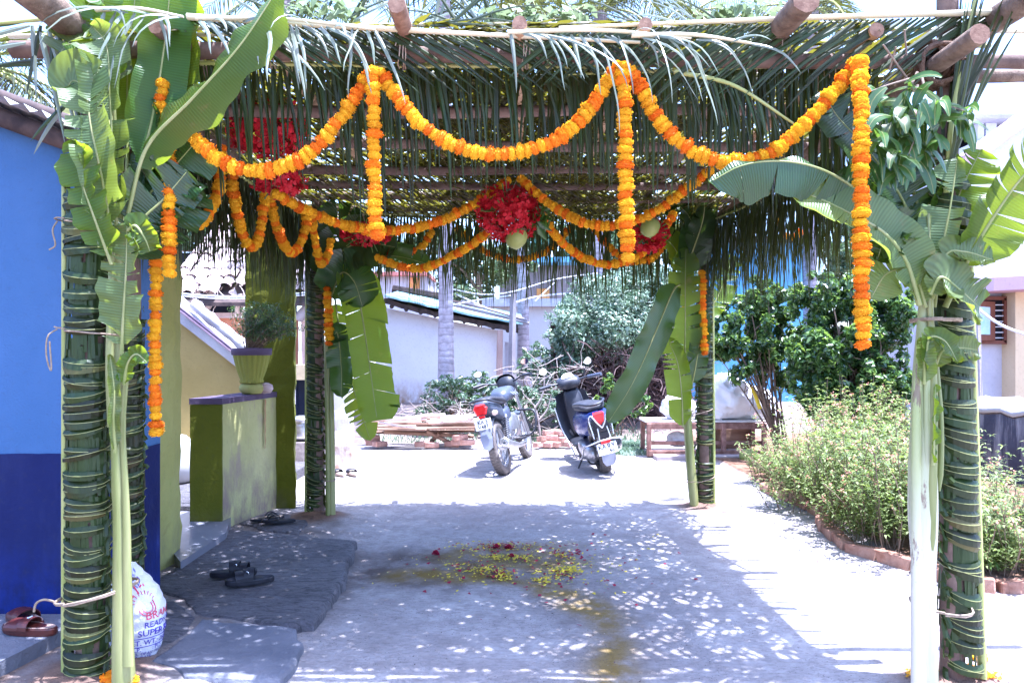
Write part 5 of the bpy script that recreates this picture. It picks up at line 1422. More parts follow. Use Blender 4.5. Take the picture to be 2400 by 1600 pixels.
# ---------------------------------------------------------------- mango branch on the front right corner
random.seed(77)
t_ = thing('mango_branch', P(2150, 180, 2.95), 'bunch of glossy mango leaves tied under the right front corner', 'branch')
for (pts) in (PP((2150, 170, 2.95), (2110, 250, 2.88), (2060, 330, 2.85)), PP((2160, 180, 2.95), (2180, 230, 2.85), (2260, 260, 2.8)), PP((2150, 180, 2.92), (2080, 200, 2.88), (2040, 215, 2.85)), PP((2150, 200, 2.9), (2150, 300, 2.84), (2130, 360, 2.83))):
    mb = MB(); mb.tube(catmull(pts, 8), [.006 - .0005 * i for i in range(9)], 6); mb.build('twig', M['twig'], t_)
def mleaf(p, d, L, w, nrm, mat=M['mango']):
    pts = leaflet_path(p, d, L, random.uniform(.15, .9), 6, random.uniform(-.12, .12), Vector((1, 0, 0)))
    mb = MB(); mb.ribbon(pts, lambda t: w * math.sin(math.pi * (.06 + .9 * t)) ** .8 + .001, nrm, random.uniform(-.5, .2), rib=1, rw=.0009)
    return mb.build('leaf', [mat, M['rib']], t_, smooth=True)
for (u, v, n) in ((2060, 225, 9), (2100, 260, 10), (2050, 330, 10), (2150, 240, 9), (2200, 250, 9), (2245, 275, 9), (2120, 320, 9), (2160, 350, 7), (2090, 380, 6), (2180, 300, 6), (2040, 380, 5), (2080, 300, 7), (2130, 210, 6)):
    c = P(u, v, 2.86 + random.uniform(-.05, .05)); a0 = random.uniform(0, 6.28)
    for k in range(n):
        a = a0 + 2 * math.pi * k / n + random.uniform(-.4, .4)
        d = Vector((math.cos(a), -.25 + random.uniform(-.4, .2), math.sin(a) * .7 - random.uniform(.2, .9))).normalized()
        if u > 2180: d.x += .5
        mleaf(c + Vector([random.uniform(-.035, .035) for _ in range(3)]), d, random.uniform(.09, .19), random.uniform(.032, .050), Vector((random.uniform(-.9, .9), -1, .7)))
for (u, v, du, dv) in ((2100, 110, 2085, 165), (2120, 70, 2125, 130), (2070, 105, 2130, 190)):
    mb = MB(); mb.tube(PP((u, v, 2.9), (du, dv, 2.95)), .004, 5); mb.build('twig', M['twig'], t_)
# ---------------------------------------------------------------- far buildings
sh = thing('white_shed', (-1.0, 15.2, .3), 'low whitewashed shed with sagging dark tiled roof behind the motorcycle', 'shed')
YS2 = 15.0
def quadwall(name, u0, u1, vt0, vt1, vb, Y, mat, parent, th=.2, base=None):
    a, b, c, d = P(u0, vb, Y), P(u1, vb, Y), P(u1, vt1, Y), P(u0, vt0, Y)
    if base is not None: a.z = b.z = base
    mb = MB(); vs = [a, b, c, d] + [p + Vector((0, th, 0)) for p in (a, b, c, d)]
    mb.add(vs, [(0, 1, 2, 3), (5, 4, 7, 6), (1, 5, 6, 2), (4, 0, 3, 7), (3, 2, 6, 7)])
    return mb.build(name, mat, parent)
quadwall('wall', 905, 1172, 722, 775, 960, YS2, M['white_wall'], sh, .25, .1)
quadwall('side_wall', 1183, 1202, 800, 806, 960, YS2 + .6, M['white_plain'], sh, .25, .1)
def sloped(name, u0, v0, u1, v1, Y, dep, rise, th, mat, parent, jit=.0):
    a, b = P(u0, v0, Y), P(u1, v1, Y)
    c, d = b + Vector((0, dep, rise)), a + Vector((0, dep, rise)); n = 16; mb = MB(); vs = []
    for i in range(n + 1):
        t = i / n; p = a.lerp(b, t); q = d.lerp(c, t); w = Vector((0, jit * random.uniform(-1, 1), -.03 * math.sin(math.pi * t) + jit * .3 * random.uniform(-1, 1)))
        vs += [p + w, q + w * .3, q + Vector((0, 0, -th)), p + w + Vector((0, 0, -th))]
    fs = []
    for i in range(n):
        for j in range(4): fs.append((4 * i + j, 4 * i + (j + 1) % 4, 4 * i + 4 + (j + 1) % 4, 4 * i + 4 + j))
    fs += [(3, 2, 1, 0), (4 * n, 4 * n + 1, 4 * n + 2, 4 * n + 3)]
    mb.add(vs, fs); return mb.build(name, mat, parent)
sloped('roof_sheet', 900, 690, 1225, 757, YS2 - .55, 2.4, .30, .035, M['zinc_teal'], sh, .04)
sloped('roof_underlay', 900, 700, 1215, 768, YS2 - .42, 2.2, .22, .10, M['roofdark'], sh, .05)
for k in range(9):
    u = 918 + 34 * k; v = 716 + (u - 905) * .205
    mb = MB(); mb.tube([P(u, v, YS2 - .4), P(u + 4, v - 6, YS2 + .4)], .045, 7, lump=.1); mb.build('rafter_end', M['roofdark'], sh)
for (u0, v0, u1, v1) in ((1050, 712, 1240, 757), (1080, 706, 1235, 750)):
    mb = MB(); mb.tube([P(u0, v0, YS2 - .6), P(u1, v1, YS2 - .5)], .035, 6, lump=.2); mb.build('roof_pole', M['stone'], sh)
for (u0, v0, u1, v1) in ((920, 678, 1060, 700), (1058, 712, 1158, 735)):
    mb = MB(); mb.tube([P(u0, v0, YS2 + 1.2), P(u1, v1, YS2 + 1.2)], .09, 8, lump=.2); mb.build('ridge_tile', M['roofdark'], sh)
t_ = thing('stone_post', P(1173, 930, 14.6), 'short brown stone post at the corner of the white shed', 'post')
mb = MB(); mb.tube([P(1172, 960, 14.6), P(1171, 860, 14.6), P(1172, 773, 14.6)], [.075, .07, .06], 7, lump=.2); mb.build('shaft', M['stone_pink'], t_)
t_ = thing('stone_post', P(1200, 930, 14.3), 'tall grey stone post between the shed and the thin palm', 'post')
mb = MB(); mb.tube([P(1200, 960, 14.3), P(1200, 820, 14.3), P(1203, 688, 14.3)], [.075, .07, .065], 4, lump=.1); mb.build('shaft', M['stone'], t_)
for i, (pts, r) in enumerate(((PP((1205, 710, 14.3), (1260, 695, 14.5), (1340, 688, 14.8), (1460, 690, 15)), .02), (PP((1060, 715, 14.0), (1120, 703, 14.2), (1203, 692, 14.3)), .016), (PP((1062, 678, 14.2), (1130, 690, 14.2), (1200, 684, 14.3), (1300, 655, 14.6), (1400, 640, 15)), .014), (PP((1070, 690, 14.2), (1140, 722, 14.3)), .016), (PP((1255, 705, 14.6), (1300, 662, 14.8)), .012))):
    mb = MB(); mb.tube(catmull(pts, 12), r, 6)
    tag(mb.build('water_pipe', M['pipe'], None, smooth=True), ['white pipe running right from the tall grey stone post', 'white pipe between the palm trunk and the tall grey stone post', 'upper white cable sagging from the palm trunk to the right', 'short slanting white pipe beside the big palm trunk', 'short slanting white pipe beside the thin palm'][i], 'pipe')
fh = thing('cream_house', (2.0, 21, .3), 'plain cream wall and house block behind the thin palm tree', 'house')
quadwall('wall', 1130, 1316, 712, 716, 900, 20.0, M['cream_far'], fh, .3, .2)
mb = MB(); a, b = P(1130, 700, 19.8), P(1318, 718, 19.8); mb.box(((a.x + b.x) / 2, 20.1, (a.z + b.z) / 2), (b.x - a.x, .8, abs(a.z - b.z))); mb.build('coping', M['white_plain'], fh)
h2 = thing('grey_house', (1.0, 27, .3), 'distant grey concrete house with an orange doorway behind the palm fringe', 'house')
quadwall('wall', 1170, 1385, 618, 618, 760, 27, M['stone'], h2, 3, .2)
quadwall('doorway', 1258, 1288, 676, 676, 712, 26.95, pm('orange_door', (.6, .3, .1), (.7, .4, .15), 4), h2, .04)
mb = MB(); a, b = P(1160, 606, 26.5), P(1390, 618, 26.5); mb.box(((a.x + b.x) / 2, 28, (a.z + b.z) / 2), (b.x - a.x, 4, abs(a.z - b.z))); mb.build('roof_slab', M['bluefar'], h2)
h3 = thing('pink_house', (-3, 24, .3), 'distant whitewashed house with a faded red roof line behind the shed', 'house')
quadwall('wall', 880, 1002, 640, 640, 760, 24, M['white_plain'], h3, 3, .2)
mb = MB(); a, b = P(876, 638, 23.8), P(1004, 646, 23.8); mb.box(((a.x + b.x) / 2, 24.9, (a.z + b.z) / 2), (b.x - a.x, 2.6, abs(a.z - b.z))); mb.build('roof_edge', pm('faded_red_trim', (.5, .18, .16), (.55, .22, .2), 5), h3)
quadwall('wall_painting', 960, 984, 650, 650, 676, 23.96, pm('orange_wall_spot', (.7, .35, .08), (.75, .3, .2), 9), h3, .03)
bf = thing('sky_blue_building', (5.5, 15, 0), 'tall sky blue weathered wall behind the flowering shrubs', 'building')
quadwall('wall', 1670, 1882, 560, 560, 960, 15.5, M['bluefar'], bf, 3, .0)
quadwall('side_wall', 1560, 1672, 640, 640, 960, 16.0, M['bluefar'], bf, .5, .0)
mb = MB(); a, b = P(1665, 556, 15.3), P(1890, 566, 15.3); mb.box(((a.x + b.x) / 2, 16.8, (a.z + b.z) / 2), (b.x - a.x, 3.4, abs(a.z - b.z))); mb.build('roof_edge', M['roofdark'], bf)

# ---------------------------------------------------------------- house at the right
hr = thing('white_house', (8, 10, 0), 'white two storey house with brown shuttered window at the right edge', 'house')
YH = 10.0
xl = P(2256, 0, YH).x
mb = MB(); mb.box((xl + 3, YH + 1.5, 1.15), (6, 3, 2.3)); mb.build('wall', M['white_plain'], hr)
mb = MB(); a = P(2290, 645, YH - .8); b = P(2420, 672, YH - .8)
pl = [P(2282, 0, 9.6).x, P(2330, 0, 9.1).x]
mb.poly([(xl - .05, YH + .2), (xl + .1, YH - .5), (xl + .45, YH - .85), (xl + 6, YH - .95), (xl + 6, YH + .2)], a.z - .17, a.z); mb.build('sunshade', M['pink'], hr)
mb = MB(); mb.box((xl + 3.05, YH + 1.5, 3.2), (5.9, 3.0, 1.75)); mb.build('upper_wall', M['white_plain'], hr)
x1_ = P(2348, 0, YH).x; x2_ = P(2382, 0, YH).x
mb = MB(); mb.box(((x1_ + x2_) / 2 + .08, YH - .12, 1.2), (x2_ - x1_ + .16, .3, 2.2)); mb.build('pillar', M['beige'], hr)
w0, w1 = P(2296, 700, YH), P(2346, 802, YH)
wf = MB(); wf.box(((w0.x + w1.x) / 2, YH - .02, (w0.z + w1.z) / 2), (w1.x - w0.x, .08, w0.z - w1.z)); wf = wf.build('window', M['dark'], hr)
for (cx, cz, sx, sz) in (((w0.x + w1.x) / 2, w0.z, w1.x - w0.x + .06, .05), ((w0.x + w1.x) / 2, w1.z, w1.x - w0.x + .06, .05), (w1.x, (w0.z + w1.z) / 2, .05, w0.z - w1.z)):
    mb = MB(); mb.box((cx, YH - .07, cz), (sx, .07, sz)); mb.build('frame', M['window_frame'], wf)
for k in range(7):
    mb = MB(); z = w1.z + (w0.z - w1.z) * (k + .8) / 8; mb.box((w1.x - .10, YH - .08, z), (.18, .012, .012)); mb.build('bar', M['pipe'], wf)
# open shutter with pale blue pane, swung towards the eye
s0, s1 = P(2262, 703, YH - .45), P(2328, 798, YH - .1)
def shut(name, a, b, z0, z1, th, mat, parent, oy=0):
    mb = MB(); d = (b - a).normalized(); n = Vector((-d.y, d.x, 0)) * th * .5; o = Vector((0, oy, 0))
    vs = [a - n + o, b - n + o, b + n + o, a + n + o]
    vs = [Vector((v.x, v.y, z0)) for v in vs] + [Vector((v.x, v.y, z1)) for v in vs]
    mb.add(vs, [(3, 2, 1, 0), (4, 5, 6, 7), (0, 1, 5, 4), (1, 2, 6, 5), (2, 3, 7, 6), (3, 0, 4, 7)]); return mb.build(name, mat, parent)
A_, B_ = Vector((s0.x, s0.y, 0)), Vector((s1.x, s1.y, 0))
sht = shut('shutter', A_, B_, s1.z, s0.z, .05, M['window_frame'], hr)
shut('pane', A_.lerp(B_, .12), A_.lerp(B_, .8), s1.z + .08, s0.z - .08, .03, pm('pale_blue_glass', (.30, .55, .75), (.5, .7, .85), 5, .2, 30, 0), sht, -.025)
# roof terrace box with short pillars, and the sloping parapet
tb = MB(); a = P(2282, 330, 11.5); b = P(2430, 420, 11.5); tb.box(((a.x + b.x) / 2 + .5, 12.0, 4.15), (b.x - a.x + 1, 1.2, (a.z - 4.15) * 2 - .05)); tb.build('roof_room', M['white_plain'], hr)
for u in (2288, 2312, 2372, 2420):
    mb = MB(); c = P(u, 310, 11.5); mb.box((c.x + .06, 11.6, c.z + .02), (.17 if u > 2300 else .1, .25, .42)); mb.build('short_pillar', M['white_plain'], hr)
mb = MB(); a = P(2282, 283, 11.4); mb.box((a.x + 1.0, 12.0, a.z + .02), (2.3, 1.5, .07)); mb.build('slab', M['stone'], hr)
mb = MB(); mb.box((a.x + 1.05, 12.2, a.z - .2), (1.6, .1, .38)); mb.build('gap_shade', M['dark'], hr)  # near-black panel painted as shade between the short pillars
mb = MB(); p, q = P(2262, 400, 9.9), P(2440, 270, 9.9)
vs = [p, q, q + Vector((0, 0, .22)), p + Vector((0, 0, .22))]; vs += [v + Vector((0, .25, 0)) for v in vs]
mb.add(vs, [(0, 1, 2, 3), (5, 4, 7, 6), (3, 2, 6, 7), (1, 0, 4, 5), (0, 3, 7, 4)]); mb.build('parapet', M['pink'], hr)
mb = MB(); z0 = 3.0
vs = [Vector((p.x, p.y + .02, z0)), Vector((q.x, q.y + .02, z0)), q + Vector((0, .02, 0)), p + Vector((0, .02, 0))]; vs += [v + Vector((0, .2, 0)) for v in vs]
mb.add(vs, [(0, 1, 2, 3), (5, 4, 7, 6), (3, 2, 6, 7), (1, 0, 4, 5), (0, 3, 7, 4)]); mb.build('stair_wall', M['white_plain'], hr)
mb = MB(); mb.tube(catmull(PP((2276, 706, 9.3), (2310, 738, 9.2), (2360, 768, 9.0), (2440, 795, 8.8)), 14), .018, 7); tag(mb.build('drain_pipe', M['pipe'], None, smooth=True), 'thin white hose slanting down before the brown window', 'hose')
t_ = thing('stone_post', P(2278, 925, 9.2), 'rough grey granite post beside the white house', 'post')
mb = MB(); mb.tube([P(2281, 1040, 9.2), P(2278, 860, 9.2), P(2274, 720, 9.2), P(2276, 650, 9.2)], [.12, .11, .10, .09], 7, lump=.2); mb.build('shaft', M['stone'], t_)
# black boundary wall with white rounded coping
lw_ = thing('boundary_wall', (5.2, 7.4, 0), 'soot black boundary wall with thick whitewashed top', 'wall')
a, b = G(2190, 1135), G(2520, 1178); 
a = Vector((P(2200, 0, 8.2).x, 8.2, 0)); b = Vector((P(2560, 0, 6.6).x, 6.6, 0))
dr = (b - a).normalized(); nn = Vector((-dr.y, dr.x, 0))
N = 26
def wallprof(prof, name, mat, zj=0.0):
    mb = MB(); vs = []; k = len(prof)
    for i in range(N + 1):
        p = a.lerp(b, i / N); e = .03 * mn.noise(Vector((i * .9, 3, 1))) + .03 * mn.noise(Vector((i * .31, 7, 1)))
        for (o, z) in prof: vs.append((p.x + nn.x * o, p.y + nn.y * o, z + (e if z > .5 else 0)))
    fs = [(i * k + j, (i + 1) * k + j, (i + 1) * k + j + 1, i * k + j + 1) for i in range(N) for j in range(k - 1)]
    mb.add(vs, fs); mb.build(name, mat, lw_, smooth=(zj > 0))
wallprof([(0, -.1), (-.01, .4), (0, .725)], 'face', M['soot'])
wallprof([(-.006, .74), (-.022, .765), (-.012, .80), (.12, .885), (.24, .90), (.30, .86), (.32, .2)], 'top', M['coping'], 1)

# ---------------------------------------------------------------- kerb of old bricks round the bed
def brick_mesh(name, size, mat, seed, jit=.006):
    random.seed(seed); mb = MB(); mb.bbox((0, 0, 0), size, .008, jit=jit)
    me = bpy.data.meshes.new(name); me.from_pydata(mb.v, [], mb.f); me.materials.append(mat); return me
BR = [brick_mesh('kerb_brick', (.235, .105, .10), M['brick'], s, .010) for s in (1, 2, 3, 4)]
kb = thing('brick_kerb', (BEDLINE[3].x, BEDLINE[3].y, 0), 'low kerb of worn laterite bricks along the flower bed', 'kerb')
random.seed(5)
path = catmull([Vector((p.x, p.y, 0)) for p in BEDLINE], 160); acc = 0; nxt = .1
for i in range(160):
    d = (path[i + 1] - path[i]).length
    while acc + d > nxt:
        p = path[i].lerp(path[i + 1], (nxt - acc) / d); tg = path[i + 1] - path[i]
        o = bpy.data.objects.new('brick', random.choice(BR)); COL.objects.link(o); o.parent = kb
        o.location = Vector((p.x + random.uniform(-.008, .008), p.y + random.uniform(-.008, .008), gz(p.x, p.y - .05) + random.uniform(.012, .03))) - off(kb)
        o.rotation_euler = (random.uniform(-.1, .1), random.uniform(-.07, .07), math.atan2(tg.y, tg.x) + random.uniform(-.12, .12))
        nxt += .245
    acc += d

# ---------------------------------------------------------------- flower bed plants
M['bed_leaf'] = leafm('bed_leaf', (.075, .11, .03), (.13, .17, .06), .35, (.30, .42, .06), .35, 8, 0, 90, 0, 0, .6)
M['bed_leaf2'] = leafm('bed_leaf_light', (.20, .25, .10), (.28, .32, .15), .35, (.36, .46, .08), .3, 8, 0, 90, 0, 0, .6)
M['bed_flower'] = leafm('salmon_flower', (.75, .28, .20), (.80, .42, .34), .3, None, .6, 20, 0, 90, 0, 0)
M['shrub1'] = leafm('shrub_leaf_dark', (.022, .055, .022), (.045, .095, .03), .25, (.16, .30, .05), .28, 8, 0, 90, 0, 0, .7)
M['shrub2'] = leafm('shrub_leaf', (.06, .12, .03), (.11, .18, .045), .35, (.28, .44, .06), .28, 8, 0, 90, 0, 0, .7)
M['shrub3'] = leafm('shrub_leaf_young', (.14, .26, .06), (.20, .32, .08), .4, (.36, .50, .06), .35, 8, 0, 90, 0, 0, .6)
M['hedge1'] = leafm('hedge_leaf', (.06, .12, .06), (.13, .20, .11), .3, None, .35, 3, 0, 90, 0, 0, .6)
M['hedge2'] = leafm('hedge_leaf_pale', (.22, .31, .22), (.32, .40, .30), .3, None, .35, 3, 0, 90, 0, 0, .6)
M['branch'] = pm('shrub_branch', (.13, .085, .06), (.24, .17, .12), 12, .85, 40, .3)
M['thornb'] = pm('dry_twig_tangle', (.05, .03, .03), (.13, .085, .08), 12, .9, 40, .2)
M['drystick'] = pm('dry_grey_stick', (.22, .18, .16), (.40, .34, .31), 12, .9, 40, .2)

def bed_plants(label, spots, seed, hmax, n_leaf, name='flowering_plants', flowers=1.0):
    """sprigs: thin stems with pairs of narrow leaves and a few salmon flowers at the tip"""
    rs = np.random.RandomState(seed); V = []; F = []; MI = []; stems = MB(); k = 0
    for (x, y, r, h, ns) in spots:
        for s in range(ns):
            a = rs.uniform(0, 6.28); q = r * rs.rand() ** .5 * .35
            p = np.array([x + q * math.cos(a), y + q * math.sin(a), gz(x, y) - .02]); hh = h * rs.uniform(.45, 1.05)
            ln = rs.uniform(.1, .75) * r / max(h, .1)
            d = np.array([math.cos(a) * ln, math.sin(a) * ln, 1.0]); d /= np.linalg.norm(d)
            m = n_leaf; pts = [p.copy()]
            for j in range(m):
                d = d + rs.normal(size=3) * .10; d[2] += .03; d /= np.linalg.norm(d)
                p = p + d * hh / m; pts.append(p.copy())
                if j < m * .2: continue
                for t in range(2 if j < m - 1 else 5):
                    b = rs.uniform(0, 6.28); o = np.array([math.cos(b), math.sin(b), rs.uniform(-.1, .7)]); o /= np.linalg.norm(o)
                    sd = np.cross(o, [0, 0, 1.]); sd /= np.linalg.norm(sd) + 1e-6; up = np.cross(sd, o)
                    L = rs.uniform(.030, .062); w = L * rs.uniform(.13, .2)
                    V += [p, p + o * L * .5 + sd * w + up * .004, p + o * L - np.array([0, 0, L * .25]), p + o * L * .5 - sd * w + up * .004]
                    F.append((k, k + 1, k + 2, k + 3)); MI.append(1 if rs.rand() < .5 else 0); k += 4
            if s % 4 == 0: stems.tube([Vector(q_) for q_ in pts[::3] + [pts[-1]]], .003, 4, cap=False)
            if rs.rand() < .35 * flowers:
                for t in range(6):
                    o = rs.normal(size=3) * .6 + np.array([0, 0, .6]); o /= np.linalg.norm(o); sd = np.cross(o, [0.1, 0, 1.]); sd /= np.linalg.norm(sd)
                    pp = p + rs.normal(size=3) * .012; L = .016; w = .008
                    V += [pp, pp + o * L * .6 + sd * w, pp + o * L, pp + o * L * .6 - sd * w]
                    F.append((k, k + 1, k + 2, k + 3)); MI.append(2); k += 4
    t_ = thing(name, (spots[0][0], spots[0][1], 0), label, 'flowering plants', None, 'stuff')
    npmesh('leaves', np.array(V), F, [M['bed_leaf'], M['bed_leaf2'], M['bed_flower']], t_, 4, mi=MI, kind='stuff')
    stems.build('stems', M['branch'], t_, kind='stuff')
    return t_
def spots_in(us, seed, r, h, ns):
    rs = np.random.RandomState(seed); out = []
    for (u, v) in us:
        g = G(u, v, .05); out.append((g.x, g.y, r * rs.uniform(.8, 1.2), h * rs.uniform(.85, 1.15), ns))
    return out
bed_plants('mass of light green bed plants with small salmon flowers left of the right post', spots_in([(1920, 1180), (1960, 1210), (1930, 1150), (2000, 1240), (2020, 1200), (2060, 1270), (2080, 1225), (2120, 1290), (2130, 1240), (2050, 1180), (1990, 1165), (2110, 1200), (2160, 1270), (2170, 1220), (1960, 1130), (2040, 1140), (2120, 1150)], 3, .5, .82, 64), 3, .6, 18)
bed_plants('taller arching bed plants at the yard end of the flower bed', spots_in([(1960, 1110), (2010, 1100), (2070, 1110), (2130, 1115), (2000, 1130), (2080, 1150)], 4, .5, 1.08, 62), 4, .6, 21)
bed_plants('lower loose bed plants spilling over the kerb at its far end', spots_in([(1800, 1125), (1835, 1112), (1870, 1150), (1850, 1180), (1890, 1165), (1880, 1125), (1915, 1140)], 14, .46, .46, 46), 14, .6, 13)
bed_plants('bed plants with salmon flowers right of the right post, before the black wall', spots_in([(2260, 1310), (2300, 1330), (2350, 1340), (2400, 1330), (2440, 1340), (2290, 1280), (2350, 1290), (2400, 1290), (2270, 1240), (2250, 1200)], 6, .42, .46, 46), 6, .5, 12)
bed_plants('tall bed plant sprays standing against the black wall', spots_in([(2262, 1220), (2285, 1240), (2395, 1262), (2430, 1250), (2250, 1180)], 7, .4, .72, 12), 7, .5, 16)
# fallen marigold and red petals by the kerb and broad leaved plant
t_ = thing('strap_leaf_plant', G(2320, 1330, .05), 'strap leaved green plant at the bed edge right of the right post', 'plant')
random.seed(9)
for k in range(16):
    a = random.uniform(0, 6.28); p = G(2310, 1330, .05)
    pts = leaflet_path(p, Vector((math.cos(a), math.sin(a), 1.2)), random.uniform(.2, .36), .5, 6)
    mb = MB(); mb.ribbon(pts, lambda t: .035 * math.sin(math.pi * (.12 + .85 * t)), Vector((0, 0, 1)), .4); mb.build('leaf', M['shrub2'], t_)

# ---------------------------------------------------------------- shrubs
def shrub(name, label, cat, base, trunks, clumps, n, size, mix, seed, mats=None, r0=.022, aspect=.5, group=None, upb=.45, sub=55, cr=(.10, .26)):
    random.seed(seed); base = Vector(base)
    t_ = thing(name, base, label, cat, group)
    rs = np.random.RandomState(seed); small = []
    for (c, r) in clumps:      # break each mass into many small clumps so the outline is ragged
        for k in range(sub):
            d = rs.normal(size=3); d /= np.linalg.norm(d); q = .45 + .6 * rs.rand()
            small.append(((c[0] + d[0] * r[0] * q, c[1] + d[1] * r[1] * q, c[2] + d[2] * r[2] * q), tuple(x * rs.uniform(*cr) for x in r)))
    mb = MB()
    for k in range(trunks):
        c = random.choice(small)[0]; a = base + Vector((random.uniform(-.10, .10), random.uniform(-.08, .08), -.03))
        m1 = a.lerp(Vector(c), .45) + Vector((random.uniform(-.06, .06), random.uniform(-.06, .06), .08))
        pts = catmull([a, m1, Vector(c)], 8); rr = r0 * random.uniform(.5, 1)
        mb.tube(pts, [rr * (1 - .09 * i) for i in range(9)], 6)
        for q in range(3):
            p = pts[random.randint(3, 7)]; e = Vector(random.choice(small)[0]); e = p.lerp(e, .6)
            mb.tube(catmull([p, p.lerp(e, .5) + Vector((random.uniform(-.05, .05), 0, .03)), e], 5), [rr * .4, rr * .35, rr * .3, rr * .2, rr * .15, rr * .1], 5)
    mb.build('trunk', M['branch'], t_)
    leaf_cloud('crown', small, n, size, mats or [M['shrub1'], M['shrub2'], M['shrub3']], t_, seed, aspect, upb, .25, .9, mimix=mix)
    return t_
def CL(u, v, Y, ru, rv, ry=None):
    p = P(u, v, Y); a = ru / FPX * Y; b = rv / FPX * Y
    return (tuple(p), (a, ry if ry else a * .8, b))
g = Vector((P(1835, 0, 9.0).x, 9.0, 0))
shrub('hibiscus_shrub', 'loose hibiscus shrub with bare leaning stems before the blue wall', 'shrub', g, 15, [CL(1750, 790, 9.0, 85, 100), CL(1790, 710, 9.1, 70, 55), CL(1690, 810, 9.0, 42, 48), CL(1840, 850, 9.0, 60, 95)], 17000, .064, [.50, .33, .17], 31)
g = Vector((P(2000, 0, 8.2).x, 8.2, 0))
shrub('hibiscus_shrub', 'big dense hibiscus shrub with dark shaded inside left of the right post', 'shrub', g, 22, [CL(1990, 780, 8.3, 125, 125), CL(1930, 700, 8.4, 75, 65), CL(2060, 740, 8.2, 85, 105), CL(1900, 850, 8.1, 65, 95), CL(2080, 890, 8.0, 65, 80), CL(1990, 910, 8.2, 100, 70), CL(1930, 940, 8.2, 55, 50), CL(2085, 960, 8.1, 50, 55), CL(1960, 850, 8.4, 100, 90)], 40000, .066, [.55, .32, .13], 32, r0=.03)
g = Vector((P(1440, 0, 10.2).x, 10.2, .1))
shrub('small_shrub', 'small bright leaved shrub with a red flower behind the scooter', 'shrub', g, 6, [CL(1435, 950, 10.0, 40, 55), CL(1500, 950, 10.1, 32, 35), CL(1425, 900, 10.0, 16, 30)], 2200, .055, [.3, .4, .3], 33, sub=14, r0=.012)
hb = shrub('hedge', 'huge pale green overgrown hedge over a dark tangle of dry branches', 'hedge', (P(1450, 0, 12.5).x, 12.5, .3), 16, [CL(1440, 755, 12.4, 160, 95, .9), CL(1340, 790, 12.6, 60, 90, .8), CL(1560, 720, 13, 90, 110, .9), CL(1480, 665, 13, 90, 45, .8), CL(1600, 800, 13.2, 60, 90, .6)], 42000, .062, [.5, .5], 34, mats=[M['hedge1'], M['hedge2']], aspect=.55, sub=44, cr=(.16, .36))
# the tangle of dry stems under the hedge
random.seed(35); mb = MB()
for k in range(520):
    u = random.uniform(1310, 1600); v = random.uniform(800, 965) if u > 1400 else random.uniform(840, 960); p = P(u, v, random.uniform(11.6, 13.0)); 
    d = Vector((random.gauss(0, .6), random.gauss(0, .4), random.gauss(0, .5))); pts = [p]
    for j in range(4): d = d + Vector((random.gauss(0, .35), random.gauss(0, .3), random.gauss(-.1, .3))); pts.append(pts[-1] + d.normalized() * .16)
    mb.tube(pts, random.uniform(.004, .010), 4, cap=False)
mb.build('dry_branches', M['thornb'], hb, kind='stuff')
mb = MB(); mb.box((P(1480, 0, 13.3).x, 13.6, 1.0), (2.6, .4, 1.9)); 
mb = MB()
vs = []; nxx, nzz = 16, 10
for i in range(nxx + 1):
    for j in range(nzz + 1):
        u = 1290 + 330 * i / nxx; v = 985 - 230 * j / nzz
        p = P(u, v, 13.1); p.y += .45 * mn.noise(Vector((u * .02, v * .02, 0))); vs.append(p)
mb.add(vs, [(i * (nzz + 1) + j, (i + 1) * (nzz + 1) + j, (i + 1) * (nzz + 1) + j + 1, i * (nzz + 1) + j + 1) for i in range(nxx) for j in range(nzz)])
mb.build('inner_mass', M['thornb'], hb)
# undergrowth: bushes at the foot of the palm, dry brush between the bikes, weeds at the bank
shrub('bush', 'low bush at the foot of the big palm trunk behind the motorcycle', 'bush', (P(1060, 0, 11.8).x, 11.8, .15), 14, [CL(1060, 925, 11.8, 75, 48), CL(1130, 905, 12, 60, 40), CL(1015, 970, 11.6, 45, 25), CL(1160, 960, 11.6, 45, 40)], 8000, .05, [.55, .25, .2], 36, mats=[M['shrub1'], M['hedge1'], M['hedge2']])
shrub('bush', 'pale weedy bush left of the hedge behind the two bikes', 'bush', (P(1255, 0, 12.2).x, 12.2, .2), 12, [CL(1255, 850, 12.4, 60, 45), CL(1300, 900, 12, 50, 50), CL(1230, 950, 11.4, 75, 45), CL(1330, 950, 11.2, 60, 40), CL(1180, 930, 11.3, 45, 45)], 14000, .05, [.35, .3, .35], 37, mats=[M['shrub1'], M['hedge1'], M['hedge2']])
random.seed(38); mb = MB()
for k in range(210):
    u = random.choice((random.uniform(1180, 1400), random.uniform(1190, 1340), random.uniform(960, 1110))); v = random.uniform(850, 1010) if u > 1150 else random.uniform(940, 1010); p = P(u, v, random.uniform(10.8, 11.8)); p.z = max(p.z, gz(p.x, p.y))
    d = Vector((random.gauss(0, .7), random.gauss(0, .4), random.gauss(0.1, .45))); pts = [p]
    for j in range(3): d = d + Vector((random.gauss(0, .4), random.gauss(0, .3), random.gauss(-.1, .3))); pts.append(pts[-1] + d.normalized() * .14)
    mb.tube(pts, random.uniform(.002, .0055), 4, cap=False)
o = mb.build('dry_brush', M['drystick'], None, kind='stuff'); tag(o, 'pale dry brushwood lying between the bikes and the bushes', 'brushwood')
t_ = thing('dead_sapling', P(1265, 1050, 10.6), 'forked leafless pale sapling standing between the bikes', 'sapling')
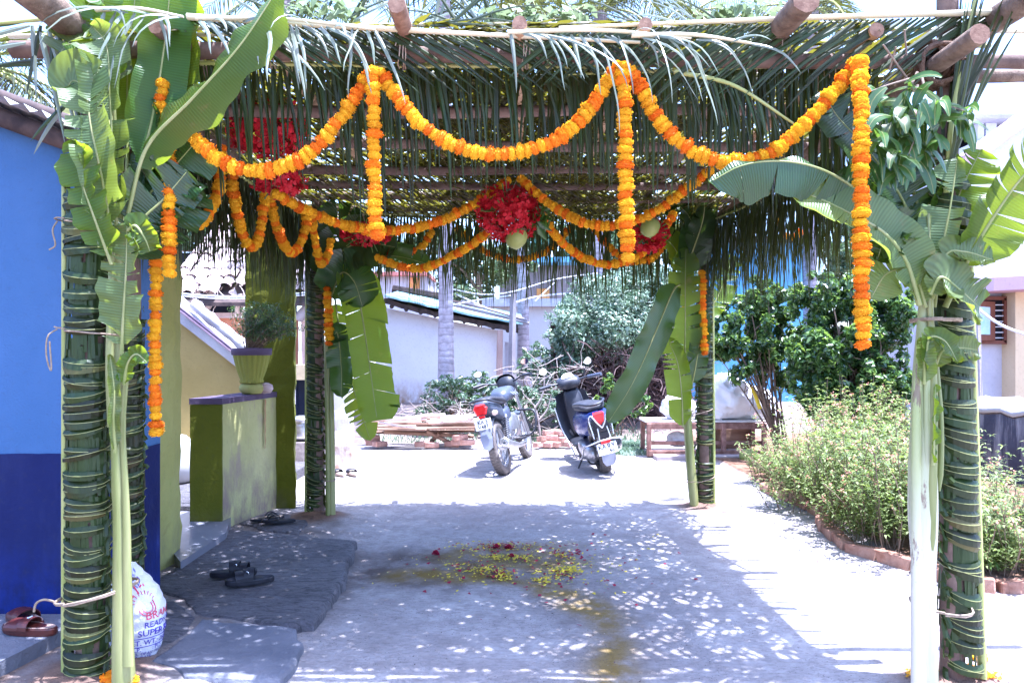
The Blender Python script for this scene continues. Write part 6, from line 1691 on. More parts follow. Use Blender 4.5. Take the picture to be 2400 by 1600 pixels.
for pts in (PP((1268, 1040, 10.5), (1262, 985, 10.5), (1252, 950, 10.5), (1228, 925, 10.5), (1222, 905, 10.5)), PP((1254, 955, 10.5), (1270, 930, 10.5), (1276, 890, 10.5), (1270, 860, 10.5)), PP((1262, 985, 10.5), (1282, 960, 10.5), (1292, 925, 10.5))):
    mb = MB(); mb.tube(catmull(pts, 8), [.017, .015, .013, .012, .010, .009, .008, .006, .005], 6); mb.build('stem', M['drystick'], t_, smooth=True)
# grass and weeds
def weeds(label, boxes, n, seed, h, mat, name='weeds'):
    rs = np.random.RandomState(seed); V = []; F = []; k = 0
    for i in range(n):
        (u0, u1, y0, y1) = boxes[rs.randint(len(boxes))]
        y = rs.uniform(y0, y1); x = (rs.uniform(u0, u1) - 1200) / FPX * y; z = gz(x, y)
        a = rs.uniform(0, 6.28); L = h * rs.uniform(.4, 1.2); b = np.array([x, y, z]); sd = np.array([math.cos(a), math.sin(a), 0]) * .006
        t = np.array([math.cos(a + 1.5) * L * .5, math.sin(a + 1.5) * L * .5, L])
        V += [b - sd, b + sd, b + t * .6 + sd * 1.6 + [0, 0, .15 * L], b + t]; F.append((k, k + 1, k + 2, k + 3)); k += 4
    o = npmesh(name, np.array(V), F, mat, None, 4, kind='stuff'); return tag(o, label, 'weeds')
weeds('tufts of weeds and grass along the far bank', [(860, 1120, 10.9, 13), (1180, 1520, 10.7, 12), (1440, 1520, 9.6, 10.6)], 3500, 3, .07, M['hedge1'])
weeds('short grass behind the bench legs', [(1455, 1530, 9.5, 10.8)], 1800, 4, .06, M['hedge2'])
t_ = thing('yellow_weed', G(1365, 1050), 'small yellowing grass tuft before the loose bricks by the scooter', 'plant')
for (u, v, L_) in ((1362, 1052, .28), (1368, 1052, .25), (1374, 1052, .22), (1359, 1052, .2), (1366, 1052, .3)):
    p = P(u, v, 10.15); mb = MB(); mb.ribbon(leaflet_path(p, Vector((random.uniform(-.5, .5), -.1, 1)), L_, .12, 5), lw(.022), Vector((0, -1, .2)), .3); mb.build('blade', M['creeper'], t_)

# ---------------------------------------------------------------- trees behind
random.seed(41)
def palm(label, u, Y, z_top, r, seed, lean=0.0, nfr=18, frL=3.2, crown=True, zc=None):
    rd = random.Random(seed); b = Vector((P(u, 0, Y).x, Y, gz(P(u, 0, Y).x, Y) - .1)); top = Vector((b.x + lean, Y, z_top))
    t_ = thing('coconut_palm', b, label, 'palm tree', 'coconut palms behind the pavilion')
    n = 34; pts = []; rad = []
    for i in range(n + 1):
        t = i / n; p = b.lerp(top, t) + Vector((lean * .5 * (t * t - t), 0, 0)); pts.append(p)
        rad.append(r * (1 + .45 * math.exp(-t * 14)) * (1 - .22 * t) * (1 + .035 * rd.uniform(-1, 1)))
    mb = MB(); mb.tube(pts, rad, 14, lump=.06, seed=seed); mb.build('trunk', M['bark_palm'], t_, smooth=True)
    if crown:
        for k in range(nfr):
            a = 2 * math.pi * k / nfr * 2.4 + rd.uniform(-.2, .2); el = rd.uniform(-.35, 1.1)
            d = Vector((math.cos(a) * math.cos(el), math.sin(a) * math.cos(el), math.sin(el))); p = top.copy(); rp = [p.copy()]; m = 10
            for i in range(m):
                d = (d + Vector((0, 0, -.13 - .06 * (1 - el * .4)))).normalized(); p = p + d * frL / m; rp.append(p.copy())
            mb = MB(); mb.m = 1; mb.tube(rp, [.035 - .003 * i for i in range(m + 1)], 4)
            frond_mesh(mb, rp, .75, .045, 1.15, .35, 44, jit=.12, fold=.2, nseg=2, mi=0)
            mb.build('frond', [M['palmleaf'], M['rachis']], t_)
    return t_
palm('big coconut palm trunk standing before the white shed', 1046, 12.6, 8.3, .135, 1, -.05, 18, 3.0)
palm('thin reddish palm trunk beside the grey stone post', 1228, 17.0, 9.4, .14, 2, -.15, 16, 3.0)
palm('dark palm trunk behind the hedge', 1398, 18.5, 10.0, .2, 3, .1, 18, 3.2)
palm('coconut palm behind the right end of the blue wall', 1892, 16.8, 9.3, .2, 4, .1, 18, 3.2)
palm('coconut palm in the background right of the second garland peak', 1600, 22, 11.6, .2, 5, .3, 18, 3.6)
palm('coconut palm at the far left above the tin roof', -60, 11.5, 5.9, .16, 6, -.2, 22, 2.8)
palm('coconut palm behind the ruined tiled house', 640, 17.5, 9.9, .18, 7, .3, 16, 3.2)
# tree belt far behind
def tree(label, u, Y, clumps, n, size, mix, seed, mats, r=.2):
    b = Vector((P(u, 0, Y).x, Y, .2)); t_ = thing('broadleaf_tree', b, label, 'tree', 'trees behind the sheds')
    random.seed(seed); rs = np.random.RandomState(seed); small = []
    for (c, rr) in clumps:
        for k in range(22):
            d = rs.normal(size=3); d /= np.linalg.norm(d); q = .4 + .65 * rs.rand()
            small.append(((c[0] + d[0] * rr[0] * q, c[1] + d[1] * rr[1] * q, c[2] + d[2] * rr[2] * q), tuple(x * rs.uniform(.18, .36) for x in rr)))
    mb = MB(); c0 = Vector(clumps[0][0]); pts = catmull([b, b.lerp(c0, .5) + Vector((.15, 0, 0)), c0], 10)
    mb.tube(pts, [r * (1 - .07 * i) for i in range(11)], 9, lump=.15)
    for k in range(7):
        e = Vector(random.choice(small)[0]); p = pts[random.randint(4, 9)]; mb.tube(catmull([p, p.lerp(e, .5) + Vector((0, 0, .2)), e], 5), [r * .4 * (1 - .15 * i) for i in range(6)], 6)
    mb.build('trunk', M['branch'], t_, smooth=True)
    leaf_cloud('crown', small, n, size, mats, t_, seed, .55, .4, .3, .9, mimix=mix)
GM = [M['shrub1'], M['hedge1'], M['creeper']]
tree('yellowish green tree behind the shed and the white pipes', 1130, 24, [CL(1120, 640, 24, 90, 75), CL(1070, 590, 24, 60, 50), CL(1190, 600, 24.5, 60, 60)], 9000, .14, [.2, .35, .45], 51, GM)
tree('broad dark tree behind the grey house', 1300, 31, [CL(1300, 560, 31, 110, 60), CL(1230, 590, 31, 60, 50), CL(1400, 590, 31, 90, 60)], 8000, .2, [.45, .4, .15], 52, GM)
tree('bluish tree above the hedge', 1500, 26, [CL(1490, 600, 26, 90, 65), CL(1570, 570, 26, 70, 60)], 8000, .16, [.4, .5, .1], 53, GM)
tree('tree behind the pink trimmed house', 930, 29, [CL(940, 600, 29, 80, 60), CL(1010, 580, 29, 60, 60)], 6000, .17, [.35, .45, .2], 54, GM)
tree('tree right of the sky blue building', 2010, 20, [CL(1990, 620, 20, 90, 60), CL(1940, 560, 20.5, 60, 60)], 7000, .12, [.25, .45, .3], 55, GM)
tree('tree far left behind the ruined house', 560, 23, [CL(560, 540, 23, 120, 70), CL(420, 560, 23, 80, 60)], 6000, .15, [.4, .4, .2], 56, GM)

# ---------------------------------------------------------------- plank pile and bricks
random.seed(61)
BK = [brick_mesh('loose_brick', (.215, .10, .075), M['brick_red'], s, .005) for s in (5, 6, 7)]
pp_ = thing('plank_pile', G(980, 1046), 'pile of weathered boards and bleached sticks on bricks left of the motorcycle', 'plank pile')
Yp = 10.35
for (u0, u1, v, dy) in ((850, 1118, 1004, 0), (862, 1112, 1012, .25), (858, 1090, 998, .45), (900, 1118, 994, .2), (855, 1000, 1006, -.1)):
    a, b = P(u0, v, Yp + dy), P(u1, v - 2, Yp + dy); mb = MB(); mb.bbox(a.lerp(b, .5), ((b - a).length, .16, .026), .004, rot=Matrix.Rotation(random.uniform(-.03, .03), 3, 'Y') @ Matrix.Rotation(random.uniform(-.08, .08), 3, 'Z')); mb.build('board', M['wood'], pp_)
for k in range(16):
    u = random.uniform(870, 1040); v = random.uniform(978, 996); a = P(u, v, Yp + random.uniform(-.1, .4)); L_ = random.uniform(.5, 1.1)
    b = a + Vector((L_, random.uniform(-.2, .2), random.uniform(-.07, .05))); mb = MB(); r = random.uniform(.014, .032)
    mb.tube(catmull([a, a.lerp(b, .5) + Vector((0, 0, random.uniform(-.02, .03))), b], 6), r, 7, lump=.15); mb.build('stick', M['wood_pale'], pp_, smooth=True)
for (u0, v0, u1, v1) in ((1000, 1010, 1060, 1040), (900, 1012, 1110, 1022), (1030, 1015, 1010, 1036)):
    mb = MB(); mb.tube([P(u0, v0, Yp), P(u1, v1, Yp + .1)], .03, 7, lump=.15); mb.build('log', M['wood'], pp_, smooth=True)
def bricks(parent, spots):
    for (u, v, Y, rz) in spots:
        o = bpy.data.objects.new('brick', random.choice(BK)); COL.objects.link(o); o.parent = parent
        o.location = P(u, v, Y) - off(parent); o.rotation_euler = (random.uniform(-.06, .06), random.uniform(-.06, .06), rz)
bricks(pp_, [(875, 1038, 10.4, .1), (872, 1026, 10.4, .3), (990, 1040, 10.3, .1), (1010, 1042, 10.3, .4), (1075, 1036, 10.3, 0), (1078, 1024, 10.3, .5), (1095, 1036, 10.3, .1), (890, 1040, 10.3, .9), (1060, 1040, 10.4, -.2)])
bp = thing('brick_pile', G(1300, 1048), 'heap of loose red bricks between the motorcycle and the scooter', 'brick pile')
bricks(bp, [(1266 + 15 * k, 1040 - random.uniform(-2, 3), 10.35, random.uniform(-.8, .8)) for k in range(6)] + [(1275 + 17 * k, 1027 + random.uniform(-3, 3), 10.4, random.uniform(-1.2, 1.2)) for k in range(4)] + [(1290 + 17 * k, 1013, 10.45, random.uniform(-1.2, 1.2)) for k in range(2)] + [(1420, 1042, 10.2, .6), (1232, 1044, 10.3, 1.1)])

# ---------------------------------------------------------------- bench with cloth bundles
Yb = 9.35
bn = thing('bench', G(1620, 1075), 'weathered wooden bench with bleached top behind the back right post', 'bench')
def member(a, b, w, d, mat=M['wood_bench'], name='rail'):
    a, b = Vector(a), Vector(b); mb = MB(); dr = (b - a); L_ = dr.length; q = dr.to_track_quat('X', 'Z').to_matrix()
    mb.bbox(a.lerp(b, .5), (L_, d, w), .004, rot=q); return mb.build(name, mat, bn)
zt_ = P(0, 990, Yb).z; x0_, x1_ = P(1512, 0, Yb).x, P(1800, 0, Yb).x
for k in range(3):
    member((x0_, Yb + .08 + .155 * k, zt_ + .012), (x1_, Yb + .08 + .155 * k, zt_ + .012), .026, .148, M['white_top'], 'seat_board')
member((x0_ + .02, Yb, zt_ - .045), (x1_ - .02, Yb, zt_ - .045), .075, .03)
member((x0_ + .02, Yb + .46, zt_ - .045), (x1_ - .02, Yb + .46, zt_ - .045), .075, .03)
for x in (x0_ + .05, P(1696, 0, Yb).x, x1_ - .05):
    for y in (Yb + .005, Yb + .45):
        member((x, y, .03), (x, y, zt_ - .01), .055, .055, name='leg')
member((x0_ + .04, Yb + .03, .20), (x1_ - .04, Yb + .03, .20), .05, .025)
member((x0_ + .04, Yb - .02, .075), (x1_ - .04, Yb - .02, .075), .07, .05)
member((x0_ + .9, Yb + .5, .18), (x1_ - .04, Yb + .5, .18), .30, .02, M['wood'], 'back_board')
mb = MB(); a = G(1532, 1085)
mb.poly([tuple(p) for p in outline([(x0_ + .1, Yb - .28), (x1_ - .2, Yb - .2), (x1_ - .1, Yb + .8), (x0_ + .05, Yb + .8)], 8, .012, 4)], -.05, .065)
o = mb.build('concrete_step', M['concrete'], None, kind='structure')
def crumple(name, label, c, r, seed, cat='cloth bundle', nn=46, fr=7.0):
    c = Vector(c); t_ = thing(name, c - Vector((0, 0, r[2])), label, cat, 'white cloth bundles on the bench')
    mb = MB(); m = nn; vs = []; fs = []
    for i in range(m // 2 + 1):
        ph = math.pi * i / (m // 2)
        for j in range(m):
            th = 2 * math.pi * j / m; d = Vector((math.sin(ph) * math.cos(th), math.sin(ph) * math.sin(th), math.cos(ph)))
            q = d * 2.2 + Vector((seed, 0, 0)); k = mn.noise(q * 1.1)
            rid = 1 - abs(mn.noise(q * fr * .32 + Vector((0, 0, k * 2)))) * 2; rid2 = 1 - abs(mn.noise(q * fr * .8)) * 2
            s = 1 + .22 * k + .13 * (rid - .5) + .055 * (rid2 - .5)
            p = Vector((d.x * r[0], d.y * r[1], d.z * r[2])) * s
            if p.z < -r[2] * .9: p.z = -r[2] * .9
            vs.append(c + p)
    for i in range(m // 2):
        for j in range(m): fs.append((i * m + j, (i + 1) * m + j, (i + 1) * m + (j + 1) % m, i * m + (j + 1) % m))
    mb.add(vs, fs); mb.build('cloth', M['cloth'], t_, smooth=True)
zb = zt_ + .026
crumple('cloth_bundle', 'large upper white cloth bundle on the bench right of the back right post', P(1700, 930, Yb + .20), (.32, .26, .30), 1)
crumple('cloth_bundle', 'wrinkled white cloth bundle at the right end of the bench', P(1765, 950, Yb + .25), (.30, .22, .23), 2, fr=9)
crumple('cloth_bundle', 'white cloth bundle on the bench left of the back right post', P(1588, 955, Yb + .22), (.22, .18, .17), 3)
crumple('cloth_bundle', 'low white cloth bundle at the front of the bench beside the post', P(1665, 962, Yb + .14), (.20, .14, .15), 4, fr=9)
crumple('cloth_bundle', 'small white cloth bundle stuffed under the bench', P(1590, 1030, Yb + .25), (.15, .13, .10), 5)
crumple('cloth_bundle', 'pale cloth bundle lying on its side behind the shrub stems', P(1795, 965, Yb + .2), (.16, .16, .13), 6)
mb = MB(); mb.ribbon(catmull(PP((1764, 905, 9.0), (1772, 930, 8.98), (1782, 958, 8.97)), 6), .05, Vector((0, -1, 0)), .2)
tag(mb.build('yellow_strip', pm('yellow_cloth', (.8, .55, .02), (.85, .62, .05), 8), None), 'narrow yellow cloth strip hanging in the shrub beside the bundles', 'cloth strip')
cc = G(1757, 1085) + Vector((0, 0, .075))
t_ = thing('fallen_coconut', cc - Vector((0, 0, .07)), 'ripe greenish brown coconut lying on the ground at the bench end', 'coconut')
mb = MB(); mb.lathe([(0, -.125), (.05, -.115), (.09, -.06), (.10, 0), (.088, .06), (.055, .10), (0, .118)], 20, cc, axis='x'); mb.build('husk', M['coconut'], t_, smooth=True)
mb = MB(); mb.lathe([(.02, .105), (.04, .105), (.038, .118), (0, .13)], 12, cc, axis='x'); mb.build('cap', M['coir'], t_)
# ---------------------------------------------------------------- plant in the pot, rain of small things
t_ = thing('potted_bush', pot_top, 'small dark leafed bush growing out of the flower pot', 'plant')
random.seed(81); rs = np.random.RandomState(81); mb = MB(); tips = []
for k in range(60):
    a = random.uniform(0, 6.28); d = Vector((math.cos(a) * .6 + .35, math.sin(a) * .5, random.uniform(.8, 1.7))).normalized(); p = pot_top + Vector((random.uniform(-.05, .05), random.uniform(-.04, .04), -.01)); pts = [p]
    for j in range(6):
        d = (d + Vector((random.gauss(.06, .16), random.gauss(0, .12), random.gauss(-.02, .12)))).normalized(); p = p + d * random.uniform(.05, .085); pts.append(p)
        if j > 1: tips.append(p)
    mb.tube(pts, [.004, .0035, .003, .003, .002, .002, .001], 4)
mb.build('stems', M['branch'], t_, kind='stuff')
leaf_cloud('leaves', [(tuple(p), (.035, .035, .035)) for p in tips], 4200, .026, [M['shrub1'], M['bed_leaf']], t_, 82, .28, .3, .1, 1.0, mimix=[.8, .2])

# ---------------------------------------------------------------- cement bag with its printing
bag_c = Vector((P(322, 0, 3.27).x, 3.27, .0))
t_ = thing('cement_bag', bag_c, 'white woven bag with blue and red printing leaning behind the front left banana stem', 'bag')
def bag_r(h):      # radius and centre shift over the height 0..1
    prof = [(0, .05), (.06, .085), (.18, .105), (.35, .122), (.55, .128), (.7, .112), (.82, .082), (.92, .048), (1.0, .022)]
    for i in range(len(prof) - 1):
        if prof[i][0] <= h <= prof[i + 1][0]:
            t = (h - prof[i][0]) / (prof[i + 1][0] - prof[i][0]); t = t * t * (3 - 2 * t); return prof[i][1] + (prof[i + 1][1] - prof[i][1]) * t
    return prof[-1][1]
BH = .43
def bag_p(th, h, o=0.0):
    r = bag_r(h); fold = .10 * max(0, h - .62) * math.sin(th * 7 + 1.3) + .012 * math.sin(th * 3 + h * 9) + .010 * mn.noise(Vector((math.cos(th) * 2, math.sin(th) * 2, h * 6)))
    r = r * (1 + fold) + o + .0025 * math.sin(h * 60 + 3 * mn.noise(Vector((th * 2, h * 3, 0)))) * (h < .75)
    return bag_c + Vector((math.cos(th) * r * 1.05, math.sin(th) * r * .85, .012 + h * BH)) + Vector((-.03 * h, 0, 0))
mb = MB(); nt, nh = 56, 40; vs = []; uv = []
for j in range(nh + 1):
    for i in range(nt): vs.append(bag_p(2 * math.pi * i / nt, j / nh)); uv.append((i / nt, j / nh))
fs = [(j * nt + i, j * nt + (i + 1) % nt, (j + 1) * nt + (i + 1) % nt, (j + 1) * nt + i) for j in range(nh) for i in range(nt)]
fs.append(tuple(range(nt))[::-1]); fs.append(tuple(nh * nt + i for i in range(nt)))
mb.add(vs, fs, uv)
def sackmat():
    t = NT('woven_white_sack'); w = t.n("ShaderNodeTexWave"); w.bands_direction = 'Z'; w.inputs['Scale'].default_value = 60; t.l(t.tc.outputs['Object'], w.inputs['Vector'])
    c = t.mix(t.fr(t.noise(14, 5, .6), .35, .7), (.66, .66, .70), (.52, .52, .60)); t.col(c); t.set(Roughness=.4)
    b = t.bump(w.outputs['Fac'], .15, .002); t.bump(t.noise(16, 5, .6), .5, .02, b); return t.m
mb.build('bag_body', sackmat(), t_, smooth=True)
ink_b = pm('blue_violet_ink', (.06, .04, .30), (.09, .06, .38), 30, .6, 40, 0); ink_r = pm('red_ink', (.50, .05, .10), (.58, .09, .14), 30, .6, 40, 0)
def on_bag(text, th0, h0, size, mat, name='printing', tilt=0.0, sx=1.0):
    cu = bpy.data.curves.new(name, 'FONT'); cu.body = text; cu.size = size; cu.extrude = 0; cu.resolution_u = 2; cu.offset = size * .012
    ob = bpy.data.objects.new(name, cu); me = bpy.data.meshes.new_from_object(ob)
    bpy.data.objects.remove(ob); bpy.data.curves.remove(cu)
    for v in me.vertices:
        x, y = v.co.x * sx, v.co.y; x, y = x * math.cos(tilt) - y * math.sin(tilt), x * math.sin(tilt) + y * math.cos(tilt)
        h = h0 + y / BH; th = th0 + .22 + x / .118; q = bag_p(th, min(.99, max(.01, h)), .0035); v.co = q - off(t_)
    me.materials.clear(); me.materials.append(mat); o = link(name, me, t_); return o
on_bag('BRAND', -1.05, .47, .046, ink_r, sx=1.05)
on_bag('READY TO USE', -1.10, .385, .036, ink_b)
on_bag('SUPER FINE', -1.32, .30, .040, ink_b)
on_bag('NET. WT.: 26 KG', -1.78, .205, .033, ink_b)
on_bag('M.R.P.', -1.78, .140, .026, ink_b); on_bag(': P12', -.75, .140, .026, ink_b)
on_bag('(INCL. OF ALL TAXES)', -1.78, .092, .021, ink_b)
on_bag('PKG. DATE', -1.78, .040, .026, ink_b)
on_bag('CT-I', -1.62, .66, .062, ink_r, tilt=.55)
on_bag('SH E', -1.72, .80, .034, ink_b, tilt=.9)
on_bag('ROAD, B', -1.55, .76, .026, ink_b, tilt=.9)
on_bag('11223', -1.25, .75, .026, ink_b, tilt=.9)
def strip(th0, th1, h0, h1, mat, name, o=.003, n=10, lump=0):
    mb = MB(); vs = []
    for i in range(n + 1):
        h = h0 + (h1 - h0) * i / n; vs += [bag_p(th0, h, o), bag_p((th0 + th1) / 2, h, o), bag_p(th1, h, o)]
    fs = []
    for i in range(n): fs += [(3 * i, 3 * i + 1, 3 * i + 4, 3 * i + 3), (3 * i + 1, 3 * i + 2, 3 * i + 5, 3 * i + 4)]
    mb.add(vs, fs); return mb.build(name, mat, t_)
bd = strip(-1.92, -1.66, .08, .64, ink_b, 'border_band', .003, 26)
white_ink = pm('bare_sack_white', (.66, .66, .72), (.7, .7, .76), 30, .6, 40, 0)
for k in range(9):      # white curls in the border
    mb = MB(); pts = []
    for i in range(17):
        a = i / 16 * 5.2 + (k % 2) * math.pi; r = .020 * (1 - i / 22)
        pts.append(bag_p(-1.79 + r * math.cos(a) / .118 * (1 if k % 2 else -1), .115 + .061 * k + r * math.sin(a) / BH, .0048))
    mb.tube(pts, .0022, 4); mb.build('border_curl', white_ink, t_)
for h in (.275, .185):
    mb = MB(); mb.tube([bag_p(-1.65 + 1.9 * i / 16, h, .003) for i in range(17)], .0016, 4); mb.build('rule_line', ink_b, t_)
for (cx, ch, r) in ((-.72, .60, .034), (-.72, .60, .022)):
    mb = MB(); mb.tube([bag_p(cx + r * math.cos(a) / .118, ch + r * 1.15 * math.sin(a) / BH, .003) for a in [math.pi * (1.0 + 1.2 * i / 14) for i in range(15)]], .0022, 4); mb.build('red_emblem', ink_r, t_)
for k in range(9):
    a = .4 + k * .33; mb = MB(); mb.tube([bag_p(-.78 + r * math.cos(a) / .118, .63 + r * math.sin(a) / BH, .003) for r in (.04, .055)], .0018, 4); mb.build('emblem_ray', ink_r, t_)

# ---------------------------------------------------------------- footwear
def sole_outline(L, W, toe=.5):
    out = []
    for i in range(36):
        a = 2 * math.pi * i / 36; y = math.cos(a) * L / 2; s = math.sin(a); t = (math.cos(a) + 1) / 2
        w = W / 2 * (.78 + .30 * t - .12 * math.exp(-((t - .38) / .2) ** 2)); x = (abs(s) ** .75) * (1 if s >= 0 else -1) * w
        out.append((x + .006 * t, y))
    return out
def shoe(t_, c, rz, kind, m_sole, m_bed, m_strap, L=.26, W=.10, flip=1, tilt=(0, 0), H=.03, metal=None):
    e = Matrix.Translation(Vector(c)) @ Matrix.Rotation(rz, 4, 'Z') @ Matrix.Rotation(tilt[0], 4, 'X') @ Matrix.Rotation(tilt[1], 4, 'Y')
    o = sole_outline(L, W); n = len(o)
    def ring(k, z): return [e @ Vector((x * k * flip, y * k, z + .006 * max(0, y / L) * 2)) for x, y in o]
    mb = MB(); vs = ring(.97, 0) + ring(1.0, H * .3) + ring(1.0, H * .8) + ring(.96, H); fs = [tuple(range(n))]
    for r in range(3):
        for i in range(n): fs.append((r * n + i, r * n + (i + 1) % n, (r + 1) * n + (i + 1) % n, (r + 1) * n + i))
    fs.append(tuple(3 * n + i for i in range(n)))
    mb.add(vs, fs); so_ = mb.build('sole', m_sole, t_)
    mb = MB(); vs = ring(.93, H + .0015) + [e @ Vector((0, 0, H))]; fs = [(i, (i + 1) % n, n) for i in range(n)]; mb.add(vs, fs); mb.build('footbed', m_bed, t_, smooth=True)
    def band(y0, y1, h, w, wid, name='strap', arc=1.0, mat=None):
        N = 14; mb = MB(); vs = []
        for i in range(N + 1):
            a = math.pi * i / N * arc; x = -math.cos(a) * w / 2; z = H * .7 + math.sin(a) ** .7 * h; yy = y0 + (y1 - y0) * i / N
            for q in (-.5, .5):
                for th in (0, .004): vs.append(e @ Vector((x * (1 + th * 6) * flip, yy + q * wid, z + th)))
        fs = []
        for i in range(N):
            k = 4 * i
            fs += [(k + 1, k + 3, k + 7, k + 5), (k, k + 4, k + 6, k + 2), (k, k + 1, k + 5, k + 4), (k + 2, k + 6, k + 7, k + 3)]
        fs += [(0, 2, 3, 1), (4 * N, 4 * N + 1, 4 * N + 3, 4 * N + 2)]
        mb.add(vs, fs); return mb.build(name, mat or m_strap, t_, smooth=False)
    if kind == 'slide':
        band(L * .20, L * .17, .034, W * 1.0, .070); b = band(L * .0, L * .03, .044, W * .98, .050)
        if metal:
            for q in (-.2, 0, .2):
                mb = MB(); p = e @ Vector((q * W * .4 * flip, L * (.0), H * .7 + .050)); mb.lathe([(.0, .004), (.005, .003), (.006, 0)], 8, p); mb.build('stud', metal, b)
    elif kind == 'two':
        band(L * .24, L * .20, .05, W * 1.0, .045); b = band(L * .07, L * .05, .06, W * 1.0, .040); band(-L * .05, L * .0, .066, W * .98, .035)
        if metal:
            c2 = e @ Vector((W * .40 * flip, L * .06, H + .038)); mb = MB(); pts = [c2 + Vector((.010 * math.cos(a), .0, .012 * math.sin(a))) for a in [6.2832 * i / 12 for i in range(13)]]; mb.tube(pts, .0018, 5); mb.build('buckle', metal, b)
    else:
        for s in (-1, 1):
            pts = [e @ Vector(v) for v in ((.0, L * .30, H), (s * W * .12, L * .24, H + .028), (s * W * .34, L * .06, H + .034), (s * W * .46, -L * .06, H * .8))]
            mb = MB(); mb.tube(catmull(pts, 10), [.004, .005, .006, .008, .009, .010, .010, .009, .008, .007, .006], 8, flat=.45); mb.build('strap', m_strap, t_, smooth=True)
blk = pm('black_sandal_leather', (.008, .008, .012), (.018, .018, .025), 20, .5, 80, .3); blk2 = pm('dark_footbed', (.02, .02, .03), (.035, .035, .05), 20, .8, 80, .3)
brn = pm('brown_sandal_leather', (.055, .012, .010), (.09, .02, .014), 12, .35, 80, .15, spec=.5); tan = pm('tan_footbed', (.30, .20, .16), (.38, .27, .22), 10, .8, 60, .2)
met = pm('bright_metal', (.7, .7, .72), (.75, .75, .78), 9, .25, 20, 0, metal=1)
bei = pm('beige_footbed', (.42, .33, .26), (.5, .4, .33), 20, .8, 60, .2)
c1_, c2_ = G(535, 1352, .06), G(590, 1362, .06)
t_ = thing('sandals', (c1_ + c2_) / 2, 'pair of black buckled sandals on the rough stone slab', 'sandals')
shoe(t_, c1_ + Vector((.02, .03, 0)), R(-78), 'two', blk, blk2, blk, .27, .105, 1, metal=met); shoe(t_, c2_ + Vector((0, -.03, 0)), R(112), 'two', blk, blk2, blk, .27, .105, -1, metal=met)
c1_, c2_ = G(62, 1465, .11), G(120, 1430, .11)
t_ = thing('sandals', (c1_ + c2_) / 2, 'pair of reddish brown slip on sandals with studs at the blue wall', 'sandals')
shoe(t_, Vector((P(70, 0, 3.33).x, 3.33, .102)), R(82), 'slide', brn, tan, brn, .27, .105, 1, metal=met, H=.034); shoe(t_, Vector((P(62, 0, 3.44).x, 3.44, .103)), R(58 + 180 - 180), 'slide', brn, tan, brn, .27, .105, -1, H=.034)
c1_ = G(640, 1220, .045)
t_ = thing('flip_flops', c1_, 'pair of black flip flops lying at the foot of the far green pillar', 'flip flops')
shoe(t_, c1_ + Vector((-.06, .04, 0)), R(-62), 'flip', blk, bei, blk, .26, .10, 1, H=.02); shoe(t_, c1_ + Vector((.06, -.05, 0)), R(100), 'flip', blk, blk2, blk, .26, .10, -1, H=.02)
c1_ = G(812, 1114, .01)
t_ = thing('slippers', c1_, 'pair of beige slippers with dark straps standing in the sun', 'slippers')
shoe(t_, c1_ + Vector((-.09, .0, .01)), R(40), 'slide', bei, bei, blk2, .26, .10, 1, H=.025); shoe(t_, c1_ + Vector((.06, .02, .01)), R(30), 'slide', bei, bei, blk2, .26, .10, -1, H=.025)

# ---------------------------------------------------------------- petals and fallen flowers
M['petal_y'] = leafm('scattered_yellow_petal', (.62, .46, .02), (.72, .60, .05), .2, None, .7, 20, 0, 90, 0, 0)
M['petal_r'] = leafm('scattered_crimson_petal', (.22, .005, .03), (.34, .01, .05), .2, None, .7, 20, 0, 90, 0, 0)
M['petal_g'] = leafm('green_calyx_scrap', (.25, .32, .06), (.35, .40, .08), .2, None, .7, 20, 0, 90, 0, 0)
def petals(label, cs, mat, size, seed, name, asp=.6):
    rs = np.random.RandomState(seed); V = []; F = []; k = 0
    for (u, v, su, sv, n) in cs:
        for i in range(n):
            g = G(u + rs.normal() * su, max(1180, v + rs.normal() * sv)); z = gz(g.x, g.y) + .002 + (.012 * rs.rand() if n > 45 else .003)
            a = rs.uniform(0, 6.28); s = size * rs.uniform(.5, 1.2); d = np.array([math.cos(a), math.sin(a), 0]) * s; e = np.array([-math.sin(a), math.cos(a), 0]) * s * asp; p = np.array([g.x, g.y, z])
            V += [p - d * .5 + [0, 0, s * .25 * rs.rand()], p - e * .5, p + d * .5 + [0, 0, s * .45 * rs.rand()], p + e * .5 + [0, 0, s * .2]]; F.append((k, k + 1, k + 2, k + 3)); k += 4
    o = npmesh(name, np.array(V), F, mat, None, 4, kind='stuff'); return tag(o, label, 'petals')
petals('yellow marigold petals scattered over the stained earth', [(1180, 1278, 60, 6, 150), (1190, 1305, 34, 4, 130), (1130, 1332, 22, 5, 90), (1180, 1345, 14, 7, 110), (1325, 1338, 20, 7, 190), (1275, 1358, 18, 4, 80), (1320, 1302, 18, 7, 60), (1200, 1320, 130, 28, 170), (1060, 1345, 30, 6, 30), (1400, 1320, 60, 30, 40), (1040, 1310, 40, 8, 20)], M['petal_y'], .027, 5, 'yellow_petals', .35)
petals('crimson petals scattered over the stained earth', [(1185, 1280, 60, 6, 85), (1330, 1300, 30, 8, 60), (1180, 1345, 16, 7, 45), (1325, 1345, 26, 8, 30), (1270, 1360, 25, 8, 12), (1220, 1320, 150, 32, 70), (1400, 1330, 180, 60, 26), (1120, 1330, 50, 12, 22)], M['petal_r'], .028, 6, 'crimson_petals', .8)
petals('greenish flower scraps among the petals', [(1220, 1320, 110, 26, 160), (1350, 1340, 90, 22, 60)], M['petal_g'], .018, 7, 'flower_scraps', .25)
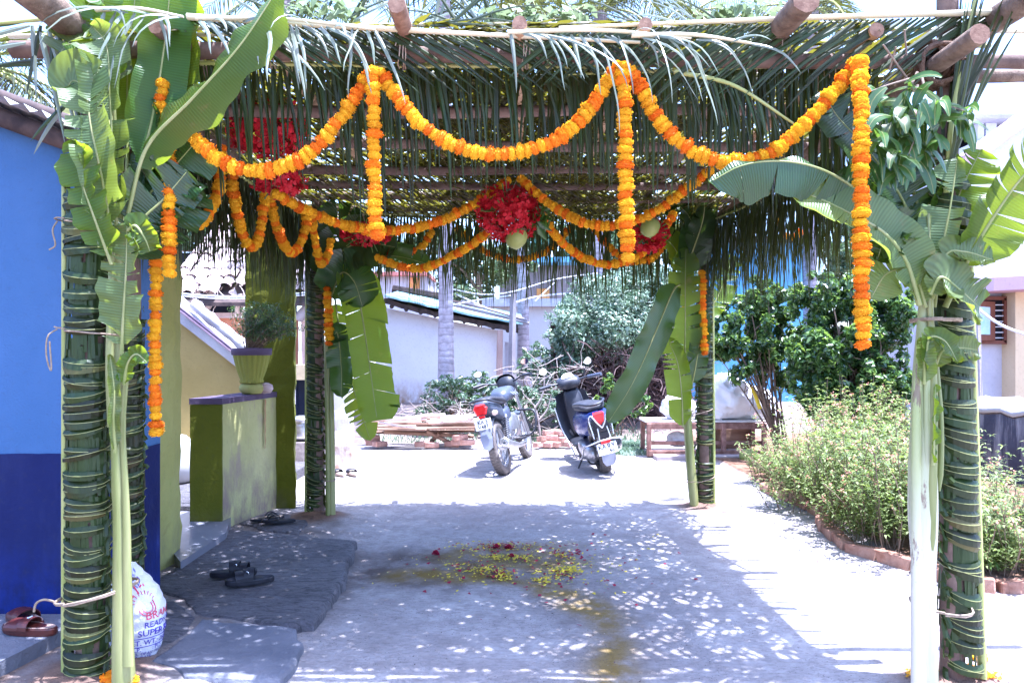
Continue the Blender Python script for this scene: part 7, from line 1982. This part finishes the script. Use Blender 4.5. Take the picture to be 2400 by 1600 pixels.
petals('dark leaf crumbs scattered over the yard', [(1500, 1400, 330, 90, 150), (1200, 1500, 300, 60, 70), (1800, 1300, 150, 60, 30)], M['thornb'], .012, 8, 'leaf_crumbs', .4)
for i, (u, v, lb) in enumerate(((1164, 1284, 'left of the two whole crimson flowers among the petals'), (1192, 1285, 'right of the two whole crimson flowers among the petals'), (1021, 1298, 'whole crimson flower lying alone left of the petals'), (1199, 1303, 'small crimson flower on the middle heap of yellow petals'))):
    g = G(u, v); g.z = gz(g.x, g.y); mb = MB(); rd = random.Random(i + 3)
    for k in range(26):
        a = rd.uniform(0, 6.28); el = rd.uniform(.0, 1.5); o_ = Vector((math.cos(a) * math.cos(el), math.sin(a) * math.cos(el), math.sin(el))); s = .030 if i < 3 else .022
        c = g + Vector((0, 0, s * .3)) + o_ * s * .3; sd = o_.cross(Vector((0.1, .2, 1))).normalized(); up = sd.cross(o_)
        mb.add([c, c + sd * s * .45 + o_ * s * .5, c + o_ * s * .9 + up * s * .3, c - sd * s * .45 + o_ * s * .5], [(0, 1, 2, 3)])
    tag(mb.build('crimson_flower', M['petal_r'], None), lb, 'flower', 'whole crimson flowers on the ground')
def fallen(u, v, col_, lb, s=.075, Y=None, up=0):
    g = G(u, v); g.z = gz(g.x, g.y) + s * .25 + up
    if Y: g = P(u, v, Y)
    o = bpy.data.objects.new('marigold_flower', random.choice(MG[col_])); COL.objects.link(o); o.location = g; o.scale = (s, s, s * .9); o.rotation_euler = (random.uniform(-.4, .4), random.uniform(-.4, .4), 0); tag(o, lb, 'flower', 'marigold heads on the ground')
fallen(258, 1590, 'o', 'larger orange marigold head at the foot of the front left banana stem', .085, 2.98); fallen(283, 1600, 'o', 'small orange marigold head between an orange and a yellow one at the front left post', .06, 2.95); fallen(303, 1592, 'y', 'yellow marigold head right of the orange ones at the front left post', .08, 2.96)
fallen(200, 1604, 'y', 'yellow marigold head left of the front left post foot', .05, 2.95); fallen(222, 1603, 'y', 'small yellow marigold head against the front left post', .045, 2.95)
fallen(2296, 1545, 'y', 'single yellow marigold head lying in the sun right of the right post', .07)
petals('heap of orange petals at the foot of the front right post', [(2285, 1582, 14, 6, 170), (2320, 1595, 22, 5, 60)], M['orange'], .022, 9, 'orange_petals', .5)
petals('yellow petals round the foot of the front right post', [(2250, 1594, 26, 4, 130), (2136, 1588, 8, 5, 50), (2300, 1596, 30, 4, 60)], M['yellow'], .022, 10, 'yellow_petals', .5)
petals('red and yellow blossoms fallen in the flower bed', [(1975, 1192, 6, 4, 40), (1990, 1200, 24, 4, 30)], M['redflower'], .03, 11, 'red_blossoms', .8)

# ---------------------------------------------------------------- the two bikes, built upright facing away, then leaned on their stands
tyre = pm('dusty_tyre', (.07, .06, .06), (.16, .14, .13), 6, .85, 50, .2)
blkp = pm('black_plastic', (.012, .013, .02), (.025, .027, .038), 6, .45, 60, .1, spec=.5)
grey = pm('grey_paint', (.045, .055, .085), (.07, .08, .115), 5, .35, 60, 0, spec=.6)
silver = pm('silver_paint', (.22, .24, .32), (.30, .32, .40), 5, .35, 60, 0, spec=.6)
steel = pm('dull_steel', (.30, .30, .32), (.45, .45, .48), 10, .35, 60, .1, metal=.8)
chrome = pm('bright_steel_tube', (.6, .6, .62), (.66, .66, .68), 10, .25, 60, 0, metal=.8)
redl = pm('red_tail_lens', (.60, .015, .02), (.7, .03, .03), 20, .2, 90, .2, spec=.6)
seatm = pm('black_seat_vinyl', (.025, .025, .032), (.045, .045, .055), 10, .5, 60, .2)
bluep = pm('dark_blue_scooter_paint', (.010, .02, .11), (.018, .03, .15), 4, .25, 60, 0, spec=.6)
platem = pm('number_plate_white', (.72, .74, .78), (.78, .8, .82), 10, .4, 60, 0)
mirror = pm('mirror_glass', (.9, .9, .92), (.92, .92, .94), 5, .03, 20, 0, metal=1)
lens = pm('clear_indicator_lens', (.55, .42, .36), (.65, .5, .42), 10, .2, 60, 0)
inkp = pm('plate_ink', (.02, .02, .03), (.03, .03, .05), 10, .6, 60, 0)
def tyre_part(root, c, Rr, w, n=64, rim=True, spokes=5, mat_t=None, name='wheel'):
    """wheel in the YZ plane"""
    c = Vector(c); wh = MB()
    prof = [(Rr * .74, -w * .36), (Rr * .86, -w * .5), (Rr * .95, -w * .42), (Rr * .99, -w * .2), (Rr, 0), (Rr * .99, w * .2), (Rr * .95, w * .42), (Rr * .86, w * .5), (Rr * .74, w * .36)]
    wh.lathe(prof, n, c, axis='x')
    o = wh.build(name, tyre, root, smooth=True)
    mb = MB()
    for k in range(int(n * .8)):      # tread blocks
        a = 2 * math.pi * k / int(n * .8)
        for s in (-1, 1):
            rr = Rr * 1.0; p = c + Vector((s * w * .22, math.cos(a + s * .04) * rr, math.sin(a + s * .04) * rr)); rot = Matrix.Rotation(a, 3, 'X') @ Matrix.Rotation(s * .45, 3, 'Z' if False else 'Y') 
            mb.box(p, (w * .36, .008, .016), rot=Matrix.Rotation(a, 3, 'X'))
    mb.build('tread', tyre, o)
    mb = MB(); mb.lathe([(Rr * .75, -w * .37), (Rr * .68, -w * .30), (Rr * .66, 0), (Rr * .68, w * .30), (Rr * .75, w * .37)], n, c, axis='x'); mb.lathe([(.0, -w * .5), (.035, -w * .5), (.035, w * .5), (0, w * .5)], 16, c, axis='x')
    for k in range(spokes):
        a = 2 * math.pi * k / spokes; d = Vector((0, math.cos(a), math.sin(a))); mb.tube([c + d * .03, c + d * Rr * .68], .012, 6)
    mb.build('rim', steel if rim else blkp, o, smooth=True)
    return o
def plate(root, c, w, h, text, rx, name='number_plate', rz=0):
    rot = Matrix.Rotation(rz, 3, 'Z') @ Matrix.Rotation(rx, 3, 'X'); mb = MB(); mb.bbox(c, (w, .006, h), .002, rot=rot); o = mb.build(name, platem, root)
    for i, ln in enumerate(text):
        cu = bpy.data.curves.new('plate_text', 'FONT'); cu.body = ln; cu.size = h * .50; cu.align_x = 'CENTER'; cu.resolution_u = 2; cu.offset = .0012
        ob = bpy.data.objects.new('t', cu); me = bpy.data.meshes.new_from_object(ob); bpy.data.objects.remove(ob); bpy.data.curves.remove(cu)
        for v in me.vertices: v.co = Vector(c) + rot @ Vector((v.co.x, -.0045, v.co.y + (h * .06 if i == 0 else -h * .40)))
        me.materials.clear(); me.materials.append(inkp); link('plate_text', me, o)
    return o
def loft(secs, n=20):
    """closed loft through sections (centre, half width, half height, squareness) along y"""
    mb = MB(); vs = []
    for (cx, cy, cz, a, b, p) in secs:
        for k in range(n):
            th = 2 * math.pi * k / n; co, si = math.cos(th), math.sin(th)
            vs.append((cx + a * (abs(co) ** p) * (1 if co >= 0 else -1), cy, cz + b * (abs(si) ** p) * (1 if si >= 0 else -1)))
    m = len(secs); fs = [(i * n + k, i * n + (k + 1) % n, (i + 1) * n + (k + 1) % n, (i + 1) * n + k) for i in range(m - 1) for k in range(n)]
    fs += [tuple(range(n))[::-1], tuple((m - 1) * n + k for k in range(n))]
    return mb.add(vs, fs)
def mir(root, stalk, c, rx, rz, yaw, name='mirror'):
    mb = MB(); mb.tube(catmull(stalk, 8), .006, 6); s_ = mb.build('mirror_stalk', blkp, root, smooth=True)
    rot = Euler((0, 0, yaw)).to_matrix(); mb = MB(); pts = []
    N = 20; ring = [Vector((rx * math.cos(2 * math.pi * k / N), 0, rz * (math.sin(2 * math.pi * k / N)) * (1 + .18 * math.cos(2 * math.pi * k / N)))) for k in range(N)]
    c = Vector(c); vs = [c + rot @ (q + Vector((0, .004, 0))) for q in ring] + [c + rot @ (q * .7 + Vector((0, .03, 0))) for q in ring] + [c + rot @ Vector((0, .036, 0))]
    fs = [(k, (k + 1) % N, N + (k + 1) % N, N + k) for k in range(N)] + [(N + k, N + (k + 1) % N, 2 * N) for k in range(N)]
    mb.add(vs, fs); h = mb.build(name, blkp, root, smooth=True)
    mb = MB(); mb.add([c + rot @ (q * .94) for q in ring], [tuple(range(N))]); mb.build('mirror_glass', mirror, h)

# --- motorcycle: origin at the rear tyre contact, y forward
mc = thing('motorcycle', (0, 0, 0), 'grey and black motorcycle with red tail lamp parked leaning on its side stand', 'motorcycle')
tyre_part(mc, (0, 0, .31), .31, .11, name='rear_wheel'); tyre_part(mc, (0, 1.30, .30), .30, .09, name='front_wheel')
loft([(0, -.30, .50, .07, .02, .6), (0, -.345, .42, .072, .02, .6), (0, -.33, .62, .06, .03, .6)]).build('x', blkp, mc) if False else None
mb = MB(); pts = []
vs = []; fs = []
for i in range(13):       # rear mudguard
    a = R(150) - R(100) * i / 12; cy, cz = math.cos(a) * .365, .33 + math.sin(a) * .36
    w_ = .062
    for (x, k) in ((-w_, .93), (-w_ * .8, 1.0), (0, 1.04), (w_ * .8, 1.0), (w_, .93)): vs.append((x, math.cos(a) * .365 * k, .33 + math.sin(a) * .365 * k))
for i in range(12):
    for j in range(4): fs.append((i * 5 + j, i * 5 + j + 1, (i + 1) * 5 + j + 1, (i + 1) * 5 + j))
mb.add(vs, fs)
mb.v = [(x, -y if False else y, z) for x, y, z in mb.v]; mb.build('inner_mudguard', blkp, mc, smooth=True)
mb = MB(); mb.add([(-.055, -.36, .62), (.055, -.36, .62), (.07, -.40, .46), (.055, -.41, .36), (.0, -.415, .33), (-.055, -.41, .36), (-.07, -.40, .46), (-.05, -.33, .60), (.05, -.33, .60), (.06, -.37, .45), (0, -.385, .34), (-.06, -.37, .45)], [(0, 6, 5, 4, 3, 2, 1), (0, 7, 11, 6), (1, 2, 9, 8), (2, 3, 4, 10, 9), (6, 11, 10, 5), (4, 5, 10), (7, 8, 9, 10, 11)]); mb.build('mudguard', silver, mc)
loft([(0, -.36, .83, .075, .045, .7), (0, -.30, .80, .105, .075, .6), (0, -.10, .76, .115, .09, .6), (0, .2, .70, .10, .11, .6), (0, .35, .66, .07, .10, .6)]).build('tail_fairing', grey, mc, smooth=True)
mb = MB(); h_ = [(-.085, .80), (-.05, .845), (.05, .845), (.085, .80), (.055, .725), (-.055, .725)]
mb.add([(x, -.372, z) for x, z in h_] + [(x * .8, -.395, .785 + (z - .785) * .75) for x, z in h_], [(0, 1, 7, 6), (1, 2, 8, 7), (2, 3, 9, 8), (3, 4, 10, 9), (4, 5, 11, 10), (5, 0, 6, 11), (6, 7, 8, 9, 10, 11)]); mb.build('tail_lamp', redl, mc)
mb = MB(); mb.bbox((0, -.385, .705), (.07, .02, .028), .003); mb.build('reflector', redl, mc)
mb = MB(); mb.box((0, -.36, .66), (.06, .04, .12)); mb.build('plate_bracket', blkp, mc)
plate(mc, (0.0, -.40, .625), .19, .115, ('KA 5', 'V487'), R(-8))
for s in (-1, 1):
    mb = MB(); mb.tube([(s * .05, -.34, .72), (s * .11, -.35, .72)], .010, 6); ii = mb.build('indicator_stalk', blkp, mc)
    mb = MB(); mb.lathe([(0, -.035), (.026, -.02), (.03, 0), (.02, .03), (0, .04)], 14, (s * .145, -.355, .72), axis='x'); mb.build('indicator', lens, mc, smooth=True)
    mb = MB(); mb.tube([(s * .115, .02, .33), (s * .125, .18, .66)], .016, 8); sh_ = mb.build('shock_absorber', steel, mc)
    pts = []
    for i in range(120):
        t = i / 119; a = t * 11 * 6.283; cx = s * (.115 + .01 * t); pts.append((cx + .032 * math.cos(a), .03 + .14 * t + .032 * math.sin(a), .37 + .26 * t))
    mb = MB(); mb.tube(pts, .0055, 5); mb.build('spring', blkp, sh_, smooth=True)
    mb = MB(); mb.tube([(s * .09, 0, .31), (s * .10, .52, .36)], .022, 8); mb.build('swing_arm', blkp, mc, smooth=True)
    mb = MB(); mb.tube([(s * .10, .50, .36), (s * .26, .50, .35)], .011, 7); mb.build('footrest', blkp, mc, smooth=True)
    mb = MB(); mb.tube([(s * .085, 1.30, .30), (s * .085, 1.18, .62), (s * .085, 1.08, .90)], .021, 10); mb.build('fork', steel, mc, smooth=True)
mb = MB(); mb.tube(catmull([(.11, -.02, .33), (.22, .0, .42), (.235, .06, .47), (.18, .12, .46)], 8), .009, 6); mb.build('chain_guard_bar', steel, mc, smooth=True)
mb = MB(); mb.tube(catmull([(-.12, .15, .80), (-.125, -.25, .85), (-.08, -.40, .885), (.08, -.40, .885), (.125, -.25, .85), (.12, .15, .80)], 20), .013, 8); mb.build('grab_rail', blkp, mc, smooth=True)
loft([(0, -.30, .865, .08, .025, .7), (0, -.15, .88, .115, .035, .7), (0, .15, .85, .125, .04, .7), (0, .38, .82, .12, .045, .7), (0, .50, .83, .08, .05, .7)]).build('seat', seatm, mc, smooth=True)
loft([(0, .48, .84, .09, .08, .8), (0, .58, .87, .12, .085, .75), (0, .75, .895, .145, .095, .7), (0, .90, .90, .135, .09, .75), (0, .98, .90, .09, .07, .8)]).build('fuel_tank', grey, mc, smooth=True)
for s in (-1, 1):
    for k in range(3):
        mb = MB(); mb.ribbon([(s * (.145 + .01 * k), .60 + .07 * k, .90), (s * (.165 + .01 * k), .68 + .07 * k, .86), (s * .150, .78 + .06 * k, .82)], .016, Vector((s, 0, .4)), 0); mb.build('tank_stripe', silver, mc)
loft([(0, .30, .48, .10, .12, .6), (0, .55, .50, .13, .17, .6), (0, .80, .50, .12, .15, .6), (0, .95, .55, .06, .10, .6)]).build('engine', steel, mc, smooth=True)
loft([(0, .2, .62, .09, .10, .6), (0, .5, .66, .11, .10, .6), (0, .6, .66, .08, .08, .6)]).build('side_panel', grey, mc, smooth=True)
for s in (1,):
    mb = MB(); mb.tube([(.15, .70, .25), (.15, .40, .26), (.165, -.10, .33), (.17, -.33, .38)], [.025, .028, .05, .056], 14); ex = mb.build('silencer', steel, mc, smooth=True)
    mb = MB(); mb.lathe([(.056, -.335), (.045, -.350), (.018, -.352), (.016, -.33), (0, -.33)], 16, (.17, 0, .38), axis='y'); mb.build('silencer_end', chrome, ex)
    mb = MB(); mb.tube([(.175, .30, .36), (.18, -.08, .41)], .03, 8, flat=.3); mb.build('heat_shield', chrome, ex, smooth=True)
mb = MB(); mb.tube(catmull([(.10, .62, .30), (.30, .62, .36), (.36, .66, .50), (.34, .70, .62), (.14, .74, .66)], 16), .013, 8); mb.build('crash_guard', blkp, mc, smooth=True)
mb = MB(); mb.tube([(-.10, .50, .36), (-.22, .50, .35), (-.24, .38, .34), (-.10, .40, .36)], .010, 6); mb.build('step', blkp, mc)
mb = MB(); vs = []
for i in range(11):
    a = R(10) + R(150) * i / 10
    for (x, k) in ((-.055, .95), (0, 1.03), (.055, .95)): vs.append((x, 1.30 + math.cos(a) * .345 * k, .30 + math.sin(a) * .345 * k))
mb.add(vs, [(i * 3 + j, i * 3 + j + 1, (i + 1) * 3 + j + 1, (i + 1) * 3 + j) for i in range(10) for j in range(2)]); mb.build('front_mudguard', grey, mc, smooth=True)
loft([(0, 1.02, 1.00, .11, .10, .8), (0, 1.12, 1.00, .125, .12, .8), (0, 1.22, .94, .10, .11, .8), (0, 1.26, .92, .06, .07, .8)]).build('headlamp_cowl', blkp, mc, smooth=True)
mb = MB(); vs = []
for i in range(13):
    a = math.pi * i / 12; vs += [(-math.cos(a) * .13, 1.06, 1.04 + math.sin(a) * .10), (-math.cos(a) * .10, 1.20, 1.02 + math.sin(a) * .07)]
mb.add(vs, [(2 * i, 2 * i + 2, 2 * i + 3, 2 * i + 1) for i in range(12)]); mb.build('visor', blkp, mc, smooth=True)
mb = MB(); mb.tube(catmull([(-.37, .90, 1.06), (-.25, .98, 1.07), (-.12, 1.04, 1.03), (.12, 1.04, 1.03), (.25, .98, 1.07), (.37, .90, 1.06)], 20), .012, 8); hb_ = mb.build('handlebar', blkp, mc, smooth=True)
for s in (-1, 1):
    mb = MB(); mb.tube([(s * .27, .965, 1.068), (s * .39, .885, 1.058)], .021, 10); mb.build('grip', blkp, hb_, smooth=True)
    mb = MB(); mb.tube([(s * .25, 1.02, 1.06), (s * .38, .95, 1.045)], .007, 6); mb.build('lever', chrome, hb_, smooth=True)
    mir(mc, [(s * .22, 1.0, 1.075), (s * .235, 1.0, 1.13), (s * .30, .99, 1.19)], (s * .32, .985, 1.235 if s > 0 else 1.215), .055, .038, -s * .2)
mb = MB(); mb.tube([(-.10, .42, .28), (-.20, .36, .06), (-.205, .36, .045)], .011, 7); mb.build('side_stand', blkp, mc)
mb = MB(); mb.tube(catmull([(0, 1.08, .98), (.12, 1.0, .92), (.06, .9, .80)], 8), .008, 6); mb.tube(catmull([(-.2, 1.0, 1.06), (-.1, 1.12, 1.02), (0, 1.1, .9)], 8), .007, 6); mb.build('cables', blkp, mc, smooth=True)
g = G(1184, 1107); mc.location = (g.x, g.y, gz(g.x, g.y)); mc.rotation_euler = Euler((0, R(-14), R(-13)), 'XYZ')

# --- scooter
sc_ = thing('scooter', (0, 0, 0), 'dark blue scooter with silver rear guard bars parked leaning on its side stand', 'scooter')
tyre_part(sc_, (0, 0, .235), .235, .125, spokes=4, rim=False, name='rear_wheel'); tyre_part(sc_, (0, 1.22, .235), .235, .09, spokes=4, rim=False, name='front_wheel')
loft([(0, -.40, .64, .06, .05, .7), (0, -.34, .62, .13, .10, .7), (0, -.20, .60, .175, .14, .7), (0, .05, .58, .19, .15, .7), (0, .30, .55, .17, .15, .7), (0, .44, .48, .12, .14, .7)]).build('rear_body', bluep, sc_, smooth=True)
loft([(0, -.415, .58, .05, .05, .7), (0, -.385, .57, .125, .115, .7), (0, -.30, .56, .13, .12, .7)]).build('rear_panel', blkp, sc_, smooth=True)
for s in (-1, 1):
    for k in range(7):
        mb = MB(); mb.bbox((s * .075, -.408, .50 + .021 * k), (.055, .012, .008), .002); mb.build('vent_slat', blkp, sc_)
mb = MB(); mb.add([(-.06, -.43, .705), (.06, -.43, .705), (.035, -.44, .62), (0, -.435, .585), (-.035, -.44, .62), (-.05, -.38, .72), (.05, -.38, .72), (0, -.38, .57)], [(0, 4, 3, 2, 1), (0, 1, 6, 5), (0, 5, 7, 3, 4), (1, 2, 3, 7, 6)]); mb.build('tail_lamp', redl, sc_)
for s in (-1, 1):
    mb = MB(); mb.tube(catmull([(0, -.455, .555), (s * .045, -.46, .62), (s * .085, -.445, .70), (s * .115, -.42, .66), (s * .105, -.44, .46)], 16), .0075, 7); mb.build('guard_bar', chrome, sc_, smooth=True)
    mb = MB(); mb.tube(catmull([(s * .19, -.18, .36), (s * .17, -.40, .40), (s * .06, -.475, .43), (0, -.48, .43)], 12), .009, 7); mb.build('guard_bar', chrome, sc_, smooth=True)
    mb = MB(); mb.tube(catmull([(s * .05, -.455, .56), (s * .06, -.47, .44)], 4), .0065, 7); mb.build('guard_bar', chrome, sc_, smooth=True)
    mb = MB(); mb.tube(catmull([(s * .20, -.25, .38), (s * .22, -.05, .22), (s * .21, .4, .16), (s * .18, .75, .20), (s * .22, .95, .45), (s * .24, .98, .72)], 20), .009, 7); mb.build('side_guard', chrome, sc_, smooth=True)
mb = MB(); mb.tube(catmull([(-.16, .05, .80), (-.13, -.22, .82), (-.06, -.34, .80), (.06, -.34, .80), (.13, -.22, .82), (.16, .05, .80)], 20), .014, 8); mb.build('grab_rail', blkp, sc_, smooth=True)
loft([(0, -.30, .755, .10, .025, .7), (0, -.12, .77, .15, .04, .7), (0, .15, .755, .15, .04, .7), (0, .40, .75, .12, .04, .7), (0, .50, .72, .07, .03, .7)]).build('seat', seatm, sc_, smooth=True)
mb = MB(); mb.bbox((0, -.455, .405), (.10, .014, .035), .003); mb.build('reflector', redl, sc_)
plate(sc_, (.0, -.465, .335), .21, .12, ('KA 0 V', '     46'), R(-14))
mb = MB(); mb.add([(-.07, -.44, .30), (.07, -.44, .30), (.075, -.44, .20), (.04, -.41, .14), (-.04, -.41, .14), (-.075, -.44, .20), (-.06, -.36, .30), (.06, -.36, .30), (.05, -.35, .16), (-.05, -.35, .16)], [(0, 5, 4, 3, 2, 1), (0, 6, 9, 4, 5), (1, 2, 3, 8, 7), (3, 4, 9, 8)]); mb.build('mudguard', silver, sc_)
mb = MB(); mb.box((0, -.36, .40), (.12, .10, .20)); mb.build('plate_bracket', blkp, sc_)
loft([(-.09, -.10, .24, .06, .08, .7), (-.10, .15, .25, .08, .10, .7), (-.08, .40, .27, .08, .09, .7), (-.05, .52, .28, .05, .06, .7)]).build('engine', steel, sc_, smooth=True)
mb = MB(); mb.tube([(.12, .30, .22), (.15, .0, .27), (.155, -.22, .33), (.155, -.30, .35)], [.02, .05, .062, .04], 14); ex = mb.build('silencer', blkp, sc_, smooth=True)
mb = MB(); mb.tube([(.175, .0, .31), (.18, -.25, .37)], .055, 10, flat=.45); mb.build('heat_shield', chrome, ex, smooth=True)
loft([(0, .45, .27, .16, .035, .6), (0, .70, .26, .17, .035, .6), (0, .92, .28, .17, .04, .6)]).build('footboard', blkp, sc_, smooth=True)
mb = MB(); vs = []; fs = []; n_ = 10     # leg shield, concave towards the rider
for j in range(n_ + 1):
    t = j / n_; z = .28 + .56 * t; w_ = .19 + .045 * math.sin(math.pi * min(1, t * 1.1)); y = .93 + .12 * t * .4 + .05 * t
    for i in range(9):
        s = (i - 4) / 4; vs.append((s * w_, y + .045 - .05 * abs(s) ** 2, z + .05 * (1 - s * s) * (t > .9)))
for j in range(n_):
    for i in range(8): fs.append((j * 9 + i, j * 9 + i + 1, (j + 1) * 9 + i + 1, (j + 1) * 9 + i))
mb.add(vs, fs); mb.add([(x, y + .02, z) for x, y, z in vs], [f[::-1] for f in fs]); mb.build('leg_shield', blkp, sc_, smooth=True)
loft([(0, .88, .60, .10, .28, .6), (0, .93, .62, .12, .30, .6)]).build('steering_column', blkp, sc_, smooth=True)
mb = MB(); vs = [(x, y + .05, z) for x, y, z in vs]; mb.add(vs, fs); mb.build('front_apron', bluep, sc_, smooth=True)
mb = MB(); mb.tube([(0, 1.22, .235), (0, 1.10, .62), (0, 1.02, .90)], [.03, .045, .05], 10); mb.build('fork', blkp, sc_, smooth=True)
loft([(0, .86, .96, .10, .05, .7), (0, .92, .98, .14, .07, .7), (0, 1.02, .99, .15, .075, .7), (0, 1.12, .95, .11, .07, .7), (0, 1.16, .92, .06, .05, .7)]).build('handlebar_cover', blkp, sc_, smooth=True)
mb = MB(); mb.lathe([(.0, .0), (.075, .0), (.08, -.008), (0, -.008)], 20, (0, .935, 1.056), rot=Euler((R(35), 0, 0)).to_matrix()); mb.build('speedometer', platem, sc_)
mb = MB(); mb.tube(catmull([(-.36, .84, 1.0), (-.22, .93, 1.0), (0, .96, .99), (.22, .93, 1.0), (.36, .84, 1.0)], 16), .013, 8); hb_ = mb.build('handlebar', blkp, sc_, smooth=True)
for s in (-1, 1):
    mb = MB(); mb.tube([(s * .24, .925, 1.0), (s * .385, .82, 1.0)], .022, 10); mb.build('grip', grey if s > 0 else blkp, hb_, smooth=True)
    mb = MB(); mb.tube([(s * .22, .98, .99), (s * .37, .90, .97)], .007, 6); mb.build('lever', steel, hb_, smooth=True)
    mir(sc_, [(s * .20, .95, 1.02), (s * .22, .95, 1.08), (s * .255, .95, 1.13)], (s * .28, .945, 1.19), .052, .045, -s * .15)
mb = MB(); mb.tube([(-.10, .35, .22), (-.24, .28, .05), (-.25, .27, .04)], .010, 7); mb.build('side_stand', blkp, sc_)
mb = MB(); mb.tube(catmull([(-.12, .25, .16), (-.1, .10, .10), (.1, .10, .10), (.12, .25, .16)], 10), .011, 7); mb.build('centre_stand', blkp, sc_)
g = G(1418, 1106); sc_.location = (g.x, g.y, gz(g.x, g.y)); sc_.rotation_euler = Euler((0, R(-14), R(6)), 'XYZ'); sc_.scale = (1.05, 1.0, 1.03)
